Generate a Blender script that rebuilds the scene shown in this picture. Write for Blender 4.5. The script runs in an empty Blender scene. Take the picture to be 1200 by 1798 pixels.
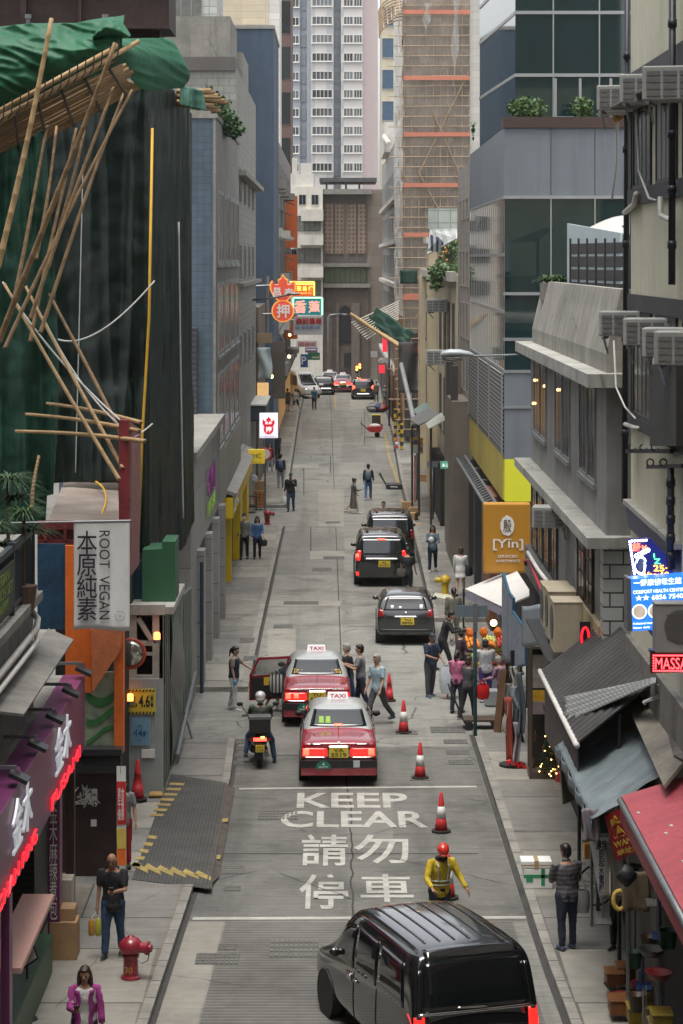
import bpy, bmesh, math, random
from mathutils import Vector, Matrix, noise
from mathutils.bvhtree import BVHTree
R = random.Random(7)
sc = bpy.context.scene
COL = sc.collection
rad = math.radians
V = Vector
# ---------------------------------------------------------------- camera, sky, sun, exposure
F, H, XV, YH = 4245.0, 11.6, 590.0, 456.0      # the lens used, camera height, vanishing point
cam = bpy.data.cameras.new('camera')
cam.sensor_fit = 'VERTICAL'; cam.sensor_height = 36; cam.lens = 85
cam.shift_x = 10 / 1798; cam.shift_y = -443 / 1798
cam.clip_start = 0.5; cam.clip_end = 3000
camo = bpy.data.objects.new('camera', cam); COL.objects.link(camo)
camo.location = (0, 0, H); camo.rotation_euler = (rad(90), 0, 0)
sc.camera = camo
W = bpy.data.worlds.new("World"); sc.world = W; W.use_nodes = True
wt = W.node_tree
sky = wt.nodes.new('ShaderNodeTexSky'); sky.sky_type = 'NISHITA'; sky.sun_disc = False
SUN_EL, SUN_ROT = rad(77), rad(200)
sky.sun_elevation = SUN_EL; sky.sun_rotation = SUN_ROT
sky.dust_density = 3.5; sky.air_density = 1.0; sky.ozone_density = 0.6
hs = wt.nodes.new('ShaderNodeHueSaturation'); hs.inputs['Saturation'].default_value = .22; wt.links.new(sky.outputs[0], hs.inputs['Color'])
bg = wt.nodes['Background']; bg.inputs['Strength'].default_value = 0.15
wt.links.new(hs.outputs[0], bg.inputs['Color'])
sl = bpy.data.lights.new('sun', 'SUN'); sl.energy = 1.2; sl.angle = rad(28); sl.color = (1, .95, .87)
so = bpy.data.objects.new('sun', sl); COL.objects.link(so)
so.rotation_euler = (rad(90) - SUN_EL, 0, rad(180) - SUN_ROT)
so.location = (0, 0, 60)
vs = sc.view_settings
vs.view_transform = 'Standard'; vs.look = 'None'; vs.exposure = 1.05; vs.gamma = 1; vs.use_curve_mapping = False
sc.cycles.max_bounces = 8; sc.cycles.diffuse_bounces = 2; sc.cycles.glossy_bounces = 4
sc.cycles.transmission_bounces = 4; sc.cycles.transparent_max_bounces = 8
sc.cycles.use_denoising = True

def at(px, py, d): return V(((px - XV) * d / F, d, H - (py - YH) * d / F))
def pp(px, py, X0, z0, k):            # the point seen at a pixel on a roof plane rising k per metre across the street
    t = (H - z0 + k*X0) / ((py-YH) + k*(px-XV)); return V(((px-XV)*t, F*t, H-(py-YH)*t))
def gp(px, py, z=0.0):
    d = F * (H - z) / (py - YH)
    return V(((px - XV) * d / F, d, z))
def fx(px, py, X):
    d = F * X / (px - XV)
    return V((X, d, H - (py - YH) * d / F))

# ---------------------------------------------------------------- materials
MATS = {}
def mat(name, col, rough=.7, metal=0., var=.18, scale=1.2, streak=0., bump=0., bscale=30., spec=.5, emit=None,
        es=1., tile=None, coat=0., trans=0., fine=.0, stripe=None, alpha=1., rand=0., grunge=0.):
    if name in MATS: return MATS[name]
    m = bpy.data.materials.new(name); m.use_nodes = True; MATS[name] = m
    nt = m.node_tree; N = nt.nodes; L = nt.links
    b = N['Principled BSDF']
    c = list(col) + [1]
    b.inputs['Roughness'].default_value = rough; b.inputs['Metallic'].default_value = metal
    b.inputs['Specular IOR Level'].default_value = spec
    b.inputs['Coat Weight'].default_value = coat; b.inputs['Coat Roughness'].default_value = .05
    if trans: b.inputs['Transmission Weight'].default_value = trans
    if alpha < 1: b.inputs['Alpha'].default_value = alpha
    tc = N.new('ShaderNodeTexCoord'); vec = tc.outputs['Object']
    src = None
    def math_(op, a, bb):
        n = N.new('ShaderNodeMath'); n.operation = op
        for i, x in enumerate((a, bb)):
            if x is None: continue
            if isinstance(x, (int, float)): n.inputs[i].default_value = x
            else: L.new(x, n.inputs[i])
        return n.outputs[0]
    def mixc(fac, a, bb, mode='MIX'):
        n = N.new('ShaderNodeMix'); n.data_type = 'RGBA'; n.blend_type = mode
        for s, x in ((n.inputs[0], fac), (n.inputs[6], a), (n.inputs[7], bb)):
            if isinstance(x, (int, float)): s.default_value = x
            elif isinstance(x, (list, tuple)): s.default_value = x
            else: L.new(x, s)
        return n.outputs[2]
    def ramp(fac, a, bb):
        n = N.new('ShaderNodeMapRange'); L.new(fac, n.inputs[0])
        n.inputs[1].default_value = a; n.inputs[2].default_value = bb
        return n.outputs[0]
    def noisef(sca, det=4, v=None, rough_=.55):
        n = N.new('ShaderNodeTexNoise'); n.inputs['Scale'].default_value = sca; n.inputs['Detail'].default_value = det
        n.inputs['Roughness'].default_value = rough_
        L.new(v or vec, n.inputs['Vector']); return n.outputs['Fac']
    def mapped(s):
        n = N.new('ShaderNodeMapping'); n.inputs['Scale'].default_value = s; L.new(vec, n.inputs['Vector']); return n.outputs[0]
    base = c
    height = None
    if tile:
        tw, th, gap, mc, off = tile
        sx = N.new('ShaderNodeSeparateXYZ'); L.new(vec, sx.inputs[0])
        cb = N.new('ShaderNodeCombineXYZ'); L.new(math_('ADD', sx.outputs[0], sx.outputs[1]), cb.inputs[0]); L.new(sx.outputs[2], cb.inputs[1])
        bt = N.new('ShaderNodeTexBrick'); L.new(cb.outputs[0], bt.inputs['Vector'])
        bt.offset = off; bt.inputs['Scale'].default_value = 1; bt.inputs['Brick Width'].default_value = tw
        bt.inputs['Row Height'].default_value = th; bt.inputs['Mortar Size'].default_value = gap
        bt.inputs['Mortar Smooth'].default_value = .3; bt.inputs['Bias'].default_value = 0
        bt.inputs['Color1'].default_value = [x * .9 for x in col] + [1]
        bt.inputs['Color2'].default_value = [min(1, x * 1.1) for x in col] + [1]
        bt.inputs['Mortar'].default_value = list(mc) + [1]
        base = bt.outputs['Color']
    if stripe:                        # woven or ribbed stripes: axis, period, second colour
        ax, per, c2 = stripe
        sx = N.new('ShaderNodeSeparateXYZ'); L.new(vec, sx.inputs[0])
        w = math_('FRACT', math_('MULTIPLY', sx.outputs[ax], 1. / per), None)
        base = mixc(ramp(w, .42, .58), base, list(c2) + [1])
    if var:
        f1 = noisef(scale, 5); f2 = noisef(scale * 6.3, 3)
        k = math_('MULTIPLY', math_('ADD', math_('MULTIPLY', f1, .65), math_('MULTIPLY', f2, .35)), 1.)
        g = N.new('ShaderNodeMapRange'); L.new(k, g.inputs[0]); g.inputs[1].default_value = .3; g.inputs[2].default_value = .7
        g.inputs[3].default_value = 1 - var; g.inputs[4].default_value = 1 + var
        cb = N.new('ShaderNodeCombineColor')
        for i in range(3): L.new(g.outputs[0], cb.inputs[i])
        base = mixc(1., base, cb.outputs[0], 'MULTIPLY')
    if streak:
        s = noisef(1., 5, mapped((2.6, 2.6, .2)), .6)
        base = mixc(math_('MULTIPLY', ramp(s, .48, .75), streak), base, [x * .35 for x in col] + [1])
    if fine:
        base = mixc(math_('MULTIPLY', noisef(scale * 40, 2), fine), base, [x * .3 for x in col] + [1])
    if grunge:                        # stains, wheel tracks along the road, brushed lines across it, hair cracks
        dk = [x * .22 for x in col] + [1]
        base = mixc(math_('MULTIPLY', ramp(noisef(.55, 6, None, .65), .50, .72), .55 * grunge), base, dk)
        base = mixc(math_('MULTIPLY', ramp(noisef(1., 4, mapped((1.1, .035, 1.))), .50, .72), .38 * grunge), base, dk)
        base = mixc(math_('MULTIPLY', ramp(noisef(1., 3, mapped((.8, 9., 1.))), .48, .70), .30 * grunge), base, dk)
        base = mixc(math_('MULTIPLY', ramp(noisef(2.3, 5, None, .7), .56, .70), .25 * grunge), base, [min(1, x * 1.7) for x in col] + [1])
        vo = N.new('ShaderNodeTexVoronoi'); vo.feature = 'DISTANCE_TO_EDGE'; vo.inputs['Scale'].default_value = .42
        wv = N.new('ShaderNodeMix'); wv.data_type = 'VECTOR'; wv.inputs[0].default_value = .22; L.new(vec, wv.inputs[4])
        nn = N.new('ShaderNodeTexNoise'); nn.inputs['Scale'].default_value = 1.6; nn.inputs['Detail'].default_value = 6; L.new(vec, nn.inputs['Vector']); L.new(nn.outputs['Color'], wv.inputs[5]); L.new(wv.outputs[1], vo.inputs['Vector'])
        cr = math_('MULTIPLY', ramp(vo.outputs['Distance'], .012, .002), ramp(noisef(.35, 2), .50, .58))
        base = mixc(math_('MULTIPLY', cr, .8 * grunge), base, dk)
    if rand:
        oi = N.new('ShaderNodeObjectInfo')
        g = N.new('ShaderNodeMapRange'); L.new(oi.outputs['Random'], g.inputs[0])
        g.inputs[3].default_value = 1 - rand; g.inputs[4].default_value = 1 + rand
        cb = N.new('ShaderNodeCombineColor')
        for i in range(3): L.new(g.outputs[0], cb.inputs[i])
        base = mixc(1., base, cb.outputs[0], 'MULTIPLY')
    if isinstance(base, list): b.inputs['Base Color'].default_value = base
    else: L.new(base, b.inputs['Base Color'])
    if bump:
        bn = N.new('ShaderNodeBump'); bn.inputs['Strength'].default_value = bump; bn.inputs['Distance'].default_value = .02
        L.new(noisef(bscale, 4), bn.inputs['Height']); L.new(bn.outputs[0], b.inputs['Normal'])
    if emit:
        b.inputs['Emission Color'].default_value = list(emit) + [1]; b.inputs['Emission Strength'].default_value = es
    return m

concrete = mat('concrete_weathered', (.24, .23, .205), .85, var=.25, scale=.7, streak=.5, bump=.25, grunge=.5)
steel = mat('steel_grey', (.22, .23, .24), .45, .6, var=.2, scale=4)
dkmetal = mat('dark_metal', (.03, .032, .035), .4, .3, var=.2)
black = mat('matt_black', (.012, .012, .013), .6, var=.2)
rubber = mat('tyre_rubber', (.015, .015, .016), .8, var=.2)
white = mat('white_paint', (.72, .72, .69), .55, var=.1, scale=3)
offwhite = mat('aged_white', (.5, .49, .44), .7, var=.15, streak=.3)
chrome = mat('chrome', (.7, .7, .7), .15, 1., var=.05)
glassd = mat('window_glass', (.014, .02, .022), .16, var=.3, scale=.9, spec=.3, rand=.6)
curtain = mat('window_curtain', (.15, .15, .135), .3, var=.4, scale=2, spec=.25, rand=.6)
alu = mat('window_aluminium', (.3, .31, .31), .45, .5, var=.15)
framed = mat('window_dark_frame', (.06, .06, .06), .5, .2, var=.15)
bamboo = mat('bamboo_pole', (.40, .26, .12), .55, var=.3, scale=3, streak=.2)
bamboo_d = mat('bamboo_aged', (.22, .135, .06), .65, var=.35, scale=3, streak=.3)

# ---------------------------------------------------------------- mesh helpers
SPLIT = {'pilaster','pillar','recess_window','orange_band','balcony','awning','counter_goods','grey_panel','shop_opening','flange','yellow_stripe','ledge','bottles','vent_band','pier','loose_sheet','roof_hut','louvre','joist','rail','deck','lamp_glow','table','shelf','blossom','bulbs','table_leg','shelf','side_cap','mural_stroke','ledge','lashing','grey_roof','post','cornice','leg','shop_band','beam','steel_frame','photo'}
class MB:
    def __init__(s): s.v = []; s.f = []; s.m = []; s.cm = 0
    def mat(s, i): s.cm = i; return s
    def face(s, idx): s.f.append(tuple(idx)); s.m.append(s.cm)
    def add(s, vs, fs, M=None):
        o = len(s.v)
        for p in vs: s.v.append(M @ V(p) if M is not None else V(p))
        for f in fs: s.face([i + o for i in f])
        return s
    def box(s, x0, x1, y0, y1, z0, z1):
        if x0 > x1: x0, x1 = x1, x0
        if y0 > y1: y0, y1 = y1, y0
        if z0 > z1: z0, z1 = z1, z0
        return s.add([(x0,y0,z0),(x1,y0,z0),(x1,y1,z0),(x0,y1,z0),(x0,y0,z1),(x1,y0,z1),(x1,y1,z1),(x0,y1,z1)],
                     [(0,3,2,1),(4,5,6,7),(0,1,5,4),(1,2,6,5),(2,3,7,6),(3,0,4,7)])
    def obox(s, M, sx, sy, sz):
        b = MB().box(-sx/2, sx/2, -sy/2, sy/2, -sz/2, sz/2)
        return s.add(b.v, b.f, M)
    def prism(s, pts, ext):
        n = len(pts); ext = V(ext); pts = [V(p) for p in pts]
        nrm = V((0, 0, 0))
        for i in range(n): nrm += pts[i].cross(pts[(i+1) % n])
        if nrm.dot(ext) > 0: pts = pts[::-1]
        vs_ = pts + [p + ext for p in pts]
        fs = [tuple(range(n)), tuple(range(2*n-1, n-1, -1))]
        for i in range(n):
            j = (i+1) % n; fs.append((i, i+n, j+n, j))
        return s.add(vs_, fs)
    def slab(s, a, b, c, d, t):       # four corners and a thickness along the normal
        a, b, c, d = V(a), V(b), V(c), V(d)
        n = (b - a).cross(d - a).normalized()
        return s.prism([a, b, c, d], n * t)
    def tube(s, path, r, n=8, cap=True, sq=(1, 1)):
        path = [V(p) for p in path]; m = len(path)
        rs = r if isinstance(r, (list, tuple)) else [r] * m
        o = len(s.v); up = None
        for i, p in enumerate(path):
            t = (path[min(i+1, m-1)] - path[max(i-1, 0)])
            t = t.normalized() if t.length > 1e-9 else V((0, 0, 1))
            if up is None:
                a = V((0, 0, 1)) if abs(t.z) < .9 else V((0, 1, 0))
                up = (a - t * a.dot(t)).normalized()
            else:
                up = up - t * up.dot(t)
                up = up.normalized() if up.length > 1e-6 else t.orthogonal().normalized()
            si = t.cross(up)
            for k in range(n):
                a = 2 * math.pi * k / n
                s.v.append(p + (si * math.cos(a) * sq[0] + up * math.sin(a) * sq[1]) * rs[i])
        for i in range(m-1):
            for k in range(n):
                k2 = (k+1) % n
                s.face((o+i*n+k, o+i*n+k2, o+(i+1)*n+k2, o+(i+1)*n+k))
        if cap:
            s.face([o+k for k in range(n)][::-1]); s.face([o+(m-1)*n+k for k in range(n)])
        return s
    def bar(s, p0, p1, w, h=None):
        p0, p1 = V(p0), V(p1); h = h or w
        return s.tube([p0, p1], 1.0, 4, True, (w*.7071, h*.7071)) if False else s._bar(p0, p1, w, h)
    def _bar(s, p0, p1, w, h):
        t = (p1 - p0).normalized()
        a = V((0, 0, 1)) if abs(t.z) < .95 else V((0, 1, 0))
        up = (a - t * a.dot(t)).normalized(); si = t.cross(up)
        vs_ = []
        for p in (p0, p1):
            for cx, cy in ((-1,-1),(1,-1),(1,1),(-1,1)): vs_.append(p + si*cx*w/2 + up*cy*h/2)
        return s.add(vs_, [(3,2,1,0),(4,5,6,7),(0,1,5,4),(1,2,6,5),(2,3,7,6),(3,0,4,7)])
    def lathe(s, prof, c=(0,0,0), n=16, axis='z', ell=(1,1)):
        c = V(c); o = len(s.v); m = len(prof)
        for r, h in prof:
            for k in range(n):
                a = 2*math.pi*k/n; x, y = r*math.cos(a)*ell[0], r*math.sin(a)*ell[1]
                s.v.append(c + (V((x,y,h)) if axis == 'z' else V((h,x,y)) if axis == 'x' else V((y,h,x))))
        for i in range(m-1):
            for k in range(n):
                k2 = (k+1) % n; s.face((o+i*n+k, o+i*n+k2, o+(i+1)*n+k2, o+(i+1)*n+k))
        s.face([o+k for k in range(n)][::-1]); s.face([o+(m-1)*n+k for k in range(n)])
        return s
    def sphere(s, c, r, nu=12, nv=8, M=None):
        r = V(r) if not isinstance(r, (int, float)) else V((r, r, r)); c = V(c)
        b = MB(); pr = [(math.sin(math.pi*i/nv)+1e-4, -math.cos(math.pi*i/nv)) for i in range(nv+1)]
        b.lathe(pr, n=nu)
        vs_ = [V((p.x*r.x, p.y*r.y, p.z*r.z)) for p in b.v]
        if M is not None: vs_ = [M @ p for p in vs_]
        return s.add([p + c for p in vs_], b.f)
    def grid(s, fn, nu, nv, thick=0.):
        P = [[V(fn(i/nu, j/nv)) for j in range(nv+1)] for i in range(nu+1)]
        o = len(s.v)
        for i in range(nu+1):
            for j in range(nv+1): s.v.append(P[i][j])
        w = nv + 1
        for i in range(nu):
            for j in range(nv): s.face((o+i*w+j, o+(i+1)*w+j, o+(i+1)*w+j+1, o+i*w+j+1))
        if thick:
            o2 = len(s.v)
            for i in range(nu+1):
                for j in range(nv+1):
                    du = P[min(i+1,nu)][j] - P[max(i-1,0)][j]; dv = P[i][min(j+1,nv)] - P[i][max(j-1,0)]
                    nn = du.cross(dv); nn = nn.normalized() if nn.length > 1e-9 else V((0,0,1))
                    s.v.append(P[i][j] - nn*thick)
            for i in range(nu):
                for j in range(nv): s.face((o2+i*w+j, o2+i*w+j+1, o2+(i+1)*w+j+1, o2+(i+1)*w+j))
            def edge(a, b): s.face((a, b, b-o+o2, a-o+o2))
            for i in range(nu): edge(o+(i+1)*w, o+i*w); edge(o+i*w+nv, o+(i+1)*w+nv)
            for j in range(nv): edge(o+j, o+j+1); edge(o+nu*w+j+1, o+nu*w+j)
        return s
    def text(s, t, o, ux, uy, w, h, thick=.01, bold=0., keep=False):
        vs_, fs, (x0, x1, y0, y1) = tmesh(t, bold)
        o, ux, uy = V(o), V(ux).normalized(), V(uy).normalized(); n = ux.cross(uy)
        sx, sy = w/(x1-x0), h/(y1-y0)
        if keep:
            k = min(sx, sy); o = o + ux*(w-(x1-x0)*k)/2 + uy*(h-(y1-y0)*k)/2; sx = sy = k
        return s.add([o + ux*(p[0]-x0)*sx + uy*(p[1]-y0)*sy + n*(thick if p[2] > 0 else 0.001) for p in vs_], fs)
    def islands(s):
        up = list(range(len(s.v)))
        def find(a):
            while up[a] != a: up[a] = up[up[a]]; a = up[a]
            return a
        for f in s.f:
            for k in f[1:]: up[find(k)] = find(f[0])
        G = {}
        for f, m in zip(s.f, s.m): G.setdefault(find(f[0]), []).append((f, m))
        out = []
        for fs in G.values():
            b = MB(); ix = {}
            for f, m in fs:
                for k in f:
                    if k not in ix: ix[k] = len(b.v); b.v.append(s.v[k])
                b.f.append(tuple(ix[k] for k in f)); b.m.append(m)
            out.append(b)
        return out
    def build(s, name, ms, parent=None, smooth=False, bevel=0., local=False):
        if parent is not None and name in SPLIT:
            g = s.islands()
            if len(g) > 1: return [b._build(name, ms, parent, smooth, bevel, local) for b in g][0]
        return s._build(name, ms, parent, smooth, bevel, local)
    def _build(s, name, ms, parent=None, smooth=False, bevel=0., local=False):
        me = bpy.data.meshes.new(name)
        off = V((0,0,0))
        if parent is not None and not local:
            r = parent
            while r.parent is not None: off += r.location; r = r.parent
            off += r.location
        me.from_pydata([tuple(p - off) for p in s.v], [], s.f)
        if not isinstance(ms, (list, tuple)): ms = [ms]
        for m in ms: me.materials.append(m)
        if len(ms) > 1: me.polygons.foreach_set('material_index', s.m)
        if smooth: me.polygons.foreach_set('use_smooth', [True]*len(s.f))
        me.update()
        o = bpy.data.objects.new(name, me); COL.objects.link(o)
        if parent is not None: o.parent = parent
        if bevel:
            b = o.modifiers.new('bevel', 'BEVEL'); b.width = bevel; b.segments = 2; b.limit_method = 'ANGLE'; b.angle_limit = rad(40)
        return o
TXT = {}
SCR = bpy.data.scenes.new('workshop')          # a bare scene in which modifiers are applied quickly; removed at the end
def applied(o):
    SCR.collection.objects.link(o)
    with bpy.context.temp_override(scene=SCR, view_layer=SCR.view_layers[0]):
        dg = bpy.context.evaluated_depsgraph_get(); dg.update()
        me = bpy.data.meshes.new_from_object(o.evaluated_get(dg))
    bpy.data.objects.remove(o)
    return me
def tmesh(t, bold=0.):
    k = (t, bold)
    if k not in TXT:
        c = bpy.data.curves.new('lettering', 'FONT'); c.body = t; c.extrude = .01; c.offset = bold; c.align_x = 'CENTER'
        c.space_line = .88; c.resolution_u = 3
        me = applied(bpy.data.objects.new('lettering', c))
        vs_ = [tuple(v.co) for v in me.vertices]; fs = [tuple(p.vertices) for p in me.polygons]
        bpy.data.curves.remove(c); bpy.data.meshes.remove(me)
        xs = [v[0] for v in vs_] or [0, 1]; ys = [v[1] for v in vs_] or [0, 1]
        TXT[k] = (vs_, fs, (min(xs), max(xs), min(ys), max(ys)))
    return TXT[k]
def tag(o, label=None, cat=None, group=None, kind=None):
    if label: o['label'] = label
    if cat: o['category'] = cat
    if group: o['group'] = group
    if kind: o['kind'] = kind
    return o
def thing(name, label, cat, loc=(0,0,0), group=None, rz=0.):
    o = bpy.data.objects.new(name, None); COL.objects.link(o); o.location = loc; o.rotation_euler = (0,0,rz)
    o.empty_display_size = .2
    return tag(o, label, cat, group)
def dup(o, loc=None, rz=None, label=None, group=None, parent=None):
    c = o.copy(); COL.objects.link(c)
    if parent is not None: c.parent = parent
    if loc is not None: c.location = loc
    if rz is not None: c.rotation_euler = (0,0,rz)
    if label: c['label'] = label
    if group: c['group'] = group
    for ch in list(o.children): dup(ch, parent=c)
    return c
def struct(name, mb, m, **k): return tag(mb.build(name, m, **k), kind='structure')
def single(name, mb, m, label, cat, group=None, **k):
    """a thing that is one mesh: its origin is moved to its base"""
    if len(mb.v):
        xs = [p.x for p in mb.v]; ys = [p.y for p in mb.v]; zs = [p.z for p in mb.v]
        c = V(((min(xs)+max(xs))/2, (min(ys)+max(ys))/2, min(zs)))
        mb.v = [p - c for p in mb.v]
    o = mb.build(name, m, **k); o.location = c
    return tag(o, label, cat, group)

# windows: a frame with its pane, one shared mesh per size; face 'L' looks +x, 'R' looks -x, 'Y' looks at the camera
WM = {}
def window(root, face, pos, w, h, cols=2, fm=None, pm=None, rows=1, sill=False, t=.05, name='window'):
    fm = fm or alu; pm = pm or glassd
    key = (face, round(w,2), round(h,2), cols, rows, fm.name, pm.name, sill, t)
    def T(u, o, z): return (o, -u, z) if face == 'L' else (-o, u, z) if face == 'R' else (u, -o, z)
    if key not in WM:
        a, p = MB(), MB()
        g_ = face != 'Y'
        def bx(mb, u0, u1, o0, o1, z0, z1):
            A, B = T(u0,o0,z0), T(u1,o1,z1); mb.box(A[0],B[0],A[1],B[1],A[2],B[2])
        e = .03 if g_ else .09
        bx(a,-w/2-t,-w/2,-.02,e,-t,h+t); bx(a,w/2,w/2+t,-.02,e,-t,h+t)
        bx(a,-w/2,w/2,-.02,e,-t,0); bx(a,-w/2,w/2,-.02,e,h,h+t)
        for i in range(1, cols):
            u = -w/2 + w*i/cols; bx(a,u-t*.4,u+t*.4,-.02,e-.01,0,h)
        for i in range(1, rows):
            z = h*i/rows
            for c_ in range(cols): bx(a,-w/2+w*c_/cols+t*.4,-w/2+w*(c_+1)/cols-t*.4,-.02,e-.013,z-t*.4,z+t*.4)
        if sill: bx(a,-w/2-.12,w/2+.12,-.02,.07 if g_ else .2,-t-.1,-t)
        bx(p,-w/2,w/2,-.01,.014 if g_ else .025,0,h)
        fo = a.build(name, fm); po = p.build('pane', pm)
        WM[key] = (fo.data, po.data); bpy.data.objects.remove(fo); bpy.data.objects.remove(po)
    fd, pd = WM[key]
    f = bpy.data.objects.new(name, fd); COL.objects.link(f); f.parent = root
    f.location = V(pos) - root.location
    p = bpy.data.objects.new('pane', pd); COL.objects.link(p); p.parent = f
    return f
# leafy crowns: many small leaf faces
def leaves(mb, c, r, n, size, seed=1, drop=0.):
    q = random.Random(seed); c = V(c); r = V(r)
    for i in range(n):
        while True:
            p = V((q.uniform(-1,1), q.uniform(-1,1), q.uniform(-1,1)))
            if .25 < p.length < 1 and noise.noise(p*2.3 + V((seed,0,0))) > -.18: break
        p = c + V((p.x*r.x, p.y*r.y, p.z*r.z))
        d = V((q.gauss(0,1), q.gauss(0,1), q.gauss(.3,.8)-drop)).normalized()
        s_ = d.orthogonal().normalized(); s_.rotate(Matrix.Rotation(q.uniform(0,6.3), 3, d))
        L_ = size*q.uniform(.6,1.3); w = L_*.32
        mb.mat(q.choice((0,0,1)))
        mb.add([p, p+d*L_*.5+s_*w, p+d*L_, p+d*L_*.5-s_*w], [(0,1,2,3)])
def blades(mb, c, n, length, width, seed=1, spread=1., up=.8):
    q = random.Random(seed); c = V(c)
    for i in range(n):
        a = q.uniform(0, 6.283); d = V((math.cos(a)*spread, math.sin(a)*spread, up*q.uniform(.5,1.4))).normalized()
        L_ = length*q.uniform(.6,1.15); p = V(c); s_ = d.cross(V((0,0,1)))
        s_ = s_.normalized()*width if s_.length > .01 else V((width,0,0))
        mb.mat(q.choice((0,1))); o = len(mb.v); pts = []
        for k in range(5):
            t = k/4; pp = p + d*L_*t + V((0,0,-.55*L_*t*t)); ww = (1-t*.95)*(1 if k else .5)
            pts += [pp - s_*ww, pp + s_*ww]
        mb.add(pts, [(2*k, 2*k+1, 2*k+3, 2*k+2) for k in range(4)])
leafA = mat('leaf_green', (.05, .11, .03), .5, var=.35, scale=3)
leafB = mat('leaf_dark_green', (.022, .06, .022), .5, var=.35, scale=3)
leafC = mat('leaf_bright', (.07, .125, .03), .5, var=.3, scale=3)
# ---------------------------------------------------------------- ground, road, pavements
asph = mat('road_concrete', (.238, .235, .21), .88, var=.2, scale=.35, bump=.35, bscale=60, fine=.25, grunge=1.3)
groove = mat('road_grooved', (.155, .15, .136), .9, var=.25, scale=.5, bump=.3, bscale=50, stripe=(1, .15, (.10, .097, .09)), grunge=.7)
pave = mat('pavement_concrete', (.225, .215, .188), .9, var=.25, scale=.6, bump=.3, bscale=50, fine=.2, grunge=1.)
kerbm = mat('kerb_stone', (.24, .23, .205), .85, var=.3, scale=1.5, bump=.3, grunge=.7)
patchd = mat('road_patch_dark', (.19, .183, .166), .9, var=.25, scale=.6, fine=.25, grunge=.7)
patchl = mat('road_patch_pale', (.27, .257, .222), .9, var=.22, scale=.6, fine=.15, grunge=.55)
crackm = mat('road_joint', (.035, .034, .032), .9, var=.2)
marking = mat('road_paint_white', (.47, .465, .42), .8, var=.28, scale=3, fine=.45, grunge=1.1)
marky = mat('road_paint_yellow', (.42, .31, .10), .8, var=.45, scale=3, fine=.6, grunge=1.2)
grime = mat('gutter_grime', (.045, .043, .039), .9, var=.3, scale=2)

struct('ground', MB().box(-900, 900, -60, 1500, -.6, -.004), patchd)
LK = [(20,-2.95),(36.5,-2.83),(44.2,-2.62),(53.3,-2.34),(58,-2.42),(64.9,-2.36),(74,-2.36),(86,-2.33),(105,-2.28),(115,-2.4),(143,-2.55),(175,-2.72),(207,-2.75)]
RK = [(20,3.75),(36.5,3.54),(40,3.46),(59,3.34),(77.4,3.14),(102.8,3.3),(125,3.4),(162,3.8),(207,4.05)]
def interp(T, d):
    for (a, x), (b, y) in zip(T, T[1:]):
        if a <= d <= b: return x + (y-x)*(d-a)/(b-a)
    return T[0][1] if d < T[0][0] else T[-1][1]
def strip(mb, A, B, d0, d1, z, n=60):
    for i in range(n):
        a, b = d0+(d1-d0)*i/n, d0+(d1-d0)*(i+1)/n
        mb.add([(A(a),a,z),(B(a),a,z),(B(b),b,z),(A(b),b,z)], [(0,1,2,3)])
mb = MB(); strip(mb, lambda d: -4.2 if d < 210 else -40, lambda d: 5.4 if d < 210 else 40, 20, 236, .0)
struct('road', mb, asph)
mb = MB(); strip(mb, lambda d: interp(LK,d)+.75, lambda d: interp(RK,d)-.35, 20, 42.35, .005, 10)
struct('road_grooved_slab', mb, groove)
mb = MB(); strip(mb, lambda d: interp(LK,d)+.04, lambda d: interp(RK,d)-.1, 42.4, 57.6, .002, 12)
struct('road_slab', mb, mat('road_slab_dark', (.15,.148,.134), .88, var=.25, scale=.5, bump=.35, bscale=60, fine=.25, grunge=1.2))
mb = MB(); strip(mb, lambda d: interp(LK,d)+.06, lambda d: interp(LK,d)+.72, 20, 42.35, .004, 10)
struct('road_edge_strip', mb, patchl)
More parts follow.
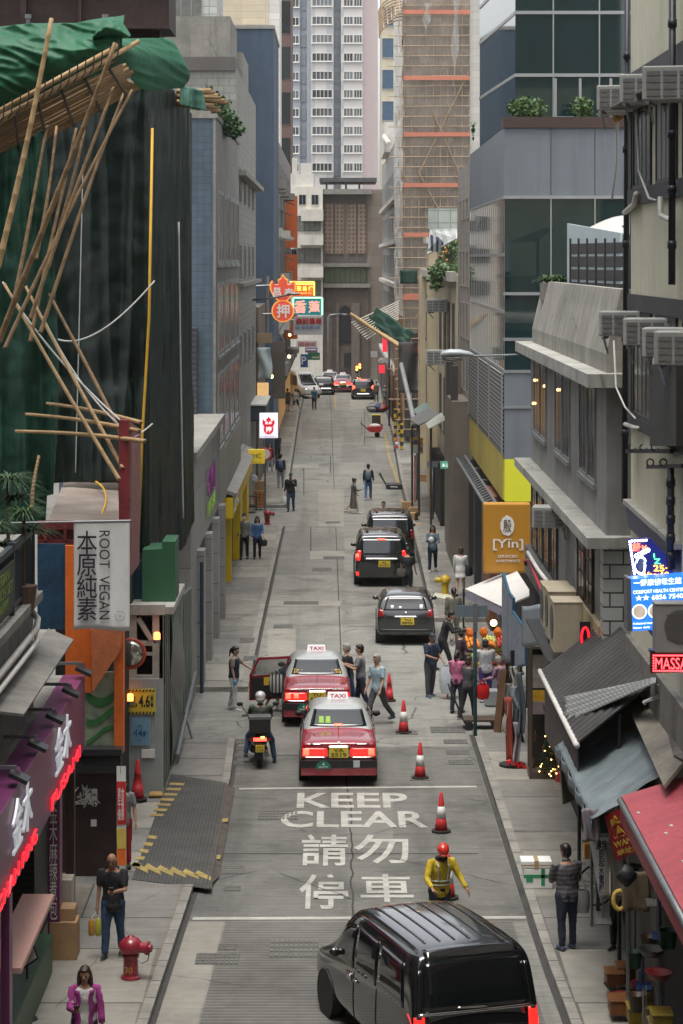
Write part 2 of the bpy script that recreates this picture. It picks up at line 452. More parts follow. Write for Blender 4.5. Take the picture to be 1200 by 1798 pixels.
# pavements with kerbs: (side, near, far)
def pavement(side, T, d0, d1, out, z=.13, mm=None):
    mb = MB(); n = max(3, int((d1-d0)/2)); s = -1 if side == 'L' else 1
    pts = [(interp(T, d0+(d1-d0)*i/n), d0+(d1-d0)*i/n) for i in range(n+1)]
    for (x, a), (y, b) in zip(pts, pts[1:]):
        k0, k1 = x+s*.16, y+s*.16
        mb.mat(1).add([(x,a,0),(y,b,0),(y,b,z+.004),(x,a,z+.004)], [(0,1,2,3)])
        mb.add([(x,a,z+.004),(y,b,z+.004),(k1,b,z+.004),(k0,a,z+.004)], [(0,1,2,3)])
        mb.mat(0).add([(k0,a,z),(k1,b,z),(out,b,z),(out,a,z)], [(0,1,2,3)])
        mb.mat(2).add([(x-s*.09,a,.009),(y-s*.09,b,.009),(y,b,.009),(x,a,.009)], [(0,1,2,3)])
    for d in (d0, d1):
        x = interp(T, d); mb.mat(1).add([(x,d,0),(out,d,0),(out,d,z),(x,d,z)], [(0,1,2,3)])
    # joints every few metres, across and along, following no strict grid
    q = random.Random(int(d0*7)); d = d0 + 1
    while d < d1 - .6:
        x = interp(T, d)+s*.18; e = q.uniform(.02,.03) * (1 + d/90)
        mb.mat(3).add([(x,d,z+.004),(out,d,z+.004),(out,d+e,z+.004),(x,d+e,z+.004)], [(0,1,2,3)])
        nd = min(d1, d + q.uniform(1.2, 3.2)); xm = x + (out-x)*q.uniform(.3,.7)
        if q.random() < .75: mb.add([(xm,d+e,z+.004),(xm+.03,d+e,z+.004),(xm+.03,nd,z+.004),(xm,nd,z+.004)], [(0,1,2,3)])
        if q.random() < .6:
            mb.mat(q.choice((4,4,5))).add([(x,d+e,z+.003),(xm,d+e,z+.003),(xm,nd,z+.003),(x,nd,z+.003)], [(0,1,2,3)])
        d = nd
    # loose kerb stone joints
    d = d0 + .5
    while d < min(d1, 110):
        x = interp(T, d)
        mb.mat(3).add([(x-s*.002,d,.01),(x-s*.002,d+.025,.01),(x-s*.002,d+.025,z+.006),(x-s*.002,d,z+.006)], [(0,1,2,3)])
        mb.add([(x-s*.002,d,z+.007),(x+s*.16,d,z+.007),(x+s*.16,d+.025,z+.007),(x-s*.002,d+.025,z+.007)], [(0,1,2,3)])
        d += q.uniform(.75,1.1)
    struct('pavement', mb, [mm or pave, kerbm, grime, crackm, patchd, patchl])
pavement('L', LK, 20, 44.4, -6.5, .13, mat('pavement_brown', (.20,.175,.14), .9, var=.25, scale=.6, bump=.3, fine=.2, grunge=1.)); pavement('L', LK, 44.4, 58.2, -6.5, .10, patchd)
pavement('L', LK, 64.9, 105, -6.5); pavement('L', LK, 113, 207, -6.5)
pavement('R', RK, 20, 43.6, 7.5, .13, mat('pavement_dark', (.125,.12,.108), .85, var=.3, scale=.7, bump=.3, grunge=.9, stripe=(1,.12,(.09,.087,.078)))); pavement('R', RK, 43.6, 59, 7.5); pavement('R', RK, 77.4, 207, 7.5)
# slab joints, patches, covers
mb = MB()
q = random.Random(3)
def joint(pts, w=.035, z=.006):
    for (x0,d0),(x1,d1) in zip(pts, pts[1:]):
        if abs(d1-d0) > abs(x1-x0): mb.add([(x0,d0,z),(x0+w,d0,z),(x1+w,d1,z),(x1,d1,z)], [(0,1,2,3)])
        else: mb.add([(x0,d0,z),(x1,d1,z),(x1,d1+w*2.2,z),(x0,d0+w*2.2,z)], [(0,1,2,3)])
joint([(.29+q.uniform(-.035,.035) if d < 52 else .22 - (d-52)*.0045, d) for d in [42.5+k*.45 for k in range(22)]+[54,60,75,90,110,140,170,205]])
for px,py,px2 in ((400,1327,590),(380,1500,840),(410,1187,600),(500,1060,620),(610,1100,740),(500,925,600),(520,817,603),(600,735,690),(530,720,600),(455,1240,500)):
    a, b = gp(px,py), gp(px2,py); joint([(a.x,a.y),(b.x,b.y)], .03)
for px,py,py2 in ((545,925,968),(533,870,815),(635,735,765),(640,800,720),(580,800,830),(455,1300,1260)):
    a, b = gp(px,py), gp(px,py2); joint([(a.x,a.y),(b.x,b.y)], .05)
struct('road_joints', mb, crackm)
mbd, mbl = MB(), MB(); PZ = [0]
def patch(mb, x0, x1, y0, y1, z=None):
    z = .0035 + .0004*PZ[0]; PZ[0] += 1
    a, b, c, d = gp(x0,y1), gp(x1,y1), gp(x1,y0), gp(x0,y0)
    e = [V((p.x, p.y, z)) for p in (a,b,c,d)]; mb.add(e, [(0,1,2,3)])
for a in ((604,634,748,778),(620,690,1180,1290),(430,600,1262,1325),(470,605,935,1010),(530,600,738,770),(610,690,1400,1490),(640,690,800,850),(500,600,1195,1212),(600,660,780,812)): patch(mbd, *a)
for a in ((505,560,815,822),(545,605,968,982),(615,690,700,718),(470,520,1105,1180),(470,600,1055,1065),(560,604,860,925),(430,500,1190,1215)): patch(mbl, *a)
struct('road_patch', mbd, patchd); struct('road_patch', mbl, patchl)
def iron_cover(x0, x1, y0, y1, lab, grp='iron drain covers in the road', z=.004):
    a, b = gp(x0, y1), gp(x1, y0); w, l = b.x-a.x, b.y-a.y
    m = MB().box(a.x, b.x, a.y, b.y, .0, z+.006)
    m.mat(1); n = max(4, min(16, int(w/.08)))
    for i in range(n):
        for j in range(4):
            m.box(a.x+w*(i+.2)/n, a.x+w*(i+.8)/n, a.y+l*(j+.2)/4, a.y+l*(j+.8)/4, z+.006, z+.016)
    single('drain_cover', m, [dkmetal_c, coverm], lab, 'drain cover', grp)
dkmetal_c = mat('cover_slot', (.10, .098, .09), .7, .2, var=.2); coverm = mat('cover_iron', (.15, .146, .132), .75, .2, var=.3, scale=5)
COVERS = [
 (342,422,1674,1694,'dark iron drain cover in the grooved road beside the pale edge strip'),
 (383,418,1658,1669,'small iron drain cover just behind the dark cover in the grooved road'),
 (472,560,1650,1682,'large square iron manhole cover in the grooved road near the black van'),
 (372,430,1520,1535,'worn iron drain cover beside the end of the metal ramp'),
 (392,424,1556,1565,'narrow iron cover near the white line by the left kerb'),
 (452,524,1422,1440,'iron cover with faded red paint left of the word KEEP CLEAR'),
 (693,733,1283,1290,'iron cover in the road beside the second traffic cone'),
 (757,815,1276,1287,'iron grate across the road mouth near the blank sign post'),
 (780,820,1299,1306,'upper drain cover beside the right kerb end'),
 (784,824,1317,1325,'middle drain cover beside the right kerb end'),
 (788,830,1335,1343,'lower drain cover beside the right kerb end'),
 (415,440,1310,1318,'upper drain cover beside the motor scooter'),
 (412,440,1323,1331,'middle drain cover beside the motor scooter'),
 (408,440,1337,1344,'lower drain cover beside the motor scooter'),
 (410,445,1298,1306,'topmost drain cover beside the motor scooter'),
 (720,755,1366,1371,'thin iron cover behind the third traffic cone'),
 (498,560,1056,1062,'iron cover in the road far behind the open taxi door'),
 (480,515,1097,1103,'iron cover in the road ahead of the waiting taxis'),
 (568,605,977,982,'iron cover in the road left of the black people carrier'),
 (548,582,997,1003,'iron cover in the road nearer than the people carrier tail'),
 (572,598,916,919,'iron cover in the road near the woman in the long coat'),
 (420,448,1127,1136,'iron cover in the left pavement above the open taxi door'),
 (427,452,1160,1168,'iron cover in the left pavement by the woman in the vest')]
for c in COVERS: iron_cover(*c[:4], c[4], z=.004 if c[0] not in (420,427) else .134)
# markings
mb = MB(); Z = .010
def mtext(t, x0, x1, y0, y1, bold=.012):
    a = gp(x0, y1); b = gp(x1, y0); mb.text(t, (a.x, a.y, Z), (1,0,0), (0,1,0), b.x-a.x, b.y-a.y, .002, bold)
mtext('KEEP', 521, 714, 1393, 1419, .02); mtext('CLEAR', 492, 748, 1425, 1454, .02)
mtext('請', 528, 611, 1466, 1521); mtext('勿', 622, 716, 1466, 1517)
mtext('停', 524, 611, 1536, 1597); mtext('車', 634, 722, 1536, 1585)
for x0,y0,x1,y1,w in ((420,1387,838,1383,.1),(338,1616,925,1614,.11),(590,692,590,716,.0)):
    a, b = gp(x0,y0), gp(x1,y1)
    if w: mb.add([(a.x,a.y,Z),(b.x,b.y,Z),(b.x,b.y+w*1.6,Z),(a.x,a.y+w*1.6,Z)], [(0,1,2,3)])
struct('road_lettering', mb, marking)
mb = MB()
for pts in ([(676,760),(683,800),(700,850)],[(657,695),(664,712)],[(668,730),(671,742)],[(589,695),(589,718)]):
    P = [gp(*p) for p in pts]
    for a, b in zip(P, P[1:]):
        mb.add([(a.x-.07,a.y,Z),(a.x+.07,a.y,Z),(b.x+.07,b.y,Z),(b.x-.07,b.y,Z)], [(0,1,2,3)])
struct('road_yellow_line', mb, marky)
# ribbed metal ramp over the site entrance
t = thing('metal_ramp', 'ribbed steel ramp with worn yellow stripes over the site entrance', 'ramp', (-3.2, 48.5, .1))
def rq(x0,y0,x1,y1,x2,y2,x3,y3,z): return [gp(x0,y0,z), gp(x1,y1,z), gp(x2,y2,z), gp(x3,y3,z)]
ribm = mat('ramp_plate', (.07, .069, .063), .8, .1, var=.4, scale=1.2, grunge=.6, stripe=(0, .07, (.045, .045, .042)))
m = MB(); m.prism(rq(232,1545,372,1562,400,1375,300,1360,.098), (0,0,.014)); m.build('plate', ribm, t)
m = MB(); a = rq(372,1562,362,1566,415,1384,402,1374,.0)
p = [gp(360,1563,.112), gp(384,1541,.02), gp(412,1385,.02), gp(396,1378,.112)]
m.slab(p[0], p[1], p[2], p[3], .02); m.build('lip', mat('ramp_lip', (.085,.068,.058), .7, .2, var=.5, scale=3), t)
m = MB()
for k in range(7):
    a, b = gp(300-k*5.5,1374+k*9,.118), gp(325-k*6,1375+k*9,.118); m.add([a,b,b+V((-.02,-.22,0)),a+V((-.02,-.22,0))], [(0,1,2,3)])
for k in range(6):
    a, b = gp(238+k*22,1512+k*3.2,.118), gp(260+k*22,1526+k*2.6,.118); m.add([a,b,b+V((.03,-.3,0)),a+V((-.05,-.3,0))], [(0,1,2,3)])
for k in range(5):
    a, b = gp(262-k*7,1466+k*12,.118), gp(277-k*7,1468+k*12,.118); m.add([a,b,b+V((-.02,-.25,0)),a+V((-.02,-.25,0))], [(0,1,2,3)])
for x, y in ((374,1505),(388,1440)):
    a = gp(x, y, .13); m.box(a.x-.08,a.x+.14,a.y,a.y+.3,.09,.1)
m.build('yellow_stripe', marky, t)
# the covered footbridge the picture was taken from, and the street behind it
fbm = mat('footbridge_concrete', (.26,.255,.24), .8, var=.2, scale=.5, streak=.3)
t = thing('footbridge', 'covered concrete footbridge crossing over the street', 'footbridge', (0,-2,0))
MB().box(-9,9,-5.5,-.6,8.9,9.6).build('deck', fbm, t); MB().box(-9.4,9.4,-6.2,1.8,14.6,14.9).build('roof', fbm, t)
for x in (-8.5,8.5): MB().box(x-.4,x+.4,-3.6,-2.8,0,8.9).build('pier', fbm, t)
for x in (-8.8,-4.4,4.4,8.8): MB().box(x-.08,x+.08,-5.3,-5.1,9.6,14.6).build('post', steel, t)
MB().box(-9,9,-5.45,-5.4,9.6,10.7).build('parapet', fbm, t)
for k,(x0,x1,y0,y1,z,mm,l) in enumerate(((-14,-5.4,-70,24,34,fbm,'long grey block behind the footbridge on the left of the street'),(5.4,14,-70,28,38,brick_b if False else fbm,'long grey block behind the footbridge on the right of the street'),(-14,14,-95,-78,45,fbm,'tall grey block closing the street behind the footbridge'),(-17,-8.6,24,44,26,fbm,'tall grey block set back behind the shop terrace'))):
    t = thing('building', l, 'building', ((x0+x1)/2,(y0+y1)/2,0)); MB().box(x0,x1,y0,y1,0,z).build('wall', mm, t)
    f = 'L' if k in (0,3) else 'R' if k == 1 else 'L'
    if k == 2: continue
    for i in range(6):
        for j in range(5): window(t, f, (x1+.01 if f == 'L' else x0-.01, y0+4+j*(y1-y0-8)/4, 4+i*3.8), 2.4, 1.7, 3)
# ---------------------------------------------------------------- buildings, left side
def bbox_px(mb, x0, x1, y0, y1, d, depth):
    a, b = at(x0, y1, d), at(x1, y0, d); return mb.box(a.x, b.x, d, d+depth, a.z, b.z)
def building(label, x0, x1, y0, y1, z1, m, cat='building', z0=0., name='building', wall='wall'):
    r = thing(name, label, cat, ((x0+x1)/2, (y0+y1)/2, z0))
    if m: MB().box(x0, x1, y0, y1, z0, z1).build(wall, m, r)
    return r
stone = mat('facade_stone', (.20, .197, .183), .6, var=.2, scale=.6, tile=(1.2, .8, .012, (.15,.145,.13), 0), streak=.5, grunge=.3)
bluetile = mat('blue_mosaic', (.075, .108, .14), .45, var=.2, scale=.5, tile=(.22, .22, .012, (.05,.07,.09), 0), streak=.3)
mosaic = mat('grey_mosaic', (.235, .235, .215), .7, var=.18, scale=.5, tile=(.45, .3, .02, (.16,.155,.14), .5), streak=.35)
bluepaint = mat('blue_paint_wall', (.05, .08, .122), .75, var=.2, scale=.35, streak=.35)
creamw = mat('cream_cladding', (.55, .47, .34), .7, var=.08, tile=(3., .8, .03, (.38,.32,.23), 0))
palew = mat('pale_plaster', (.52, .50, .45), .8, var=.15, scale=.4, streak=.4)
greyw = mat('grey_plaster', (.26, .255, .235), .8, var=.2, scale=.5, streak=.35)
brownw = mat('brown_stone', (.11, .088, .075), .7, var=.2, scale=.5, tile=(1.5, 1., .02, (.11,.085,.07), 0))
purple = mat('purple_panel', (.16, .035, .115), .35, var=.1)
redneon = mat('red_letter_lit', (.6,.02,.03), .4, var=0, emit=(1,.02,.04), es=.55)
whiteneon = mat('white_letter_lit', (.7,.7,.72), .4, var=0, emit=(.85,.93,1), es=.12)
letterw = mat('letter_white', (.75,.74,.7), .5, var=.05)
letterk = mat('letter_black', (.02,.015,.03), .6, var=.05)
dirty = mat('dirty_metal', (.20,.19,.17), .7, .2, var=.35, scale=2, streak=.3)
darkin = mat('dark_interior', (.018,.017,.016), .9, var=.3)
woodd = mat('dark_wood', (.06,.04,.028), .6, var=.3, scale=3)
card = mat('cardboard', (.36,.22,.11), .85, var=.2, scale=4)
orangem = mat('orange_sheet', (.78,.17,.025), .45, var=.2, scale=1.5, streak=.25)
pvc = mat('white_pipe', (.6,.58,.54), .5, var=.15)

# near shop with the terrace on top
t = building('low shop building with purple fascia and plant terrace on its roof', -8.5, -5.0, 27, 40, 6.0, None, name='shop_building')
MB().box(-8.5, -5.0, 27, 40, 3.0, 6.0).build('wall', mat('terrace_wall', (.2,.2,.19), .85, var=.4, scale=1.3, streak=.7), t)
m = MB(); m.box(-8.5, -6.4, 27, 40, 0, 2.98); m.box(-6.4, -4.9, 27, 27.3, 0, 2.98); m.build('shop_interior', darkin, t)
MB().box(-5.15, -4.85, 27, 40.05, 5.98, 6.12).build('coping', concrete, t)
MB().box(-4.9, -4.5, 27, 43.4, 2.85, 4.15).build('fascia', purple, t, bevel=.01)
m = MB(); m.box(-4.72, -4.52, 39.6, 39.95, .13, 2.84); m.box(-4.6,-4.48,33.2,33.5,.13,2.84); m.build('pillar', purple, t)
MB().box(-4.95, -4.56, 30, 38.9, .13, .75).build('plinth', mat('green_plinth', (.03,.08,.04), .5, var=.2), t)
MB().box(-4.95, -4.45, 34.2, 38.2, 1.5, 1.58).build('counter', mat('pink_counter', (.62,.36,.30), .5, var=.1), t)
m = MB()
for k in range(9): m.box(-5.9,-5.5,34.3+k*.45,34.55+k*.45,1.6,1.85+.1*(k%3))
m.build('counter_goods', mat('shop_goods', (.35,.25,.1), .6, var=.5, scale=6), t)
m = MB()
for py0, py1, px0, ch in ((1238,1345,104,'金'),(1395,1490,22,'金')): pass
for d0, z0, w, h, s_ in ((38.5,3.33,2.2,.72,'金木'),(33.4,3.33,2.1,.72,'金木')):
    m.text(s_, (-4.48, d0, z0), (0,1,0), (0,0,1), w, h, .035, .0)
m.build('sign_letters', whiteneon, t)
m = MB()
for d0, w, s_ in ((38.0,4.2,'FUSAMI'),(29.5,6.6,'SOHO CHAN PING')): m.text(s_, (-4.48, d0, 2.93), (0,1,0), (0,0,1), w, .2, .03, .0)
m.build('red_letters', redneon, t)
m = MB(); m.text('金\n木\n麻\n辣\n煮\n包', (-4.69, 39.58, .8), (1,0,0), (0,0,1), .13, 1.9, .008); m.build('pillar_lettering', letterw, t)
# dark canopy between terrace and fascia
m = MB(); m.slab((-5.0,34.4,5.16),(-4.47,34.6,5.06),(-4.5,41.4,5.06),(-5.0,42.0,5.16),.04); m.build('rain_canopy', dirty, t)
m = MB(); m.box(-5.6,-4.9,27,43.4,4.02,4.14); m.build('fascia_top', concrete, t)
# roof fence and plants
f = thing('metal_fence', 'dark metal railing with a green menu board on the roof terrace edge', 'fence', (-5.0, 34, 6.12))
m = MB(); m.box(-5.04,-4.96,27,39.8,7.1,7.2); m.box(-5.03,-4.97,27,39.8,6.2,6.26)
for k in range(100): m.box(-5.012,-4.988,27.05+k*.128,27.07+k*.128,6.26,7.1)
for d in (39.7,37.2,34.6,32): m.box(-5.05,-4.95,d,d+.1,6.12,7.24)
m.build('railing', mat('railing_paint', (.045,.055,.065), .5, .3, var=.2), f)
m = MB(); m.box(-4.955,-4.93,34.5,37.1,6.3,7.0); m.build('menu_board', mat('menu_dark', (.02,.03,.02), .5, var=.2), f)
m = MB(); m.text('VEGAN\nLUNCH SET\nHAPPY', (-4.928,34.7,6.35), (0,1,0), (0,0,1), 2.2,.6,.004); m.build('menu_lettering', mat('menu_green', (.25,.4,.06), .6, var=.2), f)
m = MB()
m.tube([(-4.9,27,5.55),(-4.9,39.6,5.55),(-4.9,39.75,5.7),(-5.0,39.8,5.8)], .055, 8); m.tube([(-4.86,27,5.38),(-4.86,39.3,5.38),(-4.88,39.5,5.5)], .045, 8)
single('drain_pipe', m, pvc, 'pair of white plastic pipes running under the terrace railing', 'pipe', smooth=True)
for k, (px, py, d, nb, ln) in enumerate(((15,850,39.2,260,.75),(42,905,38.6,180,.6),(-5,930,38,150,.6))):
    c = at(px, py, d)
    p = thing('potted_plant', ['tall strap leaved plant, uppermost on the roof terrace at the left edge','strap leaved plant beside the end of the terrace railing','strap leaved plant lowest behind the terrace railing'][k], 'plant', (c.x, d, 6.0))
    m = MB(); m.lathe([(.16,0),(.22,.4),(.2,.4)], (c.x,d,6.0), 12); m.tube([(c.x,d,6.35),c], .03, 6); m.build('pot', mat('pot_clay',(.12,.07,.05),.8), p)
    m = MB(); blades(m, c, nb, ln, .022, k+3); blades(m, c+V((.1,.1,-.3)), nb//2, ln, .022, k+9); m.build('foliage', [leafA, leafB], p)
# arms with flood lights over the fascia
def floodlamp():
    r = thing('flood_lamp', 'x', 'lamp', (0,0,0), 'flood lamps on arms over the purple fascia')
    m = MB(); m._bar(V((-.9,0,.3)),V((.1,0,.3)),.05,.05); m._bar(V((-.55,0,.3)),V((-.55,0,-.12)),.05,.05); m.build('arm', steel, r)
    m = MB(); m.obox(Matrix.Translation((.14,0,.17)) @ Matrix.Rotation(rad(25),4,'Y'), .3,.34,.06); m.build('lamp_head', dkmetal, r)
    m = MB(); m._bar(V((.1,0,.3)),V((.14,0,.2)),.03,.08); m.build('bracket', chrome, r)
    return r
fl = floodlamp()
for k, (d, lab) in enumerate(((43.0,'flood lamp on the farthest arm, over the far end of the purple fascia'),(40.9,'second flood lamp from the far end of the purple fascia'),(38.6,'third flood lamp from the far end of the purple fascia'),(36.4,'flood lamp above the red glow between the two shop names'),(34.2,'nearest flood lamp at the left edge above the purple fascia'))):
    o = fl if k == 0 else dup(fl)
    o.location = (-4.62, d, 4.12); o['label'] = lab
# shutter bay and post between the purple shop and the graffiti door
t = thing('shop_shutter', 'dark roller shutter bay beside the purple pillar', 'shutter', (-5, 41.3, 0))
m = MB(); m.box(-5.5,-5.0,40.1,43.3,.0,4.0); m.build('shutter', mat('shutter_dark',(.03,.04,.042),.5,.3,stripe=(2,.11,(.015,.02,.02))), t)
m = MB(); m.box(-4.75,-4.6,42.5,42.7,.13,2.84); m.build('post', woodd, t)
def carton(lab, c, sx, sy, sz, rz=0, m_=None, grp=None, open_=False):
    r = thing('cardboard_box', lab, 'box', c, grp, rz)
    MB().box(-sx/2,sx/2,-sy/2,sy/2,0,sz).build('carton', m_ or card, r, bevel=.008, local=True)
    m = MB()
    if open_:
        for s in (-1,1): m.slab((s*sx/2,-sy/2,sz),(s*sx*.8,-sy/2,sz+.08),(s*sx*.8,sy/2,sz+.08),(s*sx/2,sy/2,sz),.006)
        m.build('flap', m_ or card, r, local=True)
    else: m.box(-sx/2-.001,sx/2+.001,-.03,.03,sz-.06,sz+.003).build('tape', mat('parcel_tape',(.42,.3,.16),.3), r, local=True)
    return r
c = gp(105,1688,.13); carton('big brown carton standing at the foot of the purple pillar', (c.x+.05,c.y+.3,.13), .45,.5,.62)
carton('small brown carton lying on the big carton beside the purple pillar', (c.x+.05,c.y+.35,.75), .36,.4,.2)
carton('pale carton stacked behind the brown cartons by the purple pillar', (c.x-.05,c.y+.9,.13), .35,.4,1.15, 0, mat('pale_card',(.42,.38,.32),.8))
# menu stand at the frame corner
r = thing('menu_stand', 'tilted white menu board on a thin black stand beside the green plinth', 'sign', gp(48,1790,.13))
p = gp(48,1790,.13); m = MB(); m.tube([p,(p.x,p.y,1.05)],.018,6); m.lathe([(.16,0),(.16,.02)],p,14); m.build('stand', black, r)
m = MB(); M_ = Matrix.Translation((p.x-.02,p.y-.02,1.12)) @ Matrix.Rotation(rad(-35),4,'Y') @ Matrix.Rotation(rad(40),4,'X')
m.obox(M_,.34,.42,.02); m.build('board', black, r); m = MB(); m.obox(M_ @ Matrix.Translation((0,0,.013)),.3,.38,.004); m.build('menu_sheet', white, r)
# graffiti door, lamp box, banner and the orange cafe front
t = thing('cafe', 'orange cafe front with a gable board and a green mural panel', 'shop front', (-4.5,45.5,.1))
D = 45.0
m = MB(); bbox_px(m,115,161,958,1216,D,.12); m.build('side_board', orangem, t)
m = MB(); a,b,c,d = at(160,1105,D-.1),at(215,1100,D-.1),at(206,1150,D-.1),at(163,1216,D-.1)
m.prism([a,b,at(213,1140,D-.1),c,d],(0,.1,0)); m.build('gable_board', mat('orange_gloss',(.75,.24,.10),.3,var=.25,scale=3,coat=.3), t)
m = MB(); bbox_px(m,201,217,1100,1322,D-.05,.3); m.build('pillar', orangem, t)
mural = mat('mural_green', (.30,.36,.25), .6, var=.6, scale=1.4, streak=.3)
m = MB(); bbox_px(m,148,201,1180,1322,D+.1,.05); m.build('mural_panel', mural, t)
m = MB()
for k in range(3):
    m.grid(lambda u,v,k=k: at(152+u*48, 1212+k*38+14*math.sin(u*3+k)+v*(16-4*k), D+.09), 8, 1, .01)
m.build('mural_stroke', mat('mural_stroke',(.05,.22,.06),.6,var=.4,scale=4), t)
m = MB(); bbox_px(m,60,150,1216,1560,D+.35,.1); bbox_px(m,130,205,1330,1553,D+.1,.08); m.build('dark_door', mat('door_dark_red',(.035,.018,.018),.5,var=.5,scale=2), t)
m = MB(); q = random.Random(5)
for k in range(34):
    x, y = q.uniform(138,172), q.uniform(1380,1412); m.tube([at(x,y,D+.07),at(x+q.uniform(-9,9),y+q.uniform(-9,9),D+.07),at(x+q.uniform(-9,9),y+q.uniform(-9,9),D+.07)],.008,4)
for x,y,s_ in ((166,1391,.06),(166,1400,.05),(165,1445,.07),(155,1398,.05)): bbox_px(m,x-5,x+5,y-6,y+6,D+.07,.01)
m.build('graffiti', letterw, t)
m = MB(); bbox_px(m,126,212,1326,1358,D-.35,.3); m.build('lamp_box', black, t); m = MB(); bbox_px(m,126,214,1316,1327,D-.4,.38); m.build('lamp_box_lid', dkmetal, t)
r = thing('banner', 'narrow red and white vertical banner beside the graffiti door', 'banner', at(214,1520,44.6))
for nm, y0, y1, mm in (('cloth',1345,1520,letterw),('red_panel',1372,1448,mat('banner_red',(.55,.03,.03),.6)),('yellow_panel',1455,1490,mat('banner_yellow',(.65,.5,.1),.6)),('orange_foot',1490,1519,orangem)):
    m = MB(); o_ = 0 if nm == 'cloth' else .012
    m.slab(at(206,y1,44.6-o_),at(222,y1,44.75-o_),at(221,y0,44.75-o_),at(205,y0,44.6-o_),.006); m.build(nm, mm, r)
m = MB(); m.text('素食\n午餐\n優惠', at(207,1440,44.59), (1,.05,0),(0,0,1),.12,.6,.008); m.build('lettering', letterw, r)
# banner ROOT VEGAN on a rod
B = 44.2; r = thing('banner', 'white cloth banner reading ROOT VEGAN hung from a rod in front of the tarpaulin', 'banner', at(179,1106,B))
a, b = at(130,1106,B), at(228,914,B)
clothw = mat('banner_cloth',(.74,.75,.72),.8,var=.08,scale=2)
def bw(u, v): return V((a.x+(b.x-a.x)*u, B+.03*math.sin(u*7+v*3)*(1-v)*.8, a.z+(b.z-a.z)*v + .02*math.sin(u*5)*(1-v)))
MB().grid(bw,16,20,.01).build('cloth', clothw, r, smooth=True)
m = MB(); w_, h_ = b.x-a.x, b.z-a.z
o = V((a.x,B-.045,a.z))
m.text('本\n原\n純\n素', o+V((w_*.06,0,h_*.09)), (1,0,0),(0,0,1), w_*.36,h_*.82,.006,.004)
m.text('ROOT  VEGAN', o+V((w_*.46,0,h_*.91)), (0,0,-1),(1,0,0), h_*.81,w_*.19,.006,.0)
for rr in (.028,.085):
    for k in range(22):
        if rr > .08 and k % 8 == 0: continue
        p0, p1 = [o+V((w_*.83+rr*math.cos(x),-.004,h_*.13+rr*math.sin(x))) for x in (k*math.tau/22,(k+1)*math.tau/22)]; m._bar(p0,p1,.006,.006)
m.build('lettering', letterk, r)
m = MB(); m.tube([at(20,918,B),at(230,914,B)],.02,6); m.build('rod', steel, r)
# blue rusted panel
m = MB(); bbox_px(m,66,116,955,1105,45.2,.06); single('metal_sheet', m, mat('blue_rusted',(.02,.07,.13),.6,.2,var=.6,scale=1.6,streak=.6), 'rusty blue metal panel behind the white banner', 'panel')
m = MB(); bbox_px(m,66,214,915,930,47.2,.15); bbox_px(m,66,214,948,955,47.2,.15); bbox_px(m,66,130,930,948,47.3,.1)
for x in (78,112,140,172): bbox_px(m,x,x+5,925,950,47.15,.1)
single('red_steel_rail', m, mat('red_oxide',(.16,.03,.028),.6,.2,var=.4,scale=3), 'red oxide steel rails under the rusty roof of the site hut', 'rail')

# construction site: hut roof, gate, hoarding
t = thing('site_hut', 'site hut with a flat rusty steel roof below the dark tarpaulin', 'hut', (-5,52.5,0))
m = MB(); m.slab(at(85,915,47.8),at(210,915,47.8),at(207,833,57.6),at(118,833,57.6),-.08); m.build('roof', mat('rust_plate',(.27,.22,.185),.8,.1,var=.35,scale=.8,streak=.2,tile=(9,9,.01,(.1,.06,.04),0)), t)
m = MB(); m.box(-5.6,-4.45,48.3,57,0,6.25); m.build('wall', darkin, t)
m = MB(); bbox_px(m,209,226,738,1010,47.4,.35); m.build('post', mat('red_post',(.24,.035,.04),.55,.2,var=.3,scale=2), t)
m = MB(); a,b = at(226,745,47.5),at(243,760,49.5); m.slab(at(226,1010,47.5),at(240,990,49.6),at(243,755,49.6),at(226,742,47.5),.06); m.build('post_flange', mat('red_post_dusty',(.26,.12,.11),.7,.1,var=.3,scale=2), t)
D = 52.
t = thing('site_gate', 'pale corrugated metal site gate hung with a yellow height limit sign', 'gate', at(252,1400,D))
m = MB()
for k in range(14):
    x0 = 217+k*5; bbox_px(m,x0,x0+3.6,1192,1403,D,.05); bbox_px(m,x0+3.6,x0+5,1192,1403,D+.03,.03)
m.build('corrugated_sheet', mat('pale_corrugated',(.42,.46,.46),.5,.3,var=.15,streak=.3), t)
whitesteel = mat('white_steel',(.42,.41,.37),.6,.2,var=.25,streak=.5,scale=2)
m = MB()
for x0,x1,y0,y1 in ((226,240,1075,1192),(268,286,1075,1192),(222,290,1062,1080),(240,268,1126,1134),(240,268,1146,1151),(240,268,1186,1192)): bbox_px(m,x0,x1,y0,y1,D+.05*(x1-x0<30),.15)
m._bar(at(243,1085,D+.1),at(267,1124,D+.1),.12,.1); m.build('steel_frame', whitesteel, t)
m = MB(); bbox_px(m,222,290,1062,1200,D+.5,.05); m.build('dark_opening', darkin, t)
def sgn(t, name, x0,x1,y0,y1,d,dep,mm): m = MB(); bbox_px(m,x0,x1,y0,y1,d,dep); return m.build(name,mm,t)
t = thing('height_limit_sign', 'yellow height limit sign reading 4.6 M on the corrugated gate', 'sign', at(246,1255,D-.02))
sgn(t,'board',218,273,1210,1254,D-.04,.03,mat('sign_yellow',(.66,.55,.05),.5,var=.12))
m = MB()
m.text('4.6', at(244,1242,D-.042),(1,0,0),(0,0,1),.24,.27,.006,.03); m.text('米\nM', at(264,1242,D-.042),(1,0,0),(0,0,1),.08,.27,.006,.02); m.text('高度限制\nHEADROOM', at(220,1242,D-.042),(1,0,0),(0,0,1),.26,.25,.006,.01)
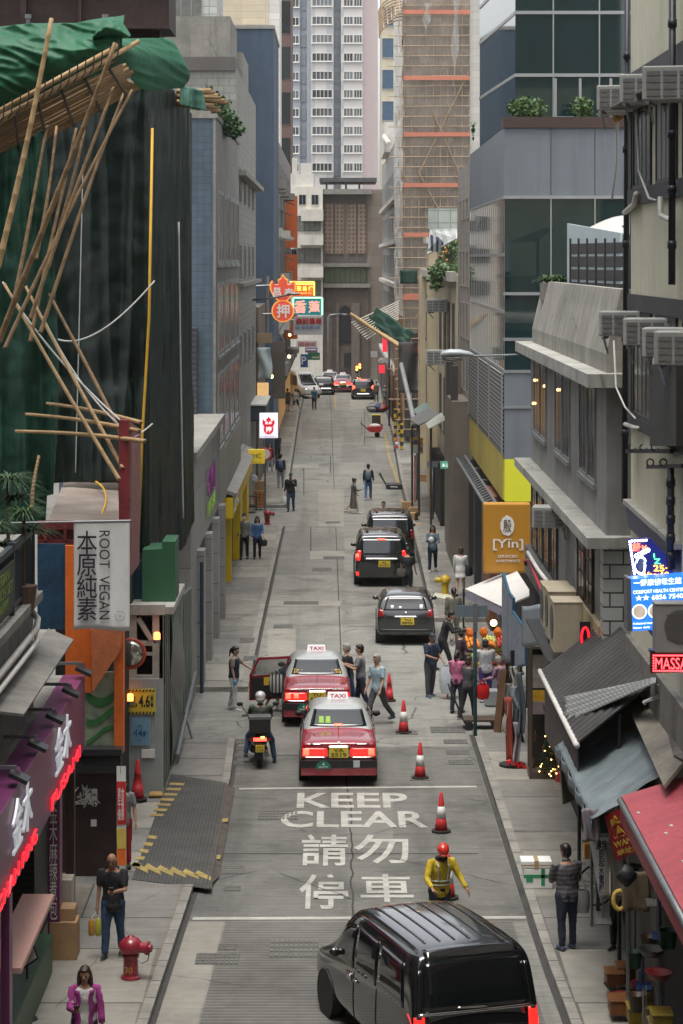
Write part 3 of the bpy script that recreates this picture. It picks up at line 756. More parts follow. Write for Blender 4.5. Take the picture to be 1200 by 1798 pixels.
for k in range(9):
    for y in (1210,1249): m.prism([at(219+k*6,y+5,D-.043),at(222+k*6,y+5,D-.043),at(225+k*6,y+.5,D-.043),at(222+k*6,y+.5,D-.043)],(0,-.004,0))
m.build('lettering', letterk, t)
t = thing('safety_notice', 'blue square safety notice on the corrugated gate', 'sign', at(245,1310,D-.02))
sgn(t,'board',230,263,1260,1309,D-.04,.03,mat('notice_blue',(.18,.33,.45),.5,var=.08))
m = MB(); m.text('14s', at(239,1293,D-.042),(1,0,0),(0,0,1),.2,.16,.006,.01)
for x,y,a in ((246,1272,90),(246,1301,-90),(235,1286,180),(258,1286,0)):
    p = at(x,y,D-.045); 
    for s in (-1,1):
        v = V((math.cos(rad(a+s*140)),0,math.sin(rad(a+s*140))))*.05; m._bar(p,p+v,.012,.008)
m.build('lettering', mat('notice_dark_blue',(.02,.09,.25),.5), t)
m = MB(); bbox_px(m,249,272,1316,1331,D-.04,.03); single('paper_notice', m, white, 'small white paper notice low on the corrugated gate', 'notice')
t = thing('round_mirror', 'round convex mirror with a red rim beside the gate frame', 'mirror', at(231,1172,D-.6))
c = at(230,1147,D-.6); m = MB(); m.lathe([(.33,0),(.34,-.04),(.31,-.06)],c,24,'y'); m.build('rim', mat('rim_red',(.4,.06,.03),.5), t); m = MB(); m.lathe([(.305,-.05),(.2,-.09),(.02,-.11)],c,24,'y'); m.build('mirror_glass', mat('mirror_metal',(.55,.55,.5),.12,.9,var=.1), t, smooth=True)
lampo = mat('warning_lamp_lit',(.9,.2,.05),.3,emit=(1,.22,.05),es=3)
for x,y,l in ((276,1120,'orange warning lamp on the white gate frame'),(229,1228,'orange warning lamp in front of the yellow height sign')):
    t = thing('warning_lamp', l, 'lamp', at(x,y+9,D-.35)); c = at(x,y+9,D-.35)
    m = MB(); m.lathe([(.075,0),(.075,.08)],c,12); m.build('base', steel, t); m = MB(); m.lathe([(.07,.08),(.07,.2),(.05,.23)],c,12); m.build('lens', lampo, t, smooth=True)
    m = MB(); m.tube([c+V((0,0,.02)),c+V((0,.32,.02))],.015,6); m.build('arm', steel, t)
t = thing('hoarding', 'grey green metal hoarding along the pavement beside the site gate', 'hoarding', (-3.72,57,0))
m = MB()
for k in range(35): m.box(-3.8,-3.72-(k%2)*.015,52.05+k*.3,52.05+(k+1)*.3,.1,3.95-k*.024)
m.build('sheet', mat('hoarding_green',(.14,.175,.14),.5,.25,var=.3,scale=1.2,streak=.5), t)
m = MB(); m.grid(lambda u,v: V((-3.70+.03*math.sin(v*9+u*4),54.2+u*4.5,.25+v*3.3)),14,14,.008); m.build('tarpaulin', mat('tarp_green_dark',(.022,.055,.04),.35,var=.3,scale=2), t, smooth=True)
m = MB(); m._bar(V((-3.6,55,.3)),V((-3.6,62,1.)),.06,.1); m._bar(V((-3.45,58,.12)),V((-3.65,58.2,.75)),.04,.04); m.build('brace', steel, t)
m = MB(); m.prism([at(250,1060,53),at(308,1056,53),at(308,951,53),at(285,951,53),at(285,964,53),at(250,966,53)],(0,1.3,0)); single('green_box', m, mat('green_board',(.03,.11,.055),.5,var=.1), 'plain dark green box board above the white gate frame', 'box')
m = MB(); bbox_px(m,236,251,985,1058,53.4,.5); single('blue_box', m, mat('teal_board',(.015,.06,.10),.5,var=.2), 'narrow dark blue board beside the green box board', 'board')
m = MB(); m.box(-4.6,-3.5,52.2,56,3.95,4.1); single('steel_beam', m, whitesteel, 'white stained steel beam carrying the green box board', 'beam')

# tarpaulin wrapped scaffold
tarp = mat('tarpaulin_dark',(.0055,.0135,.0105),.40,var=.25,scale=.5,spec=.3,bump=.5,bscale=3.5)
netg = mat('net_green_dark',(.007,.058,.034),.6,var=.35,scale=1.2)
netb = mat('net_green_bright',(.006,.105,.045),.6,var=.3,scale=1.2)
def fold(p, amp, s1=1.): 
    u = p.x+p.y*.8; return amp*(1-2*abs(noise.noise(V((u*1.5*s1,0,p.z*.07*s1)))) +.55*(1-2*abs(noise.noise(V((u*3.4*s1+5,3,p.z*.13*s1)))))+.22*noise.noise(V((u*2.6,7,p.z*.8*s1)))+.12*noise.noise(p*3.1*s1))
def fold2(p, amp, s1=1.):
    q_ = p.z*1.2+p.x*.35; return amp*(1.1*noise.noise(V((p.x*.9*s1,2,q_*2.2)))+.5*(1-2*abs(noise.noise(V((p.x*1.5+3,5,q_*4.5)))))+.15*noise.noise(p*6*s1))
t = thing('scaffold_tarpaulin', 'tall dark green tarpaulin wrapped round the site scaffold', 'tarpaulin', (-4.6,56,5))
def tf(u, v):                          # plan: front face then the street side
    if u < .62: px, d = 84+(262-84)*(u/.62), 55.0-(u/.62)*1.2
    else: px, d = 262+(336-262)*((u-.62)/.38), 53.8+((u-.62)/.38)*5.6
    px += (8*(1-v) if u > .9 else 0)
    bot = 845 if u < .53 else 968 - 60*max(0,(u-.9)/.1)
    top = 148 if u < .8 else 150+40*((u-.8)/.2)
    p = at(px, bot+(top-bot)*v, d)
    k = fold(p, .30) + (-.10*math.exp(-((p.z-9.0)/.35)**2)) + .12*math.exp(-((u-.62)/.02)**2)*-1
    ang = 0 if u < .6 else min(1,(u-.6)/.08)
    return p + V((k*ang*.25-.1*ang, -k*(1-ang*.7), 0))
MB().grid(tf, 150, 130, .02).build('tarpaulin', tarp, t, smooth=True)
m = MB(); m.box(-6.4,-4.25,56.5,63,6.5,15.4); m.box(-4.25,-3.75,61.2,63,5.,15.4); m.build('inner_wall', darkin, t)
def rope(lab, pts, r_, mm, seg=24):
    P = [at(*p) for p in pts]
    if len(P) == 3: P = [P[0]*(1-x)**2+P[1]*2*x*(1-x)+P[2]*x*x for x in [i/seg for i in range(seg+1)]]
    m = MB(); m.tube(P, r_, 6); return single('rope', m, mm, lab, 'rope', smooth=True)
ropey = mat('rope_yellow',(.60,.34,.02),.6); ropew = mat('rope_white',(.5,.5,.47),.7)
rope('taut yellow rope hanging down the dark tarpaulin', [(268,225,53.2),(262,560,53.2),(250,770,53.0),(243,960,53.0)], .03, ropey)
rope('white rope down the right side of the dark tarpaulin', [(314,390,56.5),(318,700,57.2),(322,910,57.6)], .022, ropew)
rope('slack white rope curving across the dark tarpaulin', [(95,593,52.8),(160,625,52.6),(272,493,53.1)], .02, ropew)
rope('long white rope running down to the red post', [(5,495,50.),(95,640,49),(228,752,47.6)], .02, ropew)
rope('second white rope running down to the red post', [(75,555,50.),(140,690,49),(222,757,47.6)], .018, ropew)
rope('short white rope from the red post to the tarpaulin', [(235,768,48),(250,760,50),(268,744,53)], .016, ropew)
rope('slack yellow hose lying on the rusty hut roof', [(118,836,56),(210,838,54),(178,905,49)], .022, ropey)
rope('thin vertical white rope at the left of the dark tarpaulin', [(146,290,52.6),(140,560,52.6),(133,830,52.6)], .012, ropew)
t = thing('scaffold_net', 'dark green net draped at the left edge below the bamboo platform', 'net', (-5.6,50,7))
MB().grid(lambda u,v: (lambda p: p+V((0,-fold(p,.3,1.4),0)))(at(-30+u*122+14*math.sin(v*4)*u-25*(u>.9)*(v<.1), 935-v*710, 50.4)), 50, 90, .015).build('net', netg, t, smooth=True)
t = thing('scaffold_net', 'bright green net hung over the top rail of the bamboo platform', 'net', (-5.3,47,15))
def n1(u,v):
    top = 48-8*math.sin(u*3)+ (0 if u < .65 else (u-.65)*-60); bot = 222-u*112
    p = at(-20+u*238, bot+(top-bot)*v, 46.6-.3*math.sin(v*3))
    return p + V((0,-fold2(p,.16,1.2)-.25*math.sin(v*3.1),0))
MB().grid(n1,110,60,.015).build('net', netb, t, smooth=True)
m = MB(); m.grid(lambda u,v: (lambda p: p+V((0,-fold2(p,.14,2),0)))(at(163+u*62+6*v, 70-v*40*math.sin(.4+u*2.6)+u*-2, 46.2-.4*math.sin(v*3.1))),26,20,.015); m.build('bundle', netb, t, smooth=True)
t = thing('scaffold_net', 'green net wrapped over the outer corner of the bamboo platform', 'net', (-4.2,52,14))
def n2(u,v):
    top = 68+u*0+22*max(0,(u-.75)/.25)**2*2; bot = 92+118*math.sin(min(1,u*1.15)*2.6)**.8 if u < .55 else 128+66*(1-abs(u-.55)*.8)
    bot = 100+60*math.sin(min(1,u/.5)*1.57) if u < .5 else 160-10*(u-.5)
    p = at(203+u*120, bot+(top-bot)*v, 48.5+u*4.5)
    return p + V((.15*math.sin(v*3),-fold2(p,.22,1.)-.3*math.sin(v*3.1),0))
MB().grid(n2,90,64,.015).build('net', netb, t, smooth=True)
# bamboo catch platform seen from below
t = thing('bamboo_platform', 'tilted platform of lashed bamboo seen from below under the green net', 'scaffold', (-5.4,49,14))
A, B_, C, D_ = at(-30,222,45.6), at(206,103,46.4), at(243,154,51.5), at(-30,300,51.5)
m = MB(); q = random.Random(11)
for k in range(17):
    u = k/16; p0, p1 = A.lerp(D_, u), B_.lerp(C, u)
    e = (p1-p0).normalized(); m.tube([p0, p0.lerp(p1,.5)+V((0,0,q.uniform(-.03,.03))), p1+e*q.uniform(-.1,.12)], [.05,.05,.043], 7)
m.build('deck', bamboo_d, t, smooth=True)
m = MB()
for k in range(6):
    u = .06+k*.175; m.tube([A.lerp(B_,u)+V((0,0,-.09)), D_.lerp(C,u)+V((0,0,-.09))], .035, 6)
m.build('joist', woodd, t, smooth=True)
m = MB()
for dy, dd in ((-22,0),(-4,.1)): m.tube([at(-20,228+dy,45.4+dd), at(245 if dy > -10 else 208,72 if dy > -10 else 80,45.8+dd)], [.055,.045], 8)
m.build('rail', bamboo, t, smooth=True)
m = MB()
for k in range(16):
    u = k/15; c = at(-10+u*215, 215-u*118, 45.35); m.tube([c+V((-.04,-.06,-.1)),c+V((.03,-.08,0)),c+V((.05,-.06,.28))],.014,5)
m.build('lashing', black, t)
t = thing('bamboo_bundle', 'bundle of bamboo poles jutting from the far corner of the tarpaulin', 'bamboo poles', at(350,180,57))
for k in range(9):
    m = MB(); m.tube([at(312,160+k*3,57+.2*(k%3)), at(370+(k*37%31),158+k*4.5,57.6+.2*(k%3))],[.06,.045],6); m.build('pole', bamboo_d if k%2 else bamboo, t, smooth=True)
m = MB(); m.grid(lambda u,v: (lambda p: p+V((0,-fold(p,.2,2),0)))(at(318+u*46-6*v*u,186-v*36+10*u,56.8)),16,12,.012); m.build('net', mat('net_grey_green',(.06,.16,.12),.6,var=.2), t, smooth=True)
# loose bamboo poles
poles = [((91,32),(-4,470),44.9,44.6,'pale'),((199,75),(2,600),45.0,45.6,'brown'),((203,135),(58,560),49.4,48,'brown'),((232,158),(10,612),50.4,48,'brown'),((226,152),(68,585),50.8,48.6,'brown'),((91,205),(22,520),49.6,48,'brown'),((101,222),(62,455),50.4,49,'brown'),((146,228),(88,470),51,50,'brown'),((130,225),(58,600),50.8,49.,'brown'),
 ((6,498),(212,842),49,47.2,'pale'),((48,503),(214,822),49.5,47.4,'pale'),((74,482),(211,768),50.4,47.8,'brown'),
 ((30,757),(252,775),48.4,47.2,'pale2'),((44,727),(246,757),49.0,47.4,'pale2'),((78,708),(252,742),49.6,48.4,'pale2'),((66,800),(60,900),50,49.5,'pale2')]
PL = ['longest pale bamboo pole rising past the green net at far left','stout bamboo pole crossing the platform rail near its outer end','bamboo pole under the middle of the tilted platform','rightmost bamboo pole hanging from the platform corner','bamboo pole hanging beside the rightmost platform pole','bamboo pole leaning under the left part of the platform','short bamboo pole leaning behind the left platform poles','thin bamboo pole hanging deep under the platform','thin bamboo pole crossing low behind the stout poles','lowest slanting bamboo prop running down to the red post','middle slanting bamboo prop running down to the red post','upper slanting bamboo prop running down to the red post','lowest of the level bamboo poles tied to the red post','middle of the level bamboo poles tied to the red post','top one of the level bamboo poles tied to the red post','short upright bamboo stick beside the roof plants']
q = random.Random(2)
for k, ((x0,y0),(x1,y1),d0,d1,c_) in enumerate(poles):
    p0, p1 = at(x0,y0,d0), at(x1,y1,d1); m = MB(); n = 14; pts = []; rr = []
    r0 = .058 if k < 2 else .042 if c_ != 'pale2' else .045
    for i in range(n+1):
        for e_ in ((-.012,.0,.012) if i else (0,)):
            x = min(1,max(0,i/n+e_*.4)); pts.append(p0.lerp(p1,x)+V((.05*math.sin(x*3+k),0,.04*math.sin(x*3.1)))); rr.append(r0*(1-.3*(1-x))*(1.13 if e_ == 0. and i else 1))
    m.tube(pts, rr, 8); single('bamboo_pole', m, bamboo_d if c_ == 'brown' else bamboo, PL[k], 'bamboo pole', 'loose bamboo poles on the scaffold', smooth=True)
# dark steel deck above the tarpaulin
t = building('pale tiled block with a blue grey band high behind the steel canopy',-20,-6.2,126,133,27,mat('pale_mosaic',(.42,.42,.39),.6,var=.1,tile=(.5,.4,.03,(.25,.26,.26),0)))
window(t,'Y',(-7.8,125.98,24.2),1.6,1.5,3,alu,curtain); MB().box(-8.8,-6.9,125.6,126,22.6,23.6).build('balcony',mat('band_blue_grey',(.13,.19,.25),.6),t)
t = thing('steel_canopy', 'rust brown steel canopy beam at the top left corner', 'canopy', at(140,60,58))
m = MB(); bbox_px(m,-60,297,-60,48,57.5,2.5); bbox_px(m,-60,281,48,90,58.2,1.6); m.build('beam', mat('rust_beam',(.045,.028,.024),.6,.3,var=.5,scale=1.5,streak=.4), t)
m = MB(); bbox_px(m,-60,298,-60,-40,57.3,.2); bbox_px(m,-60,298,44,50,57.3,.2); bbox_px(m,138,143,-40,44,57.35,.15); bbox_px(m,36,46,-40,90,57.3,.2); m.build('flange', mat('rust_flange',(.05,.03,.027),.6,.3,var=.4), t)
for k,x in enumerate((50,185)):
    m = MB(); c = at(x,52,57.2); m.lathe([(.05,0),(.05,.25),(.08,.26),(.08,.36)],c,10); m.build('floodlight', steel, t)
# low grey building with a purple and green sign
t = building('low grey concrete building with a purple and green shop sign', -6.9, -3.75, 62.6, 78.4, 6.4, mat('precast_grey',(.215,.213,.198),.75,var=.2,scale=.5,streak=.4,tile=(5.2,1.8,.012,(.10,.098,.09),0)))
MB().box(-6.9,-3.6,62.6,78.5,6.4,6.6).build('coping', concrete, t)
m = MB()
for d in (66.,70.,74.): m.box(-3.78,-3.73,d,d+2.9,.13,3.7)
m.build('shop_opening', darkin, t)
m = MB()
for d in (65.2,69.2,73.2,77.2): m.box(-3.78,-3.55,d,d+.75,.13,3.75)
m.build('pilaster', mat('pilaster_grey',(.24,.24,.23),.6,var=.2,tile=(2,.9,.015,(.1,.1,.1),0)), t)
m = MB(); m.text('OWNE', (-3.68,69.2,4.75),(0,1,0),(0,0,1),4.6,.75,.03,.0); m.build('purple_letters', mat('letter_purple',(.22,.03,.2),.4), t)
m = MB(); m.text('NATURAL', (-3.68,69.2,4.2),(0,1,0),(0,0,1),4.6,.4,.03,.0); m.build('green_letters', mat('letter_green',(.25,.45,.06),.4), t)
m = MB()
m.text('x', (0,0,0),(1,0,0),(0,0,1),.01,.01) if False else None
m = MB(); m.tube([(-3.55,64,.13),(-3.55,64,3.6)],.05,8); m.box(-3.6,-3.5,63.9,64.1,1.8,2.5)
single('sign_post', m, mat('post_teal',(.03,.06,.08),.5,.3), 'slim dark teal post on the left pavement beside the hoarding end', 'post')
# blue mosaic and stone building
t = building('blue mosaic building with a weathered stone street face and deep windows', -9, -3.9, 78.6, 97, 16.2, None)
MB().box(-9,-3.99,78.6,97,0,16.2).build('wall', bluetile, t)
MB().box(-3.99,-3.9,78.58,97,3.4,16.25).build('street_face', stone, t)
MB().box(-9.05,-3.85,78.55,97,16.2,16.35).build('coping', concrete, t)
for i in range(3):
    z = 11.6-i*3.05
    for d in (81.6,86.0,90.4,94.6): window(t,'L',(-3.88,d,z),3.3,2.15,2,mat('stone_frame',(.26,.27,.27),.6,var=.2),glassd,1,True,.16)
m = MB(); m.box(-3.95,-3.80,79,97,3.4,5.2); m.build('metal_fascia', mat('zinc_panel',(.33,.33,.31),.45,.4,var=.2,streak=.4,tile=(.8,4,.02,(.2,.2,.19),0)), t)
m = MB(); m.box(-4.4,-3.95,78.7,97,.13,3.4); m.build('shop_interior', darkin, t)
m = MB(); a = at(340,735,78); m.box(-7,-4.5,78.2,78.55,6.6,9.4); m.build('louvre_panel', mat('louvre_dark',(.07,.07,.08),.6,.2,var=.3,stripe=(2,.18,(.03,.03,.035))), t)
# bush on its roof
r = thing('roof_bush', 'bushy green shrubs growing on the roof of the blue mosaic building', 'bush', (-4.9,84,16.35))
m = MB()
for k,(px,py,rx,rz_) in enumerate(((362,182,.55,.55),(385,200,.5,.6),(400,218,.4,.45),(350,200,.5,.5),(412,228,.25,.3))): leaves(m, at(px,py,82+k), (rx,.7,rz_), 420, .17, 20+k)
m.build('foliage', [leafA, leafB], r); m = MB(); m.box(-5.5,-4.2,81,87,16.35,16.6); m.build('planter', concrete, r)
# JHC shop
yel = mat('shop_yellow',(.72,.50,.02),.45,var=.08)
t = thing('yellow_shop', 'bright yellow household goods shop front under a grey canopy', 'shop front', (-4.1,95,.13))
m = MB(); m.slab((-4.3,84.5,3.62),(-3.5,84.5,3.3),(-3.45,104,3.3),(-4.3,104,3.7),.12); m.build('canopy', mat('canopy_grey',(.25,.24,.22),.7,var=.25,streak=.2,tile=(1.1,.5,.02,(.14,.14,.13),0)), t)
m = MB(); m.box(-4.0,-3.6,84.5,104,2.55,3.28); m.build('fascia', yel, t)
m = MB(); m.box(-4.0,-3.72,86.,86.5,.13,2.55); m.box(-4.0,-3.65,92.5,94.5,.13,2.55); m.box(-4.0,-3.65,99.5,101.5,.13,2.55); m.build('pillar', yel, t)
m = MB(); m.text('JHC', (-3.585,85.2,2.7),(0,1,0),(0,0,1),3.2,.42,.04,.02); m.build('lettering', letterw, t)
m = MB(); m.box(-4.1,-4.02,84.5,104,.13,2.55); m.build('shop_glass', glassd, t)
t = thing('shop_sign', 'yellow box sign reading JHC over the left pavement', 'sign', at(450,814,101))
sgn(t,'box',436,465,790,814,101,.5,mat('sign_box_yellow',(.70,.52,.04),.4,var=.05,emit=(.7,.5,.03),es=.15)); 
m = MB(); m.text('JHC', at(441,807,100.98),(1,0,0),(0,0,1),at(459,0,101).x-at(441,0,101).x,.25,.01,.01); m.text('household goods', at(442,813,100.98),(1,0,0),(0,0,1),.4,.06,.01); m.build('lettering', mat('letter_navy',(.02,.03,.10),.5), t)
m = MB(); m.tube([at(431,795,101.2),at(436,795,101.2)],.03,6); m.build('bracket', steel, t)
# mosaic building
t = building('grey mosaic tiled block with a bare concrete roof box', -9, -4.0, 97.2, 121, 19.3, mosaic)
m = MB(); m.box(-9,-4.25,97.3,104,19.3,21.4); m.build('roof_box', concrete, t); m = MB(); m.box(-9.1,-4.05,97.1,105,19.2,19.75); m.build('roof_band', mat('band_brown',(.10,.09,.085),.7), t)
m = MB(); m.box(-9,-4.05,105,112,19.3,20.6); m.build('roof_step', concrete, t)
m = MB(); m.box(-4.1,-3.6,97.3,121,15.0,15.2); m.box(-4.1,-3.7,97.3,121,10.5,10.65); m.build('ledge', concrete, t)
for z in (7.,10.8,14.): 
    for d in (101,106,111,116): window(t,'L',(-3.98,d,z),1.5,1.4,2,alu,glassd)
t2 = thing('shop_canopy', 'dark blue grey curved canopy over the pawn shop entrance', 'canopy', (-4.2,118,4))
m = MB(); m.box(-4.9,-3.3,113.5,120.5,4.0,4.75); m.build('canopy', mat('canopy_navy',(.03,.035,.05),.5,var=.15), t2, bevel=.1); m = MB(); m.box(-4.9,-3.25,113.4,120.6,4.75,4.82); m.build('roof_sheet', offwhite, t2)
m = MB(); m.box(-4.9,-4.3,113.5,120.5,.13,3.95); m.build('interior', mat('warm_interior_lit',(.3,.18,.06),.7,var=.5,scale=1,emit=(1,.5,.12),es=.25), t2)
t = thing('street_lamp', 'tall slim lamp column with a long arm on the left pavement before the pawn signs', 'street lamp', (-4.35,119,0))
X = -4.35; d = F*X/(431-XV); 
m = MB(); m.tube([(X,d,0.1),(X,d,11.0)],[.11,.08],10); m.build('column', mat('lamp_column',(.10,.11,.115),.5,.4), t, smooth=True)
m = MB(); m.tube([at(431,528,d),at(480,523,d),at(510,517,d)],[.05,.045,.04],8); m.build('arm', mat('lamp_column',(.1,.11,.115),.5,.4), t, smooth=True)
m = MB(); m.sphere(at(516,516,d),(.32,.14,.07)); m.build('lamp_head', steel, t, smooth=True)
m = MB(); c = at(434,510,d); m.box(c.x-.1,c.x+.2,d-.3,d+.3,c.z-.6,c.z+.6); m.build('box', steel, t)
# dark blue tall block
t = building('tall plain dark blue painted block behind the mosaic building', -9, -3.45, 134, 146, 24.4, bluepaint)
MB().box(-9,-3.4,133.95,146,24.4,24.6).build('coping', greyw, t)
# tenement with cluttered street face
t = building('old tenement with a cluttered street face of air conditioners and balconies', -9, -3.85, 146.2, 206, 19.5, greyw)
q = random.Random(8)
for i in range(5):
    for k in range(10):
        d, z = 149+k*5.6, 4.6+i*3.0
        window(t,'L',(-3.83,d,z),2.0,1.5,3,alu,q.choice((glassd,curtain)))
    m = MB()
    for k in range(6):
        d, z = 148+k*9.5+q.uniform(0,2), 4.+i*3.0; m.box(-3.85,-3.85+q.uniform(.5,.9),d,d+3.6,z,z+q.uniform(.12,.9))
    m.build('balcony', q.choice((offwhite,greyw,concrete)), t)
m = MB()
for k in range(14): 
    d, z = q.uniform(147,200), q.uniform(5,18); m.slab((-3.84,d,z+.3),(-3.1,d,z),(-3.1,d+2.2,z),(-3.84,d+2.2,z+.3),.05)
m.build('awning', mat('awning_mixed',(.06,.09,.08),.6,var=.6,scale=.3), t)
for d0,z0,z1 in ((186,12.5,16.5),(186,9.,12.),(186,5.5,8.2)):
    m = MB(); m.box(-3.85,-2.95,d0,d0+.3,z0,z1); o = m.build('vertical_sign', mat('orange_sign',(.55,.12,.03),.5,var=.1), t)
m = MB(); m.box(-3.86,-3.3,147,205,3.6,4.2); m.build('shop_fascia', mat('fascia_mixed',(.12,.10,.085),.6,var=.6,scale=.25), t)
m = MB(); m.box(-3.9,-3.83,147,205,.13,3.5); m.build('shop_opening', mat('shop_glow_lit',(.15,.09,.04),.7,var=.8,scale=.4,emit=(1,.55,.2),es=.12), t)
# shops between the mosaic building and the tenement
t = building('brown shop house with a rolled banner above the pavement', -6.5, -3.9, 121.5, 133.8, 9.2, mat('shophouse_brown',(.13,.11,.09),.75,var=.35,scale=.7,streak=.4))
m = MB(); bbox_px(m,451,478,585,602,121.2,.3); m.build('fascia', mat('wood_fascia',(.28,.2,.12),.7,var=.3), t)
m = MB(); m.grid(lambda u,v: at(453+u*24+2*math.sin(v*5),664-v*54,120.9+.1*math.sin(u*6+v*4)),10,12,.01); m.build('banner', mat('banner_pale',(.36,.42,.42),.7,var=.15), t, smooth=True)
m = MB(); bbox_px(m,452,472,672,716,121.3,.1); m.build('lit_interior', mat('shop_warm_lit',(.35,.22,.1),.7,var=.6,scale=.8,emit=(1,.6,.25),es=.35), t)
m = MB(); bbox_px(m,478,501,600,700,128,.3); m.build('side_wall', mat('shophouse_dark',(.07,.06,.05),.8,var=.3), t)
# hanging signs
neon = {}
def glow(n, c, e, k): return mat('sign_'+n+'_lit', c, .4, var=.05, emit=e, es=k*.55)
t = thing('pawn_sign', 'red neon pawn shop sign shaped like a bat above a coin', 'sign', at(497,566,128))
d = 128.
def disc(cx,cy,r,dd,dep,n=28): 
    c = at(cx,cy,dd); k = dd/F; return [c+V((math.cos(i*math.tau/n)*r*k,0,math.sin(i*math.tau/n)*r*k)) for i in range(n)]
bat = [(490,530),(480,521),(474,508),(474,497),(478,492),(481,499),(486,500),(489,498),(488,491),(494,488),(497,481),(501,488),(506,491),(505,498),(508,500),(514,498),(517,492),(520,498),(520,508),(514,520),(503,530)]
def scaled(P, k, cx=497, cy=507): return [(cx+(x-cx)*k, cy+(y-cy)*k) for x,y in P]
m = MB(); m.prism([at(x,y,d) for x,y in bat],(0,.35,0)); m.prism(disc(497,546,20,d-.005,.3),(0,.35,0)); m.build('rim', glow('orange',(.7,.28,.06),(1,.42,.08),.55), t)
m = MB(); m.prism([at(x,y,d-.03) for x,y in scaled(bat,.88)],(0,.02,0)); m.prism(disc(497,546,17.6,d-.04,.3),(0,.02,0)); m.build('face', glow('redface',(.45,.05,.03),(.9,.13,.06),.35), t)
m = MB(); 
for s_,x0,x1,y0,y1 in (('昌',480,494,505,522),('泰',499,516,506,523),('押',486,509,534,558)): m.text(s_, at(x0,y1,d-.06),(1,0,0),(0,0,1),(x1-x0)*d/F,(y1-y0)*d/F,.03,.02)
m.build('lettering', letterw, t)
m = MB()
for y in (502,552): m.tube([at(450,y,d+.2),at(520,y-3,d+.2)],.05,6)
m.tube([at(470,485,d+.3),at(470,600,d+.3)],.09,6); m.tube([at(478,566,d+.3),at(500,600,d+.3)],.03,5); m.tube([at(500,566,d+.3),at(478,600,d+.3)],.03,5)
m.build('frame', steel, t)
t = thing('hanging_sign', 'teal sign with pink characters above the bookshop sign', 'sign', at(541,553,138)); d = 138.
sgn(t,'box',515,566,523,553,d,.3,mat('sign_teal',(.0,.16,.18),.4,var=.05,emit=(.0,.3,.32),es=.2))
m = MB(); 
for x0,y0,x1,y1 in ((515,523,566,523),(566,523,566,553),(515,523,515,548)): m.tube([at(x0,y0,d-.03),at(x1,y1,d-.03)],.06,6)
m.build('neon_border', glow('mint',(.4,.7,.5),(.5,1,.65),.9), t)
m = MB(); m.text('香', at(517,550,d-.02),(1,0,0),(0,0,1),22*d/F,23*d/F,.03,.03); m.text('蓮', at(542,550,d-.02),(1,0,0),(0,0,1),20*d/F,22*d/F,.03,.03); m.build('lettering', glow('pink',(.8,.35,.28),(1,.42,.33),.7), t)
t = thing('hanging_sign', 'grey white bookshop sign with red characters and blue English letters', 'sign', at(541,588,138))
sgn(t,'box',516,568,556,588,d,.25,mat('sign_grey_white',(.36,.36,.35),.6,var=.1))
m = MB(); m.text('森記書局', at(520,569,d-.02),(1,0,0),(0,0,1),45*d/F,11*d/F,.03,.02); m.build('red_lettering', mat('letter_red',(.35,.01,.015),.5), t)
m = MB(); m.text('SUN KEE BOOK STOR', at(519,577,d-.02),(1,0,0),(0,0,1),44*d/F,5*d/F,.03); m.build('blue_lettering', mat('letter_blue',(.06,.16,.4),.5), t)
t = thing('hanging_sign', 'small yellow and red neon sign behind the pawn sign', 'sign', at(530,520,142)); d = 142.
sgn(t,'box',508,553,494,520,d,.3,glow('redyellow',(.5,.05,.02),(1,.15,.03),.5))
m = MB()
for k in range(3): m.text('蓮香樓'[k], at(521+k*10.3,511,d-.02),(1,0,0),(0,0,1),8.5*d/F,9*d/F,.03,.02)
for x0,y0,x1,y1 in ((509,495,552,495),(552,495,552,519),(520,499,550,499)): m.tube([at(x0,y0,d-.03),at(x1,y1,d-.03)],.05,6)
m.text('LIN HEUNG TEA', at(521,516,d-.02),(1,0,0),(0,0,1),26*d/F,2.6*d/F,.02); m.build('neon_lettering', glow('yellow',(.9,.6,.1),(1,.72,.12),1.3), t)
t = thing('hanging_sign', 'white sign with faded pink characters below the bookshop sign', 'sign', at(540,609,150)); d = 150.
sgn(t,'box',521,558,598,609,d,.25,mat('sign_white_old',(.5,.46,.44),.6,var=.1)); m = MB(); m.text('譚發宏', at(525,608,d-.02),(1,0,0),(0,0,1),30*d/F,8*d/F,.03,.01); m.build('lettering', mat('letter_pink',(.45,.15,.17),.5), t)
t = thing('hanging_sign', 'dark green sign hanging far down the left side', 'sign', at(551,632,170)); d = 170.
sgn(t,'box',541,562,619,632,d,.2,mat('sign_green',(.02,.14,.06),.5)); m = MB(); m.text('Seafood', at(548,629,d-.02),(1,0,0),(0,0,1),12*d/F,4*d/F,.03,.01); m.build('lettering', letterw, t)
t = thing('hanging_sign', 'blue sign with white marks far down the left side', 'sign', at(534,644,166)); d = 166.
sgn(t,'box',528,541,622,645,d,.2,mat('sign_blue',(.015,.09,.28),.5)); m = MB(); m.text('P', at(530,640,d-.02),(1,0,0),(0,0,1),8*d/F,14*d/F,.03); m.build('lettering', letterw, t)
t = thing('hanging_sign', 'purple awning sign below the faded pink characters', 'sign', at(545,620,160)); sgn(t,'box',536,558,610,619,160.,.2,mat('sign_purple',(.22,.15,.3),.6)); m = MB(); bbox_px(m,538,556,613,615,159.95,.04); m.build('stripe', letterw, t)
t = thing('pawn_sign', 'white lit box sign with a red pawn emblem over the left pavement', 'sign', at(472,769,112)); d = 112.
sgn(t,'box',456,488,726,769,d,.5,glow('whitebox',(.8,.8,.85),(.85,.87,1),.75))
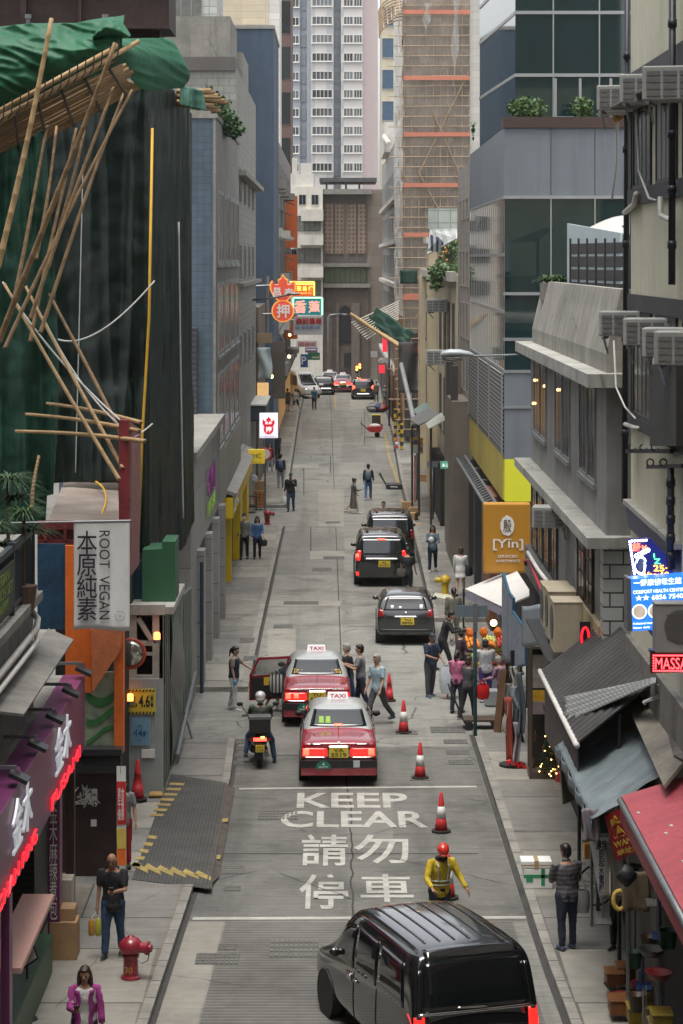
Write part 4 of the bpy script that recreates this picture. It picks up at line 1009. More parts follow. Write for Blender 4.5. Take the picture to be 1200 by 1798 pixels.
m = MB(); m.prism([at(x,y,d-.01) for x,y in [(472+(x-497)*.46,743+(y-507)*.46) for x,y in bat]],(0,-.02,0)); m.prism(disc(472,754,8.6,d-.012,.1),(0,-.03,0)); m.build('emblem', mat('emblem_red',(.5,.01,.03),.5,emit=(.8,.02,.05),es=.3), t)
m = MB(); m.text('押', at(467,759,d-.05),(1,0,0),(0,0,1),10*d/F,10*d/F,.02,.02); m.text('昌泰', at(466,745,d-.04),(1,0,0),(0,0,1),12*d/F,5*d/F,.02,.01); m.build('lettering', glow('white',(.9,.9,.9),(1,1,1),.8), t)
m = MB(); m.text('TAI CHEONG PAWNSHOP', at(458,768,d-.02),(1,0,0),(0,0,1),28*d/F,2.2*d/F,.01); m.build('small_lettering', mat('letter_red',(.35,.01,.015),.5), t)
m = MB(); m.tube([at(464,770,d+.2),at(464,830,d+.2)],.05,6); m.build('post', steel, t)
t = thing('round_sign', 'small round red rimmed traffic sign behind the yellow JHC sign', 'sign', at(467,812,106)); m = MB(); m.lathe([(.3,0),(.3,-.03)],at(466,797,106),20,'y'); m.build('rim', mat('rim_red2',(.5,.05,.05),.5), t); m = MB(); m.lathe([(.22,-.03),(.22,-.04)],at(466,797,106),20,'y'); m.build('plate', white, t); m = MB(); m.tube([at(466,797,106.1),gp(466,912,.1)],.04,6); m.build('post', steel, t)
# far background on the left and ahead
t = building('white old tenement with corner balconies closing the street', -5.0, -1.25, 232, 245, 18.6, mat('tenement_white',(.56,.53,.47),.75,var=.15,scale=.3,streak=.3))
for z in (8.2,11.3,14.4): window(t,'Y',(-2.75,231.98,z),2.5,1.35,5,framed,curtain); window(t,'Y',(-4.25,231.98,z),1.0,1.3,2,alu,glassd)
for x in (-3.2,-2.0): window(t,'Y',(x,231.98,16.9),.6,.9,2,alu,glassd)
m = MB(); m.box(-3.3,-1.2,230.6,232,15.3,16.4); m.box(-3.4,-1.2,231,232,9.9,10.9); m.box(-3.4,-1.2,231,232,13.0,14.0); m.build('balcony', mat('tenement_white',(.56,.53,.47),.75), t)
m = MB(); m.box(-5,-2.1,232.5,240,18.6,19.9); m.box(-4.2,-3.7,232.6,234,19.9,21.4); m.box(-3.4,-2.4,232.6,234,19.9,20.9); m.build('roof_hut', palew, t)
t = building('brown stone and beige grid block facing down the street with tall grilles', -1.2, 9, 234, 250, 18.4, mat('beige_stone',(.235,.195,.16),.7,var=.12,scale=.3,tile=(2.2,1.2,.03,(.2,.16,.13),0)))
m = MB(); m.box(-1.25,3.2,233.7,234,.0,8.8); m.build('podium', brownw, t)
m = MB(); m.box(-1.3,3.3,233.2,233.9,8.9,9.3); m.box(-1.3,3.3,233.3,234,10.9,11.3); m.box(-1.3,3.5,232.5,234,17.9,18.4); m.build('cornice', concrete, t)
window(t,'Y',(.9,233.95,9.4),4.0,1.4,8,framed,mat('greenish_glass',(.14,.17,.10),.3,var=.2))
grl = mat('grille_brown',(.13,.095,.07),.8,var=.2,scale=.6,tile=(.38,.42,.11,(.30,.22,.17),0)); grlf = mat('grille_dark',(.025,.02,.018),.8)
for x0,x1 in ((-1.05,-.2),(-.05,.75),(1.15,1.95),(2.1,2.9)):
    m = MB(); m.box(x0,x1,233.75,234,12.2,17.0); m.build('grille', grl, t)
m = MB(); m.box(-1.1,2.95,233.9,234,11.35,12.15); m.box(-1.1,2.95,233.9,234,17.05,17.85); m.build('vent_band', mat('band_grey',(.12,.11,.1),.7), t)
m = MB(); m.prism([(.3,233.55,3.6),(1.5,233.55,3.6),(1.5,233.55,6.4),(1.3,233.55,7.0),(.9,233.55,7.2),(.5,233.55,7.0),(.3,233.55,6.4)],(0,.2,0)); m.box(.8,1.9,233.5,233.7,1.2,2.6); m.build('arched_window', mat('arch_dark',(.03,.03,.035),.2), t)
m = MB(); m.box(.05,.3,233.4,233.7,0,7.4); m.box(1.5,2.3,233.4,233.7,0,7.4); m.box(-1.2,-.4,233.4,233.7,0,6.5); m.build('pier', mat('pier_stone',(.15,.122,.105),.7,var=.2,tile=(1.1,.9,.03,(.13,.1,.09),0)), t)
m = MB(); m.box(-1.6,4,236,245,19.2,19.6); m.box(-1.0,-.8,236.5,237,18.4,19.2); m.box(.9,1.1,236.5,237,18.4,19.2); m.box(2.2,2.4,236.5,237,18.4,19.2); m.build('roof_shelter', mat('shelter_dark',(.06,.06,.065),.6), t)
# white tower
Dt = 372.; tw = mat('tower_white',(.62,.60,.585),.7,var=.06,scale=.1); tg = mat('tower_grey',(.34,.37,.41),.7,var=.06); tb = mat('tower_bluegrey',(.25,.29,.34),.6,var=.1)
t = thing('tower_block', 'tall white and pale grey residential tower with many windows', 'tower', (-.5,380,0))
def col_(x0,x1,dd,mm,nm,z0=0): a, b = at(x0,0,Dt), at(x1,0,Dt); m = MB(); m.box(a.x,b.x,Dt+dd,Dt+14,z0,62); m.build(nm,mm,t)
col_(511,527,1.5,tg,'grey_pier'); col_(527,539,2.2,tg,'recess'); col_(539,546,.8,tg,'fin'); col_(546,586,0,tw,'white_bay'); col_(586,599,2.2,tg,'recess'); col_(599,637,.3,tw,'white_bay'); col_(637,664,1.2,mat('tower_pink',(.52,.44,.44),.7,var=.05),'side_wall')
sx_ = Dt/F; tpan = mat('tower_pane',(.10,.11,.12),.2,var=.3,rand=.8,spec=.4)
for i in range(13):
    y = 300-i*32.2 + 0
    for cx,w,cols in ((566,34,5),(612,15,3),(629,13,3),(519,11,2)):
        z = at(0,y,Dt).z; dd = 0 if cx==566 else 1.5 if cx == 519 else .3
        window(t,'Y',(at(cx,0,Dt).x,Dt+dd-.02,z),w*sx_,13*sx_,cols,white,[tpan,curtain,tpan][(i*3+cx)%3],1,True,.1)
m = MB()
for i in range(13):
    y = 300-i*32.2; bbox_px(m,528,538,y-13,y+8,Dt+2.1,.1); bbox_px(m,587,598,y-13,y+9,Dt+2.1,.1)
m.build('recess_window', tb, t)
m = MB()
for i in range(13):
    y = 300-i*32.2; bbox_px(m,546,553,y+3,y+18,Dt-.05,.05); bbox_px(m,574,586,y+3,y+18,Dt-.05,.05); bbox_px(m,599,604,y+3,y+18,Dt+.25,.05)
m.build('grey_panel', mat('tower_panel',(.45,.46,.48),.7,var=.05), t)
t = building('cream clad tower with a white corner band beyond the blue block', -15, -8.4, 300, 312, 70, creamw, 'tower', name='tower_block')
m = MB(); m.box(-8.4,-7.0,300.2,312,0,70); m.build('corner_band', mat('band_white',(.62,.6,.55),.6,var=.05,tile=(9,.9,.04,(.45,.44,.4),0)), t)
t = building('narrow brown tower with dark glass bands beside the white tower', -8.2, -6.4, 350, 362, 60, mat('tower_brown',(.13,.07,.06),.6,var=.1), 'tower', name='tower_block')
for i in range(9): window(t,'Y',(-7.35,349.95,26+i*6.6-8),1.5,4.6,1,framed,glassd)
# ---------------------------------------------------------------- buildings, right side
def parts(t, name, mm, boxes):
    for b in boxes: MB().box(*b).build(name, mm, t)
creamp = mat('cream_render', (.60,.58,.44), .8, var=.12, scale=.5, streak=.25, grunge=.2)
bandd = mat('band_charcoal', (.045,.045,.05), .7, var=.2)
pipeb = mat('pipe_black', (.02,.022,.03), .45, .2, var=.15)
greyr = mat('grey_render', (.245,.242,.228), .8, var=.22, scale=.6, streak=.5, bump=.25, grunge=.5)
ledge = mat('ledge_stone', (.36,.355,.32), .8, var=.25, scale=1.2, streak=.5, grunge=.7)
# cream building at the right edge
t = building('cream rendered building with charcoal window bands at the right edge', 5.2, 11, 30, 42.6, 19, creamp)
parts(t,'band',bandd,[(5.14,5.2,30,42.65,14.25,14.85),(5.14,5.2,30,42.65,12.55,12.82),(5.14,5.2,30,42.65,10.72,11.0),(5.14,5.2,30,42.65,8.7,8.9),(5.15,5.2,42.2,42.62,8.9,10.72),(5.15,5.2,42.2,42.62,12.82,14.25)])
for z,h in ((12.88,1.34),(8.98,1.66),(16.6,1.4)):
    for d in (40.9,37.9,34.9): window(t,'R',(5.19,d,z),2.2,h,4,framed,curtain if d<40 else glassd,1,False,.07)
MB().box(5.1,5.2,30,42.6,3.5,5.0).build('shop_band', dirty, t)
def ac(lab, pos, rz=0, s=1., grp='air conditioners on the cream building', mm=None, back=False):
    pos = V(pos); r = thing('air_conditioner', lab, 'air conditioner', pos, grp, rz)
    w, dp, h = .75*s, .62*s, .45*s
    MB().box(-w/2,w/2,-dp/2,dp/2,0,h).build('casing', mm or mat('ac_casing',(.33,.335,.32),.5,var=.15,streak=.25,rand=.15), r, bevel=.02, local=True)
    m = MB(); q_ = 3
    for i in range(q_):
        for j in range(4): m.box(-w*.42+i*w*.29,-w*.42+i*w*.29+w*.24,-dp/2-.012,-dp/2,h*(.12+j*.2),h*(.12+j*.2)+h*.13)
    m.build('grille', mat('grille_grey',(.14,.14,.135),.6), r, local=True)
    m = MB(); m.box(-w/2-.012,-w/2,-dp*.3,dp*.35,h*.2,h*.8); m.build('side_vent', dkmetal, r, local=True)
    m = MB()
    for x in (-w*.4,w*.4): m._bar(V((x,-dp/2,-.03)),V((x,dp/2+.05,-.03)),.04,.04); m._bar(V((x,-dp*.3,-.03)),V((x,dp/2+.05,-.3)),.03,.03)
    m.build('bracket', steel, r, local=True)
    return r
for px,py,d,s,l in ((1088,195,41.6,.95,'pale air conditioner beside the upper corner of the cream building'),(1134,182,38.2,1.0,'grey air conditioner on the upper shelf of the cream building'),(1182,178,35.2,1.1,'air conditioner at the right edge on the upper shelf of the cream building'),
   (1092,590,41.3,.95,'air conditioner farthest up the street in the middle row of the cream building'),(1138,606,38.0,.95,'second air conditioner in the middle row of the cream building'),(1174,626,35.6,.95,'dark sided third air conditioner in the middle row of the cream building'),(1202,640,34.0,1.05,'nearest air conditioner in the middle row, cut by the right edge')):
    c = at(px,py,d); ac(l,(c.x,d,c.z),rad(-14),s)
m = MB(); a = at(1075,196,43); m.slab((4.7,43.6,a.z),(5.2,43.6,a.z),(5.2,36,a.z),(4.7,36,a.z),.04); single('steel_shelf', m, dirty, 'steel shelf holding the upper air conditioners of the cream building', 'shelf')
for lab,pts in (('tall black drain pipe standing clear of the cream building corner',[(1102,-40,43.4),(1101,300,43.4),(1097,880,43.2)]),('second black drain pipe on the cream wall near the right edge',[(1181,-40,36.3),(1180,500,36.3)]),('black pipe on the cream wall beside the LED signs',[(1178,820,36.4),(1178,1000,36.4)])):
    P = [at(*p) for p in pts]; m = MB(); m.tube(P,.055,8)
    for k in range(5): c = P[0].lerp(P[-1],.15+k*.18); m.lathe([(.07,-.06),(.07,.06)],c,8)
    single('drain_pipe', m, pipeb, lab, 'pipe', smooth=True)
for lab,pts,r_ in (('short white pipe stub at the upper drain of the cream building',[(1118,340,40.8),(1114,358,41.2),(1097,373,43.2)],.05),('short white pipe stub leading to the second black pipe',[(1160,345,37.7),(1160,378,37.7),(1178,387,36.4)],.045),('white pipe stub low beside the window of the cream building',[(1098,745,43),(1112,750,41.4),(1120,752,40.8)],.04),('white condensate hose hanging from the upper air conditioner',[(1119,195,40.5),(1122,300,40.5),(1140,348,39),(1152,352,38)],.02),('white hose with a yellow tie hanging in front of the grey panels',[(1084,210,43.6),(1083,290,43.6),(1075,350,43.6)],.022),('white hose hanging from the middle air conditioner',[(1078,598,43),(1082,680,43),(1098,715,42.3),(1116,735,40.8)],.018)):
    P = [at(*p) for p in pts]; m = MB(); m.tube(P,r_,7); single('drain_hose' if r_<.03 else 'pipe_stub', m, pvc, lab, 'pipe' if r_>.03 else 'hose', smooth=True)
m = MB(); q = random.Random(4); c = at(1086,204,43.5)
m.tube([c+V((q.uniform(-.1,.1),q.uniform(-.06,.06),q.uniform(-.12,.12))) for k in range(26)]+[at(1100,190,43.3)], .014, 5); single('tie_cord', m, ropey, 'tangled yellow cord under the upper pale air conditioner', 'cord')
t = thing('advert_sign', 'pale pink advertisement panel in a dark frame below the middle air conditioners', 'sign', at(1180,780,39.5))
a,b,c,d = at(1155,783,37.6),at(1202,783,34.9),at(1202,640,34.9),at(1155,640,37.6)
m = MB(); m.slab(a,b,c,d,.12); m.build('frame', framed, t)
o_ = V((-.03,-.04,0)); m = MB(); m.slab(a.lerp(c,.04)+o_,b.lerp(d,.06)+o_,c.lerp(a,.04)+o_,d.lerp(b,.06)+o_,.006); m.build('poster', mat('poster_grey',(.30,.30,.33),.4,var=.1), t)
o_ = V((-.05,-.06,0)); m = MB(); m.prism([p+o_ for p in (at(1163,778,37.1),at(1190,778,35.6),at(1200,712,35.0),at(1184,705,35.9))],(0,-.004,0)); m.build('pink_shape', mat('poster_pink',(.42,.22,.27),.4), t)
t = thing('iron_bracket', 'black wrought iron bracket with scrolls under the advertisement panel', 'bracket', at(1150,830,40))
m = MB(); m._bar(at(1102,792,42.1),at(1180,792,36.5),.07,.07); m._bar(at(1138,820,38.8),at(1200,818,35.2),.06,.06)
for x in (1110,1130,1150): m.tube([at(x+6*math.cos(a),786+6*math.sin(a),41.0-(x-1110)*.07) for a in [k*.5 for k in range(10)]],.012,5)
for x in (1142,1165): m.tube([at(x+6*math.cos(a),812+6*math.sin(a),38.7-(x-1142)*.07) for a in [k*.52 for k in range(13)]],.014,5)
m.build('bracket', pipeb, t)
# grey corner building
t = building('grey rendered corner building with a sloped parapet and a row of tall windows', 5.0, 11, 44.7, 62, 9.25, greyr)
MB().box(4.62,11,44.35,62.3,9.25,9.5).build('cornice', ledge, t)
m = MB(); m.prism([(5.02,44.9,9.5),(5.02,44.9,9.85),(5.3,44.9,11.05),(5.5,44.9,11.05),(5.5,44.9,9.5)],(0,16.9,0)); m.prism([(5.5,44.95,9.5),(11,44.95,9.5),(11,44.95,10.95),(5.5,44.95,10.95)],(0,.25,0)); m.build('parapet', mat('parapet_concrete',(.29,.278,.245),.85,var=.3,scale=.7,streak=.7,bump=.25,grunge=.7), t)
MB().box(4.6,5.2,44.3,62.3,6.3,6.5).build('ledge', ledge, t); MB().box(5.2,11,44.4,44.7,6.3,6.5).build('ledge_return', ledge, t)
for d,w in ((59.0,3.6),(53.2,3.6),(47.9,3.2)):
    for k in range(2): window(t,'R',(4.99,d-w*.25+k*w*.5,7.35),w*.42,1.75,2,alu,mat('shop_window_warm',(.035,.03,.025),.05,spec=.8),1,True,.06)
lit = mat('window_warm_lit',(.6,.35,.12),.5,emit=(1,.55,.2),es=2.2)
m = MB()
for d,z in ((60.2,8.6),(57.4,8.6),(53.9,8.7),(60.6,8.0)): m.sphere((4.95,d,z),.035,8,6)
m.build('lamp_glow', lit, t)
parts(t,'tile_corner',mat('white_brick_tile',(.42,.43,.41),.35,var=.1,tile=(.5,.26,.018,(.05,.05,.05),.5)),[(4.98,11,44.55,44.7,2.6,6.3),(4.93,5.0,44.56,45.1,2.6,6.3)])
MB().box(4.9,5.0,45.1,50.2,3.6,4.75).build('lit_wall', mat('cream_tile_wall',(.45,.36,.22),.4,var=.15,tile=(.4,.4,.012,(.2,.16,.1),0)), t)
for d in (48.9,47.4): window(t,'R',(4.97,d,4.85),1.2,1.35,2,woodd,glassd,3,False,.08)
for d in (60.4,58.8,57,55): window(t,'R',(4.97,d,4.4),1.3,1.75,2,framed,glassd,1,False,.06)
m = MB(); m.box(4.85,5.0,50.3,62,3.6,4.3); m.build('wall_panel', mat('panel_grey_dark',(.12,.12,.12),.6,var=.3,scale=1), t)
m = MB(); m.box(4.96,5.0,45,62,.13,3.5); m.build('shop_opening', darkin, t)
bulb = mat('bulb_warm_lit',(1,.8,.5),.3,emit=(1,.72,.35),es=7)
t = thing('light_string', 'string of warm bulbs along the ledge below the lit cream wall', 'lights', (4.8,47,3.4))
m = MB()
for k in range(26): d = 44.9+k*.21; m.sphere((4.82+.05*(k%2),d,3.5+.09*((k*7)%3)+ .01*k),.045,6,5)
m.build('bulbs', bulb, t); m = MB(); m.tube([(4.85,44.8,3.5),(4.85,50.4,3.75)],.015,5); m.build('cable', black, t)
t = thing('neon_tube', 'small red neon loop beside the warm bulbs', 'neon sign', (4.7,45.6,3.0)); m = MB(); c = at(1028,1120,45.6); m.tube([c+V((.07*math.cos(a),0,.2*math.sin(a))) for a in [k*.5 for k in range(13)]],.025,6); m.build('tube', redneon, t); m = MB(); m.box(c.x-.1,c.x+.1,45.62,45.66,c.z-.3,c.z+.3); m.build('board', black, t)
c = at(975,925,52); ac('white air conditioner hung on the grey building beside the dark windows',(c.x-.1,52,c.z),rad(-10),1.0,'air conditioners on the grey building')
# roof terrace of the grey building
t = thing('slat_fence', 'dark slatted screen fence on the roof terrace of the grey building', 'fence', (6.2,52,11.2))
a, b = at(1003,0,59.6), at(1098,0,53.5)
dkslat = mat('slat_charcoal',(.04,.036,.036),.6,var=.2)
for k in range(7): 
    p = a.lerp(b,k/6); z0,z1 = 10.2, H-(420-456)*p.y/F; MB().box(p.x-.04,p.x+.04,p.y-.04,p.y+.04,z0,z1+.02).build('post', dkslat, t)
m = MB()
for k in range(5):
    z0 = 10.5+k*.31; m.slab((a.x,a.y+.06,z0),(b.x,b.y+.06,z0),(b.x,b.y+.06,z0+.25),(a.x,a.y+.06,z0+.25),.02)
m.build('slats', dkslat, t)
m = MB(); m.slab((a.x,a.y+.5,10.6),(b.x,b.y+.5,10.6),(b.x,b.y+.5,12.2),(a.x,a.y+.5,12.5),.05); m.build('pale_sheet', mat('pale_blue_sheet',(.45,.53,.55),.5,var=.1), t)
t = thing('terrace_parasol', 'pale canvas canopy over the roof terrace of the grey building', 'canopy', at(1070,405,52))
m = MB(); m.grid(lambda u,v: at(1034+u*72,(402-22*math.sin(min(1,u*1.2)*1.4)*(1-v))+v*10,61-v*3),10,6,.03); m.build('canvas', mat('canvas_pale',(.45,.43,.4),.8,var=.1), t, smooth=True)
p = at(1095,410,59); m = MB(); m.tube([(p.x,p.y,10),(p.x,p.y,p.z+.2)],.04,6); m.build('pole', steel, t)
t = thing('potted_plant', 'glossy green plant leaning over the sloped parapet of the grey building', 'plant', at(980,498,60.5))
m = MB(); c = at(978,486,60.5)
for k in range(5): blades(m,c+V((-.25+k*.13,.2*(k%2),-.15)),46,.55,.045,k+40,1.,1.3)
m.build('foliage', [leafC, leafA], t); m = MB(); m.box(c.x-.4,c.x+.4,60.3,60.8,c.z-.6,c.z-.15); m.build('planter', concrete, t)
# glass building
gl = mat('curtain_glass',(.006,.022,.023),.025,var=.3,scale=.35,spec=1.,coat=.35); mull = mat('mullion_silver',(.42,.43,.43),.35,.7,var=.1)
pan = mat('grey_blue_panel',(.17,.19,.21),.5,.2,var=.1,scale=.3,streak=.3)
t = building('dark glass office building with grey panel bands and a planted ledge', 5.0, 13, 71.5, 90, 15.5, None)
def ring(mm, nm, z0, z1, e=0., x1=13): m = MB(); m.box(5.0-e,x1,71.5-e,90,z0,z1); return m.build(nm,mm,t)
ring(gl,'curtain_wall',8.3,13.45); ring(pan,'panel_band',13.45,15.5,.02); ring(pan,'lower_panel_band',5.7,8.3,.02)
parts(t,'base_sign',mat('sign_lime',(.52,.52,.03),.45,var=.05,emit=(.5,.5,.02),es=.12),[(5.0,6.2,71.47,72,4.45,5.7)])
parts(t,'street_sign',mat('sign_mustard',(.42,.33,.07),.5,var=.25,scale=.4,streak=.2),[(4.97,5.3,72,90,4.45,5.75)])
m = MB(); m.box(5.1,13,72,90,.13,4.45); m.build('shop_interior', darkin, t)
parts(t,'mullion',mull,[(4.95,13,71.44,71.5,z,z+.09) for z in (13.4,10.55,9.2,8.25)]+[(4.95,13,71.44,71.48,7.2,7.26)]+[(4.97,4.998,71.5,90,z,z+.09) for z in (13.4,11.7,10.,8.25)])
parts(t,'mullion',mull,[(x-.02,x+.02,71.45,71.5,8.35,13.4) for x in (6.36,7.66)]+[(4.985,4.998,71.6+k*1.02,71.66+k*1.02,8.35,13.4) for k in range(18)])
parts(t,'panel_joint',mat('joint_dark',(.06,.07,.08),.6),[(x-.012,x+.012,71.47,71.49,13.5,15.5) for x in (6.36,7.66)])
m = MB(); m.box(4.93,4.99,71.6,90,5.9,8.2); m.build('louvre', mat('louvre_silver',(.36,.36,.35),.5,.4,var=.1,stripe=(2,.13,(.05,.05,.05))), t)
parts(t,'louvre_frame',mull,[(4.90,4.935,d,d+.2,5.85,8.25) for d in (71.5,77.5,83.5,89.8)])
parts(t,'ledge_planter',mat('planter_brown',(.055,.03,.025),.6,var=.2),[(4.95,13,71.4,72.2,15.5,15.82)])
m = MB(); m.prism([(5.45,73.4,15.5),(13,73.4,15.5),(13,90,15.5),(5.0,90,15.5),(5.0,84,15.5)],(0,0,12)); m.build('upper_glass', gl, t)
parts(t,'mullion',mull,[(5.45,13,73.34,73.4,z,z+.1) for z in (17.15,19.05,20.3,22.4)]+[(x-.02,x+.02,73.35,73.4,15.6,27) for x in (6.6,8.0,9.3)])
for z in (17.15,19.05,20.3,22.4):
    m = MB(); m.slab((5.43,73.36,z),(4.97,84,z),(4.97,84,z+.1),(5.43,73.36,z+.1),.06); m.build('mullion', mull, t)
parts(t,'vent_window',mull,[(6.62,7.45,73.3,73.38,15.85,15.95),(6.62,6.7,73.3,73.38,15.95,17.1),(7.37,7.45,73.3,73.38,15.95,17.1),(8.3,8.38,73.3,73.38,15.9,17.1)])
m = MB(); m.grid(lambda u,v: V((5.02+u*1.7,71.2-.1*math.sin(u*9),9.6+v*1.9*(1-.25*u)-.3*u)),10,8,.01) if False else None
for k,(px,py,rx,n) in enumerate(((925,192,.62,700),(1022,190,.35,360))):
    c = at(px,py,71.9); r = thing('ledge_shrub', ['wide leafy shrub on the brown ledge of the glass building','small upright shrub on the brown ledge of the glass building'][k], 'shrub', (c.x,71.9,15.82))
    m = MB(); leaves(m,c,(rx,.35,.34),n,.13,60+k); m.build('foliage',[leafC,leafA],r); m = MB(); m.tube([(c.x,71.9,15.7),c],.03,5); m.build('stem', woodd, r)
c = at(838,228,88); r = thing('ledge_shrub','small hanging shrub at the far street corner of the glass building','shrub',(c.x,88,c.z-.5)); m = MB(); leaves(m,c,(.2,.4,.5),160,.15,66); m.build('foliage',[leafC,leafA],r)
# truss under the mustard sign, shop canopies, mint pillar
t = thing('lamp_truss', 'open steel truss with lamps hung below the mustard street sign', 'truss', (4.6,80,3.9))
m = MB(); m._bar(V((4.5,72,4.2)),V((4.5,90,4.2)),.07,.07); m._bar(V((4.8,72,4.3)),V((4.8,90,4.3)),.07,.07)
for k in range(24): d = 72+k*.75; m._bar(V((4.5,d,4.2)),V((4.8,d+.37,4.3)),.035,.035); m._bar(V((4.8,d+.37,4.3)),V((4.5,d+.75,4.2)),.035,.035)
m.build('lattice', steel, t)
t = thing('shop_unit', 'row of narrow shop entrances below the mustard sign with a mint green column', 'shop', (4.9,83,.13))
parts(t,'column',mat('mint_paint',(.20,.36,.29),.5,var=.1),[(4.72,5.0,91.2,92.8,.13,3.6)])
parts(t,'column',mat('shop_column_dark',(.05,.05,.055),.4,var=.2),[(4.85,5.1,d,d+.5,.13,4.3) for d in (72.2,80,84.5,88)])
parts(t,'column',mat('shop_column_rust',(.2,.08,.045),.6,var=.2),[(4.8,5.1,75.5,79.2,.13,4.2)])
t = thing('shop_sign','green and white lit shop sign across the right pavement','sign',at(789,822,94)); sgn(t,'box',774,803,811,823,94.,.25,mat('sign_green_lit',(.06,.2,.13),.4,emit=(.1,.4,.25),es=.25))
m = MB(); m.text('GreenPrint', at(783,820,93.98),(1,0,0),(0,0,1),19*94/F,6*94/F,.02,.01); m.prism([at(776,819,93.98),at(782,819,93.98),at(779,813,93.98)],(0,-.02,0)); m.build('lettering', glow('softwhite',(.8,.8,.8),(.9,1,.95),.6), t)
# Yin sign
t = thing('hanging_sign','large mustard brown sign reading Yin hung beside the grey building','sign',at(890,1007,66)); d = 66.
a,b = at(849,1007,d),at(932,883,d); m = MB(); m.box(a.x,b.x,d,d+.28,a.z,b.z); m.build('box', mat('sign_ochre',(.46,.22,.025),.4,var=.06,scale=.5), t, bevel=.06)
m = MB(); c = at(891,923,d-.01); n = 24; m.prism([c+V((.19*math.cos(k*math.tau/n)*(1+.06*math.sin(3*k)),0,.275*math.sin(k*math.tau/n)*(1+.05*math.cos(2*k)))) for k in range(n)],(0,-.012,0)); m.build('emblem', letterw, t)
m = MB(); m.text('殷', c+V((-.11,-.014,-.17)),(1,0,0),(0,0,1),.22,.34,.01); m.build('emblem_lettering', mat('letter_brown',(.12,.08,.03),.6), t)
m = MB(); m.text('[Yīn]', at(866,966,d-.01),(1,0,0),(0,0,1),53*d/F,20*d/F,.015,.005); m.text('SERVICED', at(874,979,d-.01),(1,0,0),(0,0,1),35*d/F,4.5*d/F,.012); m.text('APARTMENTS', at(871,987,d-.01),(1,0,0),(0,0,1),42*d/F,4.5*d/F,.012); m.build('lettering', letterw, t)
m = MB(); m._bar(at(932,895,d+.15),at(960,895,d+.15),.06,.06); m._bar(at(932,990,d+.15),at(960,990,d+.15),.06,.06); m.build('bracket', steel, t)
# wall lamp over the road
t = thing('street_lamp','grey street lamp on a long arm reaching over the road from the right','street lamp',(5.0,61.8,9)); d = 61.8
m = MB(); m.tube([at(936,622,d),at(830,625,d)],.025,8); m.build('arm', steel, t)
m = MB(); prof = [(775,626,.05),(778,622,.10),(790,620,.13),(808,620,.125),(822,622,.10),(832,624,.05)]
m.tube([at(x,y,d) for x,y,_ in prof],[r for _,_,r in prof],12,True,(1.3,.8)); m.build('lamp_head', mat('lamp_shell',(.33,.36,.37),.5,.2,var=.1), t, smooth=True)
m = MB(); m.tube([at(778,630,d),at(792,632,d),at(812,631,d)],[.06,.1,.06],10,True,(1.3,.5)); m.build('lens', mat('lamp_lens',(.12,.13,.13),.2), t, smooth=True)
# tile building, cream building, scaffolded tower
t = building('narrow beige tiled building with grouped slit windows', 5.0, 12, 90.2, 99, 15.2, mat('beige_tile',(.29,.26,.23),.6,var=.12,scale=.4,tile=(.9,.45,.015,(.22,.19,.17),0)))
for z in (13.2,10.6,8.6,6.6,4.6):
    for d in (91.6,93.9,96.2): window(t,'R',(4.99,d,z),1.3,1.3 if z<13 else .7,3,mat('beige_frame',(.3,.27,.24),.6),glassd,1,False,.05)
parts(t,'porch_block',mat('granite_brown',(.17,.145,.12),.5,var=.2,scale=.6,streak=.3),[(4.35,5.0,90.3,95.5,.13,6.3),(4.45,5.0,95.6,98.9,.13,7.6)])
parts(t,'porch_post',mat('porch_dark',(.05,.045,.04),.6),[(4.33,4.6,91,91.4,6.3,7.6),(4.33,4.6,94.6,95.0,6.3,7.6)])
t = building('old cream building with a planted roof terrace and tall windows', 4.95, 12, 99.2, 136, 11.0, mat('cream_old',(.50,.45,.33),.8,var=.15,scale=.35,streak=.35))
MB().box(4.7,4.95,99.2,136,10.7,11.1).build('coping', palew, t)
for z in (7.4,3.9):
    for d in (101.5,105.5,109.5,114,120,126,131): window(t,'R',(4.94,d,z),1.6,2.3,3,framed,glassd,1,True,.07)
parts(t,'pilaster',mat('cream_bright',(.58,.49,.34),.7,var=.1),[(4.55,4.95,118.5,121,.13,12.4),(4.6,4.95,132,134,.13,10.7)])
parts(t,'cornice',palew,[(4.4,4.95,118,121.5,12.4,12.7)])
c = at(753,548,108); ac('air conditioner high on the old cream building',(4.6,108,c.z),rad(-20),1.3,'air conditioners on the old cream building')
c = at(756,640,104); ac('air conditioner low on the old cream building above the tin roofs',(4.5,104,c.z),rad(-20),1.4,'air conditioners on the old cream building')
parts(t,'red_sign',mat('sign_dark_red',(.28,.01,.03),.5),[(4.8,4.95,101.6,102.4,3.7,5.6)])
r = thing('roof_planting','wild flowering plants spilling over the roof terrace of the old cream building','plants',(5.1,108,11.1)); m = MB()
for k,(px,py,rx,rz_) in enumerate(((790,450,.5,.5),(772,478,.45,.35),(800,440,.3,.4),(765,490,.25,.6),(783,470,.6,.3))): leaves(m,at(px,py,108-k),(rx,1.2,rz_),260,.2,80+k,.3)
m.build('foliage',[leafA,leafC],r); m = MB(); q = random.Random(6)
for k in range(26): m.sphere(at(q.uniform(775,803),q.uniform(436,470),107+q.uniform(-.6,.6)),.06,5,4)
m.build('blossom', mat('blossom_orange',(.6,.22,.08),.6), r)
t = thing('roof_shelter','corrugated lean-to with a striped awning on the roof of the old cream building','shelter',(5.4,114,11))
m = MB(); m.slab(at(752,448,114),at(803,420,108),at(803,402,112),at(757,404,118),.06); m.build('roof', mat('tin_white',(.5,.52,.5),.5,.3,stripe=(0,.3,(.36,.38,.36))), t)
